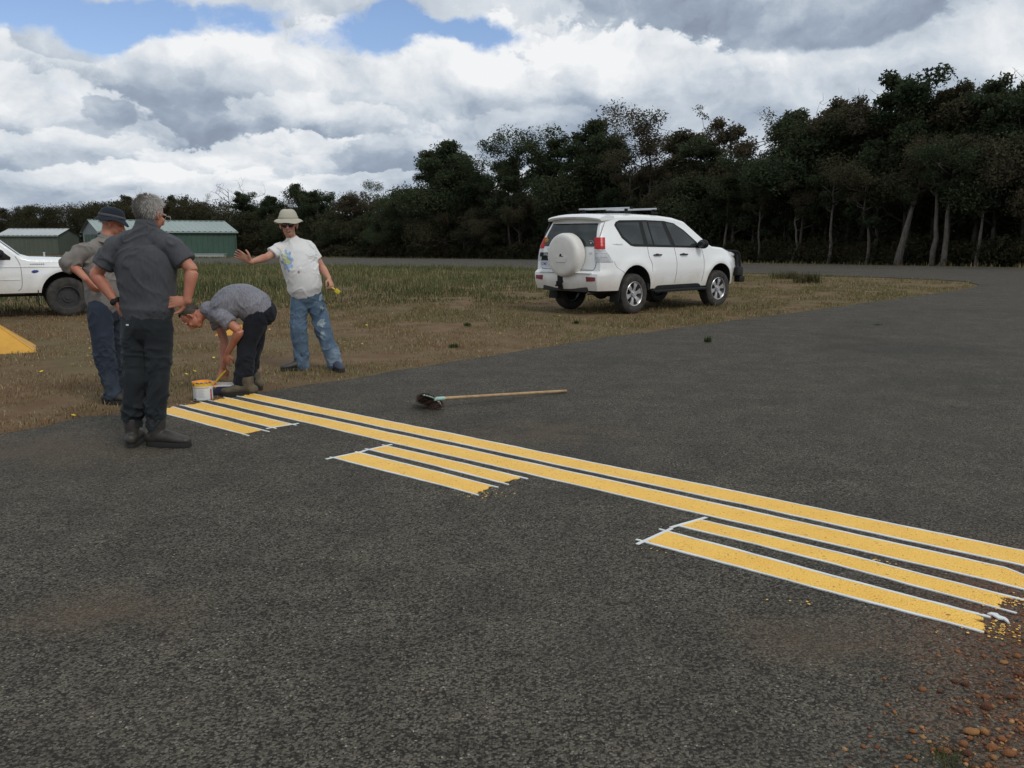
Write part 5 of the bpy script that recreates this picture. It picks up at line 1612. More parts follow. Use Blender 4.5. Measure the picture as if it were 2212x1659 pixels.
# stickers on the rear glass
bm = BM()
for k in range(5):
    a = math.pi / 2 + k * 2 * math.pi / 5; c = tail_pt(.63, 1.40, .010) + V((0, .034 * math.cos(a), .045 * math.sin(a)))
    tube(bm, [c + V((0, .017 * math.cos(b_), .022 * math.sin(b_))) for b_ in np.linspace(0, 2 * math.pi, 13)], [.005] * 13, n=4, round_end=False)
tube(bm, [tail_pt(.63, 1.40, .010) + V((0, .016 * math.cos(b_), .02 * math.sin(b_))) for b_ in np.linspace(0, 2 * math.pi, 13)], [.006] * 13, n=4, round_end=False)
bm_obj('sticker', bm, M_STICK, suv)
bm = BM(); c = tail_pt(-.58, 1.365, .010); hexp = [c + V((0, .075 * math.cos(a), .045 * math.sin(a))) for a in np.linspace(0, 2 * math.pi, 7)]
tube(bm, hexp, [.005] * 7, n=4, round_end=False); ball(bm, c, (.004, .030, .020), sub=2); bm_obj('sticker', bm, M_BAR, suv)
# spoiler
bm = BM(); rows = []
for y in np.linspace(-.70, .70, 21):
    e_ = abs(y) / .70; xe = -.88 + .10 * e_ ** 4; zt_ = 1.905 - .045 * e_ ** 3
    rows.append([bm.verts.new(q_) for q_ in ((-.38, y, zt_ + .012), (-.62, y, zt_ + .016), (xe + .02, y, zt_ - .022), (xe, y, zt_ - .050), (xe + .03, y, zt_ - .085), (-.60, y, zt_ - .075), (-.38, y, zt_ - .05))])
for a, b in zip(rows[:-1], rows[1:]):
    for i in range(7): bm.faces.new((a[i], a[(i + 1) % 7], b[(i + 1) % 7], b[i]))
bm.faces.new(rows[0]); bm.faces.new(rows[-1][::-1]); bmesh.ops.recalc_face_normals(bm, faces=bm.faces)
bm_obj('spoiler', bm, M_CAR, suv, smooth=50)
bm = BM(); add_box(bm, (-.855, 0, 1.845), (.03, .30, .018), bev=.004); bm_obj('high_brake_light', bm, M_DRED, suv)
# spare wheel cover
bm = BM(); prof = [(0, -.238), (.17, -.238), (.32, -.232), (.368, -.222), (.402, -.195), (.417, -.15), (.42, -.02), (.41, .0), (0, .0)]
cx_, cz_ = -.955, 1.135; rings = []
for k in range(56):
    a = 2 * math.pi * k / 56; rings.append([bm.verts.new((cx_ + d, -.08 + r_ * math.cos(a), cz_ + r_ * math.sin(a))) for r_, d in prof[1:-1]])
for k in range(56):
    a, b = rings[k], rings[(k + 1) % 56]
    for j in range(len(prof) - 3): bm.faces.new((a[j], a[j + 1], b[j + 1], b[j]))
bm.faces.new([r_[0] for r_ in rings]); bm.faces.new([r_[-1] for r_ in rings][::-1]); bmesh.ops.recalc_face_normals(bm, faces=bm.faces)
sp = bm_obj('spare_wheel_cover', bm, M_COVER, suv, smooth=40)
bm = BM(); M_ = Matrix.Translation((cx_ - .2425, -.08, cz_ - .03)) @ Matrix(((0, 0, -1), (1, 0, 0), (0, 1, 0))).to_4x4()
prism(bm, [(-.15, 0), (.15, 0), (.125, -.10), (-.125, -.10)], .012, M_); bm_obj('cover_recess', bm, M_COVER, sp, smooth=20)
bm = BM(); add_box(bm, (cx_ - .242, -.075, cz_ + .0), (.02, .03, .05), bev=.004); add_box(bm, (cx_ - .246, -.10, cz_ - .025), (.012, .10, .03), Matrix.Rotation(.3, 3, 'X')); bm_obj('cover_catch', bm, M_BLACK, sp)
# bumper ledge, tow hitch, exhaust, underbody, axles
B.panel('bumper_ledge', [(-.70, .80), (.70, .80), (.70, .835), (-.70, .835)], M_CAR, suv, face='tail', off=.012, th=.03)
bm = BM(); add_box(bm, (-1.03, .08, .70), (.03, .17, .20), bev=.02); add_box(bm, (-1.03, .08, .56), (.05, .10, .16), bev=.01); cyl(bm, (-1.12, .08, .60), (0, 0, 1), .024, .07); add_box(bm, (-1.08, .08, .55), (.14, .06, .03)); bm_obj('tow_hitch', bm, M_BLACK, suv)
bm = BM(); add_box(bm, (-.90, 0, .49), (.20, 1.2, .10), bev=.02); add_box(bm, (1.4, 0, .50), (4.1, 1.25, .16), bev=.03); tube(bm, [V((0, -.75, .385)), V((0, .75, .385))], [.05, .05], n=10); ball(bm, (0, -.05, .385), (.16, .17, .15), sub=2)
tube(bm, [V((2.79, -.75, .385)), V((2.79, .75, .385))], [.04, .04], n=10); add_box(bm, (.55, 0, .40), (.9, .7, .22), bev=.05); bm_obj('underbody', bm, M_UNDER, suv)
bm = BM(); tube(bm, [V((-.2, -.55, .42)), V((-.75, -.60, .43)), V((-.98, -.62, .42))], [.032, .032, .032], n=12); bm_obj('exhaust_pipe', bm, M_STEEL, suv)
# windscreen
bm = BM(); rows = []
for t in np.linspace(0, 1, 8):
    x = 1.86 + (2.46 - 1.86) * t; z = B.top(x) + .012; yw = B.W(x, z - .08) - .10; rows.append([bm.verts.new((x + .004, yw * u_, z + B.crown * (1 - u_ * u_))) for u_ in np.linspace(-1, 1, 13)])
for a, b in zip(rows[:-1], rows[1:]):
    for i in range(12): bm.faces.new((a[i], a[i + 1], b[i + 1], b[i]))
bm_obj('windscreen', bm, M_GLASS, suv)
# roof bars
for x0 in (.12, .95):
    bm = BM(); tube(bm, [V((x0, -.68, 2.035)), V((x0, .68, 2.035))], [(.040, .019)] * 2, side=V((1, 0, 0)), n=10, round_end=False)
    rb = bm_obj('roof_bar', bm, M_BAR, suv)
    for sg in (-1, 1):
        bm = BM(); add_box(bm, (x0, sg * .69, 2.035), (.084, .014, .042), bev=.004); add_box(bm, (x0, sg * .56, 2.0), (.06, .045, .09), bev=.01); add_box(bm, (x0, sg * .60, 1.955), (.09, .10, .045), bev=.012); bm_obj('bar_foot', bm, M_BLACK, rb)
# bull bar
bm = BM(); add_box(bm, (3.76, 0, .72), (.14, 1.70, .20), bev=.03)
for sg in (-1, 1): add_box(bm, (3.60, sg * .87, .74), (.32, .09, .20), Matrix.Rotation(-sg * .25, 3, 'Z'), bev=.03); add_box(bm, (3.76, sg * .80, .56), (.20, .16, .14), bev=.03)
bb = bm_obj('bull_bar', bm, M_BLACK, suv)
bm = BM()
tube(bm, [V((3.72, -.72, .80)), V((3.80, -.70, 1.06)), V((3.78, -.55, 1.16)), V((3.78, .55, 1.16)), V((3.80, .70, 1.06)), V((3.72, .72, .80))], [.034] * 6, n=12, sub=5)
tube(bm, [V((3.66, -.86, .84)), V((3.62, -.86, 1.10)), V((3.52, -.82, 1.17)), V((3.50, -.6, 1.16))], [.028] * 4, n=10, sub=4)
bm_obj('top_hoop', bm, M_BLACK, bb)

# the pickup
U = Body(wz=[.40, .55, .80, .98, 1.10, 1.20, 1.60, 1.80], ww=[.84, .86, .875, .87, .85, .83, .70, .64],
         rz=[.40, .6, 1.0, 1.2, 2.0], rx=[-1.0, -1.05, -1.03, -1.0, -.98], fz=[.40, .60, .80, .95, 1.05, 2.0], fx=[3.72, 3.80, 3.82, 3.78, 3.70, 3.66],
         tx=[-1.1, .30, .38, .55, 1.0, 1.45, 1.68, 2.28, 2.42, 3.0, 3.4, 3.7, 3.9], tz=[1.11, 1.11, 1.60, 1.71, 1.73, 1.71, 1.65, 1.13, 1.085, 1.06, 1.03, .98, .90],
         rr=.2, fr=.8, rp=.03, fp=.16, bulge=.05, crown=.03, rnd_z=.06, rnd_y=.08,
         flares=[(0, .42, .47, .035), (3.0, .42, .47, .035)], arches=[(0, .42, .43), (3.0, .42, .43)])
U.zb = lambda t: .46
wc = gp(150, 683)
ua = R(30)
up_ = V((wc.x, wc.y, 0)) - V((math.cos(ua), math.sin(ua), 0)) * 3.0 + V((-math.sin(ua), math.cos(ua), 0)) * .80
ute = empty('parked_pickup', up_, 'white pickup with front half in view behind the two standing men', 'pickup', rz=ua)
U.build(ute)
for sg in (-1, 1):
    U.panel('window_surround', [(.42, 1.065), (2.12, 1.065), (2.13, 1.11), (1.62, 1.555), (1.40, 1.635), (.52, 1.635), (.42, 1.555)], M_BLACK, ute, sg, .002, .003)
    U.panel('side_window', [(.48, 1.10), (1.03, 1.10), (1.03, 1.60), (.56, 1.60), (.48, 1.58)], M_GLASS, ute, sg, .006, .002)
    U.panel('side_window', [(1.10, 1.10), (2.03, 1.10), (2.03, 1.12), (1.58, 1.555), (1.38, 1.60), (1.10, 1.60)], M_GLASS, ute, sg, .006, .002)
    U.seam([(1.06, 1.11), (1.06, .8), (1.06, .52)], ute, sg=sg); U.seam([(2.20, 1.13), (2.27, .95), (2.27, .60), (2.20, .50)], ute, sg=sg)
    U.seam([(.3, 1.12), (.3, .8), (.3, .5)], ute, sg=sg)
    U.panel('body_crease', [(-.9, .945), (3.5, .925), (3.5, .942), (-.9, .962)], M_CAR, ute, sg, .002, .008)
    U.panel('body_crease', [(.5, .700), (2.25, .700), (2.25, .715), (.5, .715)], M_CAR, ute, sg, .002, .006)
    bm = BM(); yy = U.side(1.2, .93); tube(bm, [V((1.13, sg * yy, .93)), V((1.15, sg * (yy + .028), .93)), V((1.29, sg * (yy + .028), .93)), V((1.31, sg * yy, .93))], [.013] * 4, n=8, sub=3); bm_obj('door_handle', bm, M_BLACK, ute)
    bm = BM(); ball(bm, (1.97, sg * 1.0, 1.17), (.07, .11, .085), sub=3); tube(bm, [V((1.99, sg * .85, 1.11)), V((1.98, sg * .94, 1.14))], [.025, .025], n=8); bm_obj('wing_mirror', bm, M_BLACK, ute)
    bm = BM(); add_box(bm, (1.36, sg * .79, .475), (1.9, .08, .09), bev=.02); bm_obj('sill', bm, M_UNDER, ute)
    bm = BM(); add_box(bm, (2.52, sg * .78, .36), (.016, .24, .30), bev=.005); bm_obj('mud_flap', bm, M_BLACK, ute)
    wheel(ute, 0, sg * .75, .365, .370, .245, 0, 'steel', sg, .20); wheel(ute, 3.0, sg * .75, .365, .370, .245, R(4), 'steel', sg, .20)
    bm = BM(); ball(bm, (3.62, sg * .66, .93), (.16, .15, .085), sub=3); bm_obj('headlight', bm, M_CLEAR, ute)
bm = BM(); c = V((2.50, -(U.side(2.50, .85) + .004), .85)); tube(bm, [c + V((.060 * math.cos(a), 0, .028 * math.sin(a))) for a in np.linspace(0, 2 * math.pi, 21)], [.004] * 21, n=5, round_end=False); bm_obj('oval_badge', bm, M_CHROME, ute)
bm = BM(); ball(bm, c, (.055, .003, .024), sub=2); bm_obj('oval_badge', bm, M_PBLUE, ute)
bm = BM()
for k in range(7): add_box(bm, (2.44 + k * .034, -(U.side(2.5, .98) + .004), .985), (.024, .004, .024), bev=.001)
setp(bm_obj('wing_lettering', bm, M_BAR, ute), kind=None)
bm = BM(); add_box(bm, (1.4, 0, .46), (4.4, 1.1, .16), bev=.03); tube(bm, [V((3.0, -.7, .365)), V((3.0, .7, .365))], [.045] * 2, n=10); tube(bm, [V((0, -.7, .365)), V((0, .7, .365))], [.045] * 2, n=10); bm_obj('underbody', bm, M_UNDER, ute)
bm = BM(); rows = []
for t in np.linspace(0, 1, 8):
    x = 1.72 + (2.27 - 1.72) * t; z = U.top(x) + .010; yw = U.W(x, z - .06) - .07; rows.append([bm.verts.new((x + .004, yw * u_, z + U.crown * (1 - u_ * u_))) for u_ in np.linspace(-1, 1, 13)])
for a, b in zip(rows[:-1], rows[1:]):
    for i in range(12): bm.faces.new((a[i], a[i + 1], b[i + 1], b[i]))
bm_obj('windscreen', bm, M_GLASS, ute)
bm = BM(); add_box(bm, (3.86, 0, .60), (.16, 1.66, .26), bev=.05); bm_obj('front_bumper', bm, M_CAR, ute)

# ------------------------------------------------------------------ people
def m_skin(name, c, c2):
    m, b = begin(name); co = coords()
    n = noise(co, 9, 4, .6); n2 = noise(co, 60, 3, .6)
    put(mixc(sstep(n, .35, .68), c, c2), b.inputs['Base Color']); put(.55, b.inputs['Roughness'])
    b.inputs['Subsurface Weight'].default_value = .12; b.inputs['Subsurface Radius'].default_value = (.02, .008, .004)
    put(bump(n2, .25, .002), b.inputs['Normal']); return m
def m_cloth(name, c, c2, heather=0.0, light=None, stain=None, ns=3.0):
    m, b = begin(name); co = coords()
    n = noise(co, ns, 5, .6); w = noise(co, 240, 2, .7); w2 = noise(vmap(co, (1, 1, .25)), 90, 3, .7)
    k = mixc(sstep(n, .33, .68), c, c2)
    if heather: k = mixc(sstep(w2, .35, .65) * heather, k, tuple(min(1, x * 1.8) for x in c))
    if light: k = mixc(sstep(noise(vmap(co, (1, 1, .45)), 4.5, 5, .6), .50, .68) * .75, k, light)
    if stain: k = mixc(sstep(noise(co, 13, 4, .65), .60, .72) * .5, k, stain)
    put(k, b.inputs['Base Color']); put(.9, b.inputs['Roughness']); b.inputs['Specular IOR Level'].default_value = .15
    b.inputs['Sheen Weight'].default_value = .06
    put(bump(w + w2, .35, .0015), b.inputs['Normal']); return m
M_SKIN = m_skin('fair_skin', (.48, .25, .165), (.42, .19, .125)); M_SKINR = m_skin('sunburnt_skin', (.46, .20, .125), (.40, .145, .09))
M_LIP = mat('lips', (.30, .09, .07), .5); M_MOUTH = mat('open_mouth', (.05, .015, .012), .6); M_EYE = mat('eye_white', (.6, .58, .55), .2)

def hand(bm, W, D, N, s=1.0, curl=.5, thumb=1, spread=.5, thumbcurl=.3):
    """W wrist, D direction of the fingers, N back-of-hand normal; thumb = +1/-1 side along D x N"""
    D = D.normalized(); N = (N - D * N.dot(D)).normalized(); A = D.cross(N).normalized()
    P = lambda d, a, n_: W + D * (d * s) + A * (a * s) + N * (n_ * s)
    tube(bm, [P(-.01, 0, 0), P(.03, 0, .002), P(.065, 0, .004), P(.092, 0, .002)], [(.027 * s, .021 * s), (.035 * s, .018 * s), (.041 * s, .016 * s), (.040 * s, .013 * s)], side=A, n=14, sub=2)
    for i, (off, L) in enumerate(((-.031, .060), (-.0105, .072), (.0105, .076), (.031, .068))):
        off *= thumb; d = (D + A * (off * spread * 4)).normalized()
        pts = [P(.082, off, .002)]; ang = 0.0; q = pts[0] + D * .010 * s
        pts.append(q)
        for j, f in enumerate((.42, .32, .26)):
            ang += curl * (.9 if j == 0 else 1.0) * (1 + .08 * (i - 1)); dd = (d * math.cos(ang) - N * math.sin(ang)).normalized()
            q = q + dd * (L * f * s); pts.append(q)
        tube(bm, pts, [.0100 * s, .0100 * s, .0092 * s, .0085 * s, .0072 * s], side=A, n=10, sub=2)
    T = A * thumb
    a0 = P(.020, .020 * thumb, -.004); a1 = a0 + (D * .5 + T * .75 - N * .15).normalized() * .042 * s
    a2 = a1 + (D * .85 + T * (.45 - thumbcurl) - N * (.1 + thumbcurl)).normalized() * .032 * s; a3 = a2 + (D * .95 + T * (.15 - thumbcurl) - N * (.1 + thumbcurl)).normalized() * .024 * s
    tube(bm, [a0, a1, a2, a3], [.015 * s, .0125 * s, .0110 * s, .0085 * s], side=N, n=10, sub=2)

def head_frame(Fd, up=V((0, 0, 1)), roll=None):
    Fd = Fd.normalized(); U_ = (up - Fd * up.dot(Fd)).normalized(); return Fd.cross(U_).normalized(), Fd, U_
def head(bm, C, B3, s=1.0, nose=1.0):
    Rr, Fd, Uu = B3
    P = lambda r, f, u: C + Rr * (r * s) + Fd * (f * s) + Uu * (u * s)
    ball(bm, P(0, -.012, .028), (.076 * s, .094 * s, .082 * s), B3); ball(bm, P(0, .030, -.035), (.060 * s, .062 * s, .072 * s), B3)
    ball(bm, P(0, .052, -.085), (.036 * s, .034 * s, .028 * s), B3, 2); ball(bm, P(0, .010, -.075), (.056 * s, .055 * s, .035 * s), B3, 2)
    for k in (-1, 1):
        ball(bm, P(k * .034, .070, -.022), (.024 * s, .020 * s, .022 * s), B3, 2)           # cheeks
        ball(bm, P(k * .030, .083, .022), (.026 * s, .011 * s, .008 * s), B3, 2)            # brow
        tube(bm, [P(k * .074, .004, .012), P(k * .086, -.010, .014), P(k * .087, -.014, -.008), P(k * .078, .000, -.034)], [.008 * s, .009 * s, .009 * s, .009 * s], n=8, sub=3)
        ball(bm, P(k * .076, -.002, -.010), (.006 * s, .014 * s, .024 * s), B3, 2)
    tube(bm, [P(0, .084, .018), P(0, .098, -.008), P(0, .112, -.030), P(0, .100, -.040)], [.008 * s, .0095 * s, .014 * s, .011 * s], n=10, sub=2)
    for k in (-1, 1): ball(bm, P(k * .012, .095, -.036), (.009 * s, .010 * s, .008 * s), B3, 2)
    ball(bm, P(0, .082, -.058), (.026 * s, .012 * s, .007 * s), B3, 2); ball(bm, P(0, .079, -.071), (.022 * s, .011 * s, .007 * s), B3, 2)

def lerp_pts(A, B_, ts): return [A.lerp(B_, t) for t in ts]
def fold(me, amp, fx=(9, 9, 16), seed=0.0, focus=()):
    """cloth relief: soft ridges, stronger around the given points"""
    co, no = grab(me)
    q = co * np.array(fx) + seed
    w = np.stack([fbm(co * 4 + seed, 2), fbm(co * 4 + seed + 31, 2), fbm(co * 4 + seed + 77, 2)], 1)
    n = fbm(q + w * 2.5, 3); r = 1 - np.abs(n - .5) * 5; r = np.clip(r, -1, 1) ** 3 * .7 + np.clip(r, -1, 1) * .3 + (fbm(q * .45 + 5, 2) - .5) * 2.2
    a = np.full(len(co), amp)
    for c, rad, k in focus:
        d = np.linalg.norm(co - np.array(c), axis=1); a = a * np.maximum(.05, 1 + k * np.exp(-(d / rad) ** 2))
    co = co + no * ((r + .05) * a)[:, None]
    me.vertices.foreach_set('co', co.ravel()); me.update()

def torso_rings(bm, path, sides, dims, n=28):
    tube(bm, path, dims, side=sides, n=n, sub=4)

def bez(a, b, c, t): return a * (1 - t) ** 2 + b * (2 * t * (1 - t)) + c * t ** 2

def shoe(o, ankle, toe_dir, m, msole, s=1.0, shaft=.09, zg=0.0, label=None, pitch=0.0):
    D = V((toe_dir[0], toe_dir[1], 0)).normalized(); A = V((-D.y, D.x, 0)); bx = V((ankle.x, ankle.y, zg))
    P = lambda d, a, z: bx + D * (d * s) + A * (a * s) + V((0, 0, z * s))
    bm = BM()
    tube(bm, [P(-.060, 0, .055), P(-.02, 0, .062), P(.06, 0, .062), P(.12, 0, .052), P(.185, 0, .043)], [(.036 * s, .038 * s), (.040 * s, .046 * s), (.044 * s, .042 * s), (.049 * s, .034 * s), (.040 * s, .025 * s)], side=A, n=18, sub=3)
    tube(bm, [P(-.012, 0, .06), P(-.008, 0, .06 + shaft)], [(.042 * s, .052 * s), (.045 * s, .055 * s)], side=A, n=18, round_end=False)
    me = fuse(bm, .005, 5); fold(me, .0015, (22, 22, 22), ankle.x * 7)
    sh = mesh_obj('shoe', me, m, o, local=False, smooth=180)
    bm = BM(); out = []
    for k in range(28):
        a = 2 * math.pi * k / 28; f = math.cos(a); d = .062 + .148 * f; wd = (.048 + .010 * max(0, f)) * (1 - .18 * max(0, -f)); out.append((d, wd * math.copysign(abs(math.sin(a)) ** .75, math.sin(a))))
    lo = [bm.verts.new(P(d, w, .001)) for d, w in out]; md = [bm.verts.new(P(d * 1.01, w * 1.06, .012)) for d, w in out]; hi = [bm.verts.new(P(d, w, .034)) for d, w in out]
    for X_, Y_ in ((lo, md), (md, hi)):
        for k in range(28): bm.faces.new((X_[k], X_[(k + 1) % 28], Y_[(k + 1) % 28], Y_[k]))
    bm.faces.new(lo[::-1]); bm.faces.new(hi); bmesh.ops.recalc_face_normals(bm, faces=bm.faces)
    bm_obj('sole', bm, msole, o, local=False)
    return sh

def person(label, base, J, B3, spine=None, dims=None, shirt=None, trousers=None, skin=None, hands=None, hs=1.0, slv=.62, vox=.006,
           legw=(.098, .080, .062, .060), shirt_pad=.016, collar=True, tuck=True, hang=.02, face=None, armw=1.0, belly=0.0):
    o = empty('person', base, label, 'person')
    shc = (J['shL'] + J['shR']) / 2; hpc = (J['hpL'] + J['hpR']) / 2; sa = (J['shR'] - J['shL']).normalized(); ha = (J['hpR'] - J['hpL']).normalized()
    ctrl = spine if spine is not None else (shc + hpc) / 2
    ts = [-.06, .10, .28, .50, .72, .90, 1.0]; up_ = (shc - hpc).normalized()
    path = [bez(hpc, ctrl, shc, max(0, t)) + (up_ * t * .5 if t < 0 else V()) for t in ts]; sd = [ha.lerp(sa, min(1, max(0, t))).normalized() for t in ts]
    d0 = dims or [(.165, .115), (.165, .118), (.155, .112), (.165, .118), (.180, .120), (.165, .095), (.115, .070)]
    nk = J['nk']
    # ---- body: one continuous surface
    bm = BM()
    tube(bm, path + [nk], [(a * (.93 if i < 5 else .80), b * (.92 if i < 5 else .8)) for i, (a, b) in enumerate(d0)] + [(.050, .050)], side=sd + [sa], n=24, sub=3)
    C = J['hd']; Rr, Fd, Uu = B3
    tube(bm, [nk - (C - nk).normalized() * .04, nk, C - Uu * .055 * hs - Fd * .015, C - Fd * .01], [.052, .054, .055, .06], n=16, sub=3)
    head(bm, C, B3, hs)
    for sn in ('L', 'R'):
        a, b, c = J['sh' + sn], J['el' + sn], J['wr' + sn]
        inn = a.lerp(shc, .25); side_ = V((0, 0, 1)) if abs((b - a).normalized().z) < .8 else V((0, 1, 0))
        w_ = armw
        tube(bm, [inn - up_ * .045, a - up_ * .030, a.lerp(b, .35), a.lerp(b, .8), b, b.lerp(c, .22), b.lerp(c, .6), c], [.036 * w_, .042 * w_, .048 * w_, .042 * w_, .040 * w_, .043 * w_, .034 * w_, .026 * w_], side=side_, n=16, sub=3)
        if hands and hands.get(sn): hand(bm, c, *hands[sn][:2], **hands[sn][2])
        h_, k_, n_ = J['hp' + sn], J['kn' + sn], J['an' + sn]
        tube(bm, [h_.lerp(hpc, .2), h_.lerp(k_, .3), k_, k_.lerp(n_, .3), n_, n_ - V((0, 0, .05))], [.080, .074, .052, .052, .036, .034], side=ha, n=14, sub=3)
    me = fuse(bm, vox, 3)
    mesh_obj('body', me, skin or M_SKIN, o, local=False, smooth=180)
    # ---- trousers
    bm = BM()
    tube(bm, [path[0] - up_ * .0, path[1], path[2] - up_ * (.0)], [(d0[0][0] + .006, d0[0][1] + .010), (d0[1][0] + (.008 if tuck else -.001), d0[1][1] + (.010 if tuck else .001)), (d0[2][0] + (.004 if tuck else -.014), d0[2][1] + (.006 if tuck else -.010))], side=sd[:3], n=24, sub=3)
    for sn in ('L', 'R'):
        h_, k_, n_ = J['hp' + sn], J['kn' + sn], J['an' + sn]
        q0 = h_.lerp(hpc, .16); lw = legw
        tube(bm, [q0 + up_ * .02, q0.lerp(k_, .22), h_.lerp(k_, .6), k_, k_.lerp(n_, .35), k_.lerp(n_, .8), n_ + V((0, 0, -.005)), n_ - V((0, 0, .035))],
             [lw[0] * .98, lw[0], (lw[0] + lw[1]) / 2 * .97, lw[1], (lw[1] + lw[2]) / 2, lw[2], lw[3], lw[3] * 1.04], side=ha, n=20, sub=3)
    me = fuse(bm, .007, 4)
    foc = [(J['kn' + s_], .14, .9) for s_ in 'LR'] + [(J['an' + s_] + V((0, 0, .06)), .12, 1.6) for s_ in 'LR'] + [(hpc, .16, .4), (hpc + up_ * .16, .16, -1.1)]
    fold(me, .0085, (8, 8, 9), 3.3 + base.x, foc)
    mesh_obj('trousers', me, trousers, o, local=False, smooth=180)
    # ---- shirt
    bm = BM(); pad = shirt_pad
    st = 0 if not tuck else 1
    P2_ = path[st:]; D2 = [(a + pad + (.010 if i < 2 and not tuck else 0), b + pad + (.010 if i < 2 and not tuck else 0)) for i, (a, b) in enumerate(d0[st:])]; S2 = sd[st:]
    if not tuck: P2_[0] = P2_[0] - up_ * hang
    if not tuck and hang < 0:      # hem sits above the hip joints
        L_ = (shc - hpc).length; t0 = -.06 - hang / L_; keep_ = [i for i, t in enumerate(ts) if t > t0 + .05]
        e0 = bez(hpc, ctrl, shc, max(0, t0)); P2_ = [e0] + [path[i] for i in keep_]; D2 = [(D2[keep_[0] - 1][0], D2[keep_[0] - 1][1])] + [D2[i] for i in keep_]; S2 = [sd[keep_[0] - 1]] + [sd[i] for i in keep_]
    tube(bm, P2_ + [shc.lerp(nk, .50), shc.lerp(nk, .82)], D2 + [(.090, .078), (.079, .074)], side=S2 + [sa, sa], n=30, sub=4)
    sl_, sr_ = J['shL'], J['shR']; nb_ = shc.lerp(nk, .50)
    tube(bm, [sl_.lerp(shc, .10) - up_ * .012, sl_.lerp(nb_, .50) + up_ * .004 * 0, nb_ - up_ * .004, sr_.lerp(nb_, .50), sr_.lerp(shc, .10) - up_ * .012], [.058, .060, .062, .060, .058], side=V((0, 1, 0)) if abs(up_.y) < .7 else V((1, 0, 0)), n=18, sub=4)
    for sn in ('L', 'R'):
        a, b, c = J['sh' + sn], J['el' + sn], J['wr' + sn]; inn = a.lerp(shc, .42); end = a.lerp(b, slv) if slv <= 1 else b.lerp(c, slv - 1)
        side_ = V((0, 0, 1)) if abs((b - a).normalized().z) < .8 else V((0, 1, 0))
        if slv <= 1: tube(bm, [inn - up_ * .03, a - up_ * .014, a.lerp(end, .5), end], [.056, .064 * armw, .066 * armw, .070 * armw], side=side_, n=20, sub=3, round_end=False)
        else: tube(bm, [inn - up_ * .03, a - up_ * .014, a.lerp(b, .5), a.lerp(b, .85), b, b.lerp(c, .12), end], [.058, .066, .066, .064, .064, .062, .060], side=side_, n=20, sub=3, round_end=False)
    me = fuse(bm, .007, 3)
    fold(me, .0085, (7, 7, 8), 9.1 + base.y, [(a, .16, .8) for a in (J['shL'].lerp(J['elL'], .4), J['shR'].lerp(J['elR'], .4), path[3])] + [(path[1], .15, -.7)] + ([(J['elL'], .14, 1.6), (J['elR'], .14, 1.6)] if slv > 1 else []))
    so = mesh_obj('shirt', me, shirt, o, local=False, smooth=180)
    # neck band
    bm = BM(); nb = shc.lerp(nk, .95); t_ = (C - nk).normalized(); a1 = (sa - t_ * sa.dot(t_)).normalized(); a2 = t_.cross(a1)
    ring = [nb + a1 * (.070 * math.cos(x)) + a2 * (.068 * math.sin(x)) for x in np.linspace(0, 2 * math.pi, 33)]
    tube(bm, ring, [(.010, .006)] * 33, side=t_, n=6, round_end=False); bm_obj('neck_band', bm, shirt, o, local=False, smooth=180)
    return o, dict(path=path, sd=sd, shc=shc, hpc=hpc, up=up_, ha=ha, sa=sa)

def hair(o, C, B3, m, s=1.0, cap=(.083, .102, .090), shift=(0, -.018, .034), front=.02, low=-.05, n=2600, L=.028, seed=1, name='hair', sweep=V((0, 0, -1)), crownthin=0.0):
    """skull cap cut at a hairline plus fine strands for a soft outline"""
    Rr, Fd, Uu = B3; rd = np.random.default_rng(seed)
    cc = C + Rr * shift[0] * s + Fd * shift[1] * s + Uu * shift[2] * s
    bm = BM(); ball(bm, (0, 0, 0), 1, sub=4)
    dele = []
    for v in bm.verts:
        x, y, z = v.co; hl = low + (.075 if y > .25 else 0) + max(0, y) * .085 - max(0, -y) * .025
        k = 1 + .05 * mnoise.noise(v.co * 4 + V((seed, 0, 0))) + .03 * mnoise.noise(v.co * 11)
        v.co = V((x * cap[0] * k, y * cap[1] * k, z * cap[2] * k)) * s
        if v.co.z < hl * s: dele.append(v)
    bmesh.ops.delete(bm, geom=dele, context='VERTS')
    vs0 = [(v.co.copy(), v.normal.copy()) for v in bm.verts]
    for v in bm.verts: q = v.co; v.co = cc + Rr * q.x + Fd * q.y + Uu * q.z
    for k in range(n):
        q, nn = vs0[rd.integers(len(vs0))]
        p0 = cc + Rr * q.x + Fd * q.y + Uu * q.z; nw = (Rr * q.x / cap[0] + Fd * q.y / cap[1] + Uu * q.z / cap[2]).normalized()
        tdir = (sweep - nw * sweep.dot(nw)); tdir = tdir.normalized() if tdir.length > .05 else Rr
        d = (tdir + nw * rd.uniform(.15, .55) + V(rd.normal(0, .28, 3))).normalized(); l_ = L * s * rd.uniform(.5, 1.2); w_ = nw.cross(d).normalized() * .0016
        a = bm.verts.new(p0 - w_); b = bm.verts.new(p0 + w_); c = bm.verts.new(p0 + d * l_ * .6 + nw * .002 + w_ * .6); e = bm.verts.new(p0 + d * l_)
        bm.faces.new((a, b, c)); bm.faces.new((a, c, e))
    h = bm_obj(name, bm, m, o, local=False, smooth=180); return h
def m_hair(name, c, c2):
    m, b = begin(name); co = coords(); n = noise(vmap(co, (1, 1, .4)), 60, 4, .7)
    put(mixc(sstep(n, .3, .7), c, c2), b.inputs['Base Color']); put(.6, b.inputs['Roughness']); return m
M_GREYH = m_hair('grey_hair', (.50, .475, .44), (.26, .24, .22)); M_BRNH = m_hair('short_brown_hair', (.060, .042, .026), (.028, .020, .014)); M_WHTH = m_hair('white_hair', (.42, .40, .37), (.25, .23, .21))
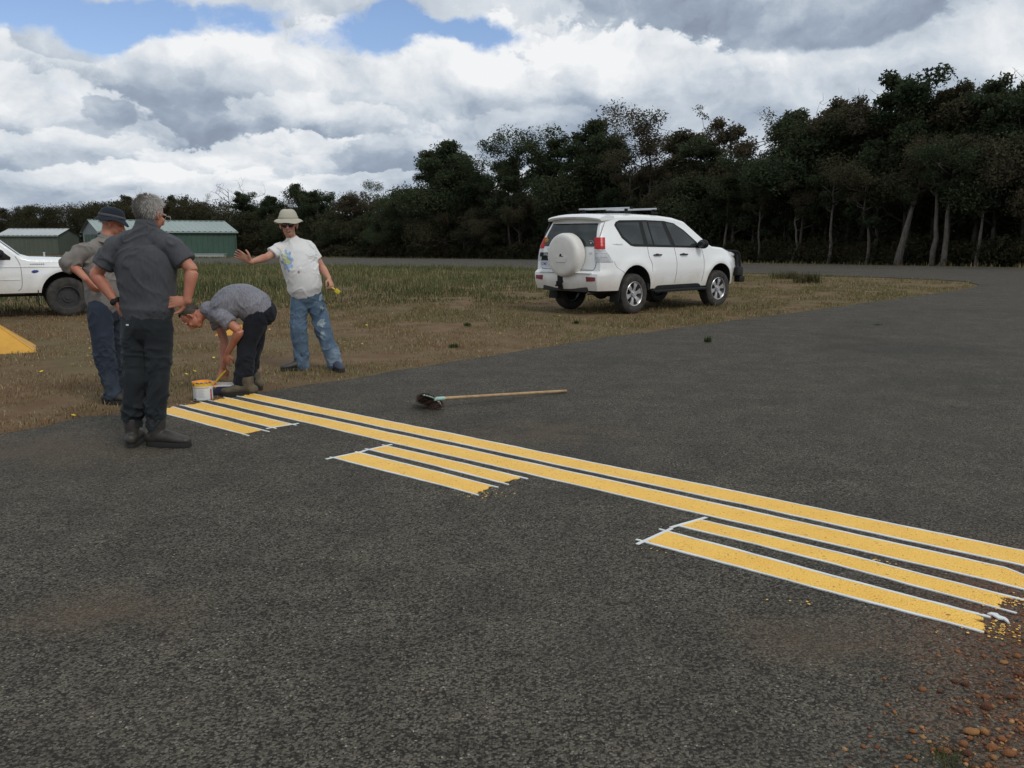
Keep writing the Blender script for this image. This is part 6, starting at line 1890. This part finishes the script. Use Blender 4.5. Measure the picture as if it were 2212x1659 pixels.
M_BOOT = mat('dark_leather', (.024, .021, .018), .55, c2=(.045, .038, .031), ns=9); M_SOLE = mat('dark_rubber_sole', (.018, .017, .016), .8)
M_DUSTB = mat('dusty_suede', (.115, .095, .060), .9, c2=(.055, .045, .034), ns=14)
M_BLUESH = mat('navy_shoe', (.028, .038, .075), .7, c2=(.045, .045, .05), ns=12)
G = lambda px, py: gp(px, py)
def foot(px, py): q = gp(px, py); return V((q.x, q.y, 0))

# person 1: grey-haired, slate tee, back to the camera
Y1 = 5.88
J = dict(hd=at(325, 463, Y1 + .05), nk=at(317, 489, Y1 + .0), shL=at(253, 528, Y1 + .02), shR=at(366, 525, Y1 - .02), elL=at(207, 594, Y1 + .0), elR=at(415, 584, Y1 - .02), wrL=at(252, 654, Y1 - .0), wrR=at(404, 650, Y1 - .05),
         hpL=at(291, 700, Y1 + .02), hpR=at(344, 700, Y1 - .02), knL=at(293, 806, Y1 - .05), knR=at(341, 806, Y1 - .05), anL=at(287, 901, Y1 - .02), anR=at(337, 906, Y1 - .02))
zb_ = 0.02
# the left hand (picture left) rests on the hip pocket, the right one on the belt, fingers towards the spine
M_TEE1 = m_cloth('slate_tee', (.066, .069, .076), (.052, .055, .062), heather=.18); M_JEAN1 = m_cloth('black_green_jeans', (.024, .028, .031), (.015, .018, .020), light=(.042, .048, .052))
B3 = head_frame(V((.42, .86, -.28)))
p1, I1 = person('grey-haired man in slate tee and dark jeans, seen from behind with hands on hips', V((J['hpL'].x * .5 + J['hpR'].x * .5, Y1, 0)), J, B3, spine=at(322, 612, Y1 + .03),
    dims=[(.170, .118), (.170, .122), (.174, .126), (.188, .130), (.200, .126), (.178, .104), (.120, .078)], shirt=M_TEE1, trousers=M_JEAN1, skin=M_SKINR,
    hands={'L': (V((.25, .25, -.9)), V((-.75, -.5, 0)), dict(curl=.25, thumb=1, s=1.0)), 'R': (V((-.96, -.05, -.08)), V((-.10, -.97, .2)), dict(curl=.16, thumb=-1, s=1.0, thumbcurl=-.1))},
    slv=.70, vox=.0052, legw=(.100, .080, .064, .062), tuck=False, hang=-.13, shirt_pad=.010, armw=1.02, hs=1.0)
hair(p1, J['hd'], B3, M_GREYH, 1.0, cap=(.082, .100, .090), low=-.062, n=4200, L=.034, seed=4, sweep=V((.1, -.1, -1)))
shoe(p1, V((J['anL'].x - .01, J['anL'].y + .0, 0)), (-.18, .8), M_BOOT, M_SOLE, 1.08, .12, zb_); shoe(p1, V((J['anR'].x + .02, J['anR'].y - .02, 0)), (.95, -.12), M_BOOT, M_SOLE, 1.10, .12, zb_)
bm = BM(); w_ = J['wrL']; d_ = (J['wrL'] - J['elL']).normalized(); a1 = d_.orthogonal().normalized(); a2 = d_.cross(a1)
tube(bm, [w_ - d_ * .012 + a1 * .034 * math.cos(t) + a2 * .034 * math.sin(t) for t in np.linspace(0, 6.283, 25)], [(.014, .004)] * 25, side=d_, n=6, round_end=False); ball(bm, w_ - d_ * .012 + V((0, -.036, .0)), (.02, .008, .02)); bm_obj('wrist_watch', bm, M_BLACK, p1, local=False)
bm = BM()
for px, py, w_, h_ in ((275, 702, .018, .010),): add_box(bm, at(px, py, Y1 - .135), (w_, .004, h_), bev=.001)
bm_obj('pocket_label', bm, M_WHITE, p1, local=False)
def belt(o, I, m, t=.16, dims=(.19, .14), h=.018, name='belt'):
    c = bez(I['hpc'], (I['hpc'] + I['shc']) / 2, I['shc'], t); a1 = I['ha']; a2 = I['up'].cross(a1).normalized(); bm = BM()
    tube(bm, [c + a1 * (dims[0] * math.cos(x)) + a2 * (dims[1] * math.sin(x)) for x in np.linspace(0, 2 * math.pi, 41)], [(h, .004)] * 41, side=I['up'], n=6, round_end=False); return bm_obj(name, bm, m, o, local=False)
B_, L_ = J['hd'], B3
Rr, Fd, Uu = B3
bm = BM(); tube(bm, [J['hd'] + Rr * .088 + Fd * (-.02) + Uu * .012, J['hd'] + Rr * .083 + Fd * .085 + Uu * .004], [.0022] * 2, n=5)
tube(bm, [J['hd'] + Rr * .050 + Fd * .104 + Uu * .0 + (Rr * math.cos(t) * .027 + Uu * math.sin(t) * .020) for t in np.linspace(0, 6.283, 21)], [.0018] * 21, n=5, round_end=False); bm_obj('spectacles', bm, M_BAR, p1, local=False)

# person 2: bucket hat, khaki shirt
Y2 = 7.55
J = dict(hd=at(243, 482, Y2 + .03), nk=at(232, 516, Y2), shL=at(196, 535, Y2 - .12), shR=at(258, 538, Y2 + .22), elL=at(150, 567, Y2 - .16), elR=at(282, 600, Y2 + .30), wrL=at(187, 603, Y2 - .24), wrR=at(259, 655, Y2 + .16),
         hpL=at(212, 668, Y2 - .10), hpR=at(243, 668, Y2 + .14), knL=at(226, 763, Y2 - .08), knR=at(258, 757, Y2 + .20), anL=at(243, 842, Y2 - .06), anR=at(272, 836, Y2 + .26))
M_KHAKI = m_cloth('khaki_grey_shirt', (.225, .208, .19), (.175, .160, .146)); M_JEAN2 = m_cloth('blue_grey_jeans', (.032, .042, .062), (.022, .029, .044), light=(.055, .068, .090))
B3 = head_frame(V((.93, .26, -.38)))
p2, I2 = person('man in navy bucket hat, khaki shirt and blue jeans, hand on hip beside the pickup', V((J['hpL'].x, Y2, 0)), J, B3, spine=at(222, 600, Y2),
    dims=[(.150, .112), (.152, .120), (.160, .130), (.172, .132), (.178, .122), (.160, .100), (.110, .075)], shirt=M_KHAKI, trousers=M_JEAN2, skin=M_SKINR,
    hands={'L': (V((.35, .12, -.55)), V((-.5, -.8, -.1)), dict(curl=.45, thumb=1, s=1.0)), 'R': (V((.3, .2, -.9)), V((.3, -.8, 0)), dict(curl=.4, thumb=-1))}, slv=1.22, vox=.006, legw=(.100, .084, .070, .070), tuck=True, shirt_pad=.020)
belt(p2, I2, M_BOOT, .17, (.175, .138))
shoe(p2, V((J['anL'].x - .01, J['anL'].y, 0)), (1, -.12), M_BOOT, M_SOLE, 1.05, .05); shoe(p2, V((J['anR'].x, J['anR'].y, 0)), (1, .05), M_BOOT, M_SOLE, 1.0, .05)
M_HATB = m_cloth('navy_hat_cotton', (.020, .026, .036), (.015, .019, .027)); M_HATBAND = m_cloth('pale_hat_band', (.10, .10, .10), (.08, .08, .085))
def hat(o, C, B3, m, mb, cr=.098, ch=.085, brim=.055, droop=.032, z0=.045, tilt=0.0, name='hat', crown_round=.6, long_=1.12):
    Rr, Fd, Uu = B3; bm = BM(); n = 40; prof = []
    for k in range(9):
        a = k / 8 * math.pi / 2; prof.append((cr * (math.cos(a) ** crown_round if math.cos(a) > 1e-6 else 0) * (1 - .10 * math.sin(a)), ch * math.sin(a) ** 1.15 ))
    prof = [(cr + brim, -droop - .004), (cr + brim * .5, -droop * .42 - .003), (cr * .97, -.004)] + [(cr + brim, -droop), (cr + brim * .5, -droop * .40), (cr, 0)][::-1][:0] + prof
    rings = []
    for i, (r_, z) in enumerate(prof):
        ring = []
        for k in range(n):
            a = 2 * math.pi * k / n; wob = (.012 * math.sin(2 * a + 1) + .006 * math.sin(5 * a)) * (1 if i < 2 else .25); rr_ = max(r_, .0005)
            ring.append(bm.verts.new(C + Rr * (rr_ * math.cos(a)) + Fd * (rr_ * long_ * math.sin(a) - .012) + Uu * (z0 + z + wob)))
        rings.append(ring)
    for a, b in zip(rings[:-1], rings[1:]):
        for k in range(n): bm.faces.new((a[k], a[(k + 1) % n], b[(k + 1) % n], b[k]))
    bmesh.ops.remove_doubles(bm, verts=bm.verts, dist=.0008)
    me = bpy.data.meshes.new(name); bm.normal_update(); bm.to_mesh(me); bm.free()
    me = evaluated(me, [('SOLIDIFY', dict(thickness=.005, offset=1)), ('SUBSURF', dict(levels=1))]); h = mesh_obj(name, me, m, o, local=False, smooth=180)
    bm = BM(); tube(bm, [C + Rr * (cr * 1.03 * math.cos(a)) + Fd * (cr * 1.03 * long_ * math.sin(a) - .012) + Uu * (z0 + .012 + .003 * math.sin(2 * a + 1)) for a in np.linspace(0, 2 * math.pi, 41)], [(.010, .003)] * 41, side=Uu, n=6, round_end=False)
    bm_obj('hat_band', bm, mb, h, local=False); return h
h = hat(p2, J['hd'], head_frame(V((.93, .26, -.22))), M_HATB, M_HATBAND, cr=.094, ch=.082, brim=.035, droop=.040, z0=.048, crown_round=.34)
hair(p2, J['hd'], B3, M_GREYH, .99, low=-.045, n=900, L=.02, seed=9)
# collar
bm = BM(); t_ = (J['hd'] - J['nk']).normalized(); a1 = I2['sa']; a2 = t_.cross(a1); nb = J['nk'] - t_ * .012
rg = []
for x in np.linspace(-2.6, 2.6, 27):
    dr = (a1 * math.sin(x) + a2 * -math.cos(x)); rg.append((bm.verts.new(nb + dr * .066 + t_ * .022), bm.verts.new(nb + dr * .100 - t_ * .020)))
for a, b in zip(rg[:-1], rg[1:]): bm.faces.new((a[0], b[0], b[1], a[1]))
me = bpy.data.meshes.new('collar'); bm.normal_update(); bm.to_mesh(me); bm.free(); mesh_obj('collar', evaluated(me, [('SOLIDIFY', dict(thickness=.005)), ('SUBSURF', dict(levels=1))]), M_KHAKI, p2, local=False, smooth=180)

# person 3: bent over the tray, facing left
Y3 = 8.05
J = dict(hd=at(415, 684, Y3 - .02), nk=at(447, 668, Y3), shL=at(475, 681, Y3 - .19), shR=at(466, 672, Y3 + .16), elL=at(517, 715, Y3 - .22), elR=at(484, 735, Y3 + .10), wrL=at(492, 762, Y3 - .10), wrR=at(482, 793, Y3 + .02),
         hpL=at(558, 676, Y3 - .09), hpR=at(560, 672, Y3 + .10), knL=at(533, 748, Y3 - .10), knR=at(545, 746, Y3 + .12), anL=at(524, 822, Y3 - .12), anR=at(540, 815, Y3 + .16))
M_TEE3 = m_cloth('heather_grey_tee', (.165, .165, .185), (.130, .130, .150), heather=.55, ns=5); M_JEAN3 = m_cloth('black_jeans', (.016, .018, .024), (.011, .012, .017))
B3 = head_frame(V((-.28, -.14, -.94)), up=V((-.93, 0, .25)))
p3, I3 = person('man bending over in grey tee and black jeans, dipping a brush in the tray', V((J['anL'].x, Y3, 0)), J, B3, spine=at(520, 622, Y3),
    dims=[(.150, .120), (.155, .128), (.160, .130), (.168, .130), (.180, .120), (.168, .098), (.110, .072)], shirt=M_TEE3, trousers=M_JEAN3, skin=M_SKINR,
    hands={'L': (V((-.25, .25, -.85)), V((-.3, -.85, .2)), dict(curl=.35, thumb=-1, s=.98)), 'R': (V((-.12, -.05, -1)), V((.5, -.8, 0)), dict(curl=1.15, thumb=-1, s=1.0, thumbcurl=.35))},
    slv=.55, vox=.006, legw=(.100, .082, .064, .066), tuck=False, hang=-.055, shirt_pad=.024)
hair(p3, J['hd'], B3, M_BRNH, 1.0, cap=(.081, .101, .089), low=-.050, n=2600, L=.012, seed=6, sweep=V((.4, 0, -.6)))
shoe(p3, V((J['anL'].x + .045, J['anL'].y - .04, 0)), (-.98, -.12), M_DUSTB, M_SOLE, 1.12, .10); shoe(p3, V((J['anR'].x + .03, J['anR'].y, 0)), (-.98, .12), M_DUSTB, M_SOLE, 1.08, .10)
# brush in his right hand
M_YPL = mat('yellow_plastic', (.70, .52, .03), .35); bm = BM()
a = J['wrR'] + V((0, -.035, -.065)); b = at(463, 828, a.y + .02); d_ = (b - a).normalized()
a0 = a - d_ * .05
tube(bm, [a0, a, a + d_ * .08, a + d_ * .11], [(.010, .008), (.013, .009), (.012, .009), (.009, .007)], side=V((0, 1, 0)), n=10, sub=3)
br_ = empty('paint_brush', a0, 'yellow-handled paint roller frame held by the bending man over the tray', 'paint roller'); bm_obj('handle', bm, M_YPL, br_, local=False)
bm = BM(); e1 = V((b.x - .02, b.y, max(.075, b.z))); tube(bm, [a + d_ * .10, e1 - d_ * .05, e1], [.0035] * 3, n=8); tube(bm, [e1, e1 + V((0, .06, -.004))], [.0035] * 2, n=8); bm_obj('wire_arm', bm, M_TIN, br_, local=False)
bm = BM(); cyl(bm, e1 + V((-.0, .01, -.004)), (0, 1, 0), .020, .10, 20); bm_obj('roller', bm, M_ORANGE, br_, local=False)

# person 4: sun hat, white tee, arm held out
Y4 = 9.55
J = dict(hd=at(623.5, 486, Y4 - .04), nk=at(631, 520, Y4 + .02), shL=at(609, 534, Y4 - .02), shR=at(666, 531, Y4 + .04), elL=at(576, 556, Y4 - .16), elR=at(695, 577, Y4 + .08), wrL=at(542, 566, Y4 - .36), wrR=at(711, 602, Y4 - .05),
         hpL=at(646, 641, Y4 - .02), hpR=at(679, 640, Y4 + .04), knL=at(645, 706, Y4 - .08), knR=at(696, 706, Y4 - .02), anL=at(653, 783, Y4 - .04), anR=at(722, 780, Y4 - .06))
M_TEE4 = m_cloth('white_tee', (.70, .70, .69), (.64, .64, .63)); M_JEAN4 = m_cloth('faded_blue_jeans', (.10, .15, .21), (.068, .105, .155), light=(.20, .265, .33), stain=(.26, .31, .34))
B3 = head_frame(V((.14, -.98, -.02)), up=V((-.05, 0, 1)))
p4, I4 = person('man in sun hat and printed white tee, smiling with one arm held out', V(((J['hpL'].x + J['hpR'].x) / 2, Y4, 0)), J, B3, spine=at(653, 588, Y4 - .07),
    dims=[(.155, .122), (.160, .130), (.166, .142), (.170, .148), (.175, .132), (.160, .100), (.110, .074)], shirt=M_TEE4, trousers=M_JEAN4, skin=M_SKIN,
    hands={'L': (V((-.80, -.15, .55)), V((.25, .95, .2)), dict(curl=.12, thumb=-1, s=1.12, spread=1.3, thumbcurl=-.2)), 'R': (V((.30, -.35, -.75)), V((.75, -.3, .1)), dict(curl=.75, thumb=1, s=1.0))},
    slv=.66, vox=.0055, legw=(.100, .090, .078, .078), tuck=False, hang=-.135, shirt_pad=.018, armw=1.02, hs=1.08)
belt(p4, I4, M_BOOT, .19, (.164, .145), name='belt')
shoe(p4, V((J['anL'].x - .02, J['anL'].y - .02, 0)), (-.85, -.5), M_BOOT, M_SOLE, 1.05, .04); shoe(p4, V((J['anR'].x + .01, J['anR'].y - .02, 0)), (.55, -.85), M_BLUESH, M_SOLE, 1.05, .04)
M_HATW = m_cloth('stone_sun_hat_cloth', (.46, .44, .35), (.38, .36, .29))
hat(p4, J['hd'], head_frame(V((.14, -.98, .0)), up=V((-.06, .18, 1))), M_HATW, M_HATW, cr=.100, ch=.098, brim=.058, droop=.042, z0=.066, crown_round=.42)
hair(p4, J['hd'], B3, M_WHTH, .985, low=-.03, n=700, L=.02, seed=12)
Rr, Fd, Uu = B3; Hc = J['hd']
lens_m = mat('dark_red_lens', (.05, .012, .012), .08, spec=.7)
sg_ = bpy.data.objects.new('sunglasses', None); COL.objects.link(sg_); sg_.parent = p4
for k in (-1, 1):
    bm = BM(); c = Hc + Rr * (.034 * k) + Fd * .104 + Uu * .000; ball(bm, c, (.029, .006, .023), B3, 3); bm_obj('lens', bm, lens_m, sg_, local=False)
bm = BM()
for k in (-1, 1):
    c = Hc + Rr * (.034 * k) + Fd * .105 + Uu * .000; tube(bm, [c + Rr * (.030 * math.cos(t)) + Uu * (.024 * math.sin(t)) for t in np.linspace(0, 6.283, 25)], [.0022] * 25, n=5, round_end=False)
    tube(bm, [c + Rr * (.027 * k), Hc + Rr * (.078 * k) + Fd * .07 + Uu * .006, Hc + Rr * (.083 * k) + Uu * .008], [.0025] * 3, n=5)
tube(bm, [Hc + Rr * -.008 + Fd * .108, Hc + Rr * .008 + Fd * .108], [.0025] * 2, n=5); bm_obj('frame', bm, M_BLACK, sg_, local=False)
bm = BM(); ball(bm, Hc + Fd * .097 + Uu * -.069, (.024, .008, .008), B3, 2); bm_obj('mouth', bm, M_MOUTH, p4, local=False)
bm = BM(); ball(bm, Hc + Fd * .1025 + Uu * -.066, (.015, .005, .0028), B3, 2); bm_obj('teeth', bm, M_WHITE, p4, local=False)

# print on the white tee: blue gear with yellow rings, laid on the cloth
def decal(o, cloth, name, polys, m, off=.003):
    bpy.context.view_layer.update()
    me = cloth.data; M_ = cloth.matrix_world
    bt = BVHTree.FromPolygons([M_ @ v.co for v in me.vertices], [p.vertices[:] for p in me.polygons])
    bm = BM()
    for poly in polys:
        pts = [V(p) for p in poly]; n0 = len(pts); xs = [p.x for p in pts]; ys_ = [p.y for p in pts]; ex = list(pts)
        for x in np.arange(min(xs), max(xs), .008):
            for y in np.arange(min(ys_), max(ys_), .008): ex.append(V((x, y)))
        r = delaunay_2d_cdt(ex, [(i, (i + 1) % n0) for i in range(n0)], [list(range(n0))], 1, 1e-6); vs = []
        for p in r[0]:
            org = PR_C + PR_X * p.x + PR_Y * p.y - PR_D * .6; h_ = bt.ray_cast(org, PR_D)
            vs.append(bm.verts.new((h_[0] - PR_D * off) if h_[0] is not None else org + PR_D * .5))
        for f in r[2]: bm.faces.new([vs[i] for i in f])
    return bm_obj(name, bm, m, o, local=False, smooth=180)
PR_C = at(622, 563, Y4 - .12); PR_D = V((-.05, 1, 0)).normalized(); PR_X = V((1, .05, 0)).normalized(); PR_Y = V((-.10, 0, 1)).normalized()
shirt4 = [c for c in p4.children if c.name.startswith('shirt')][0]
M_BLUEPR = mat('blue_shirt_print', (.22, .36, .56), .8, c2=(.38, .50, .64), ns=30); M_YELPR = mat('yellow_shirt_print', (.60, .60, .22), .8); M_REDPR = mat('faint_red_print', (.45, .18, .16), .8)
gear = []
for k in range(64):
    a = 2 * math.pi * k / 64; t = (k % 8) / 8; rr_ = 1.0 if t < .5 else .72; gear.append((.088 * rr_ * math.cos(a) * (.84), .118 * rr_ * math.sin(a)))
decal(p4, shirt4, 'shirt_print', [gear], M_BLUEPR, .003)
def ringp(cx, cy, r0): return [(cx + r0 * math.cos(a), cy + r0 * 1.1 * math.sin(a)) for a in np.arange(0, 6.28, .5)]
decal(p4, shirt4, 'shirt_print', [ringp(-.022, .045, .028), ringp(.010, -.008, .027), ringp(-.015, -.012, .022)], M_YELPR, .0055)
decal(p4, shirt4, 'shirt_print', [ringp(-.020, .045, .012), ringp(.010, -.008, .011)], M_BLUEPR, .0075)
decal(p4, shirt4, 'shirt_print', [ringp(.115, -.12, .012)], M_REDPR, .003)
# torn, paint-stained knee of the jeans
PR_C = at(697, 665, Y4 - .1); PR_X = V((1, 0, 0)); PR_Y = V((.15, 0, 1)).normalized(); PR_D = V((0, 1, 0))
tr4 = [c for c in p4.children if c.name.startswith('trousers')][0]
M_STAIN = mat('dried_paint_stain', (.30, .36, .38), .8, c2=(.15, .21, .27), ns=45)
def splat(cx, cy, rx, ry, sd_):
    rd = random.Random(sd_); return [(cx + rx * math.cos(a) * rd.uniform(.55, 1.1), cy + ry * math.sin(a) * rd.uniform(.55, 1.1)) for a in np.arange(0, 6.28, .45)]
decal(p4, tr4, 'paint_stain', [splat(0, .0, .045, .035, 1), splat(.005, -.17, .05, .06, 2), splat(-.01, .12, .02, .05, 3), splat(.03, -.30, .03, .05, 5)], M_STAIN, .002)
# yellow scraper in his lowered hand
q = J['wrR'] + V((.02, -.04, -.085)); sc_ = empty('paint_scraper', q, 'small yellow paint brush held low by the man in the sun hat', 'paint brush')
bm = BM(); tube(bm, [q, q + V((.045, 0, -.030))], [(.010, .008), (.012, .008)], side=V((0, 1, 0)), n=10); bm_obj('handle', bm, M_YPL, sc_, local=False)
bm = BM(); add_box(bm, q + V((.075, 0, -.052)), (.055, .012, .045), Matrix.Rotation(R(35), 3, 'Y'), bev=.003); bm_obj('bristles', bm, M_YPL, sc_, local=False)
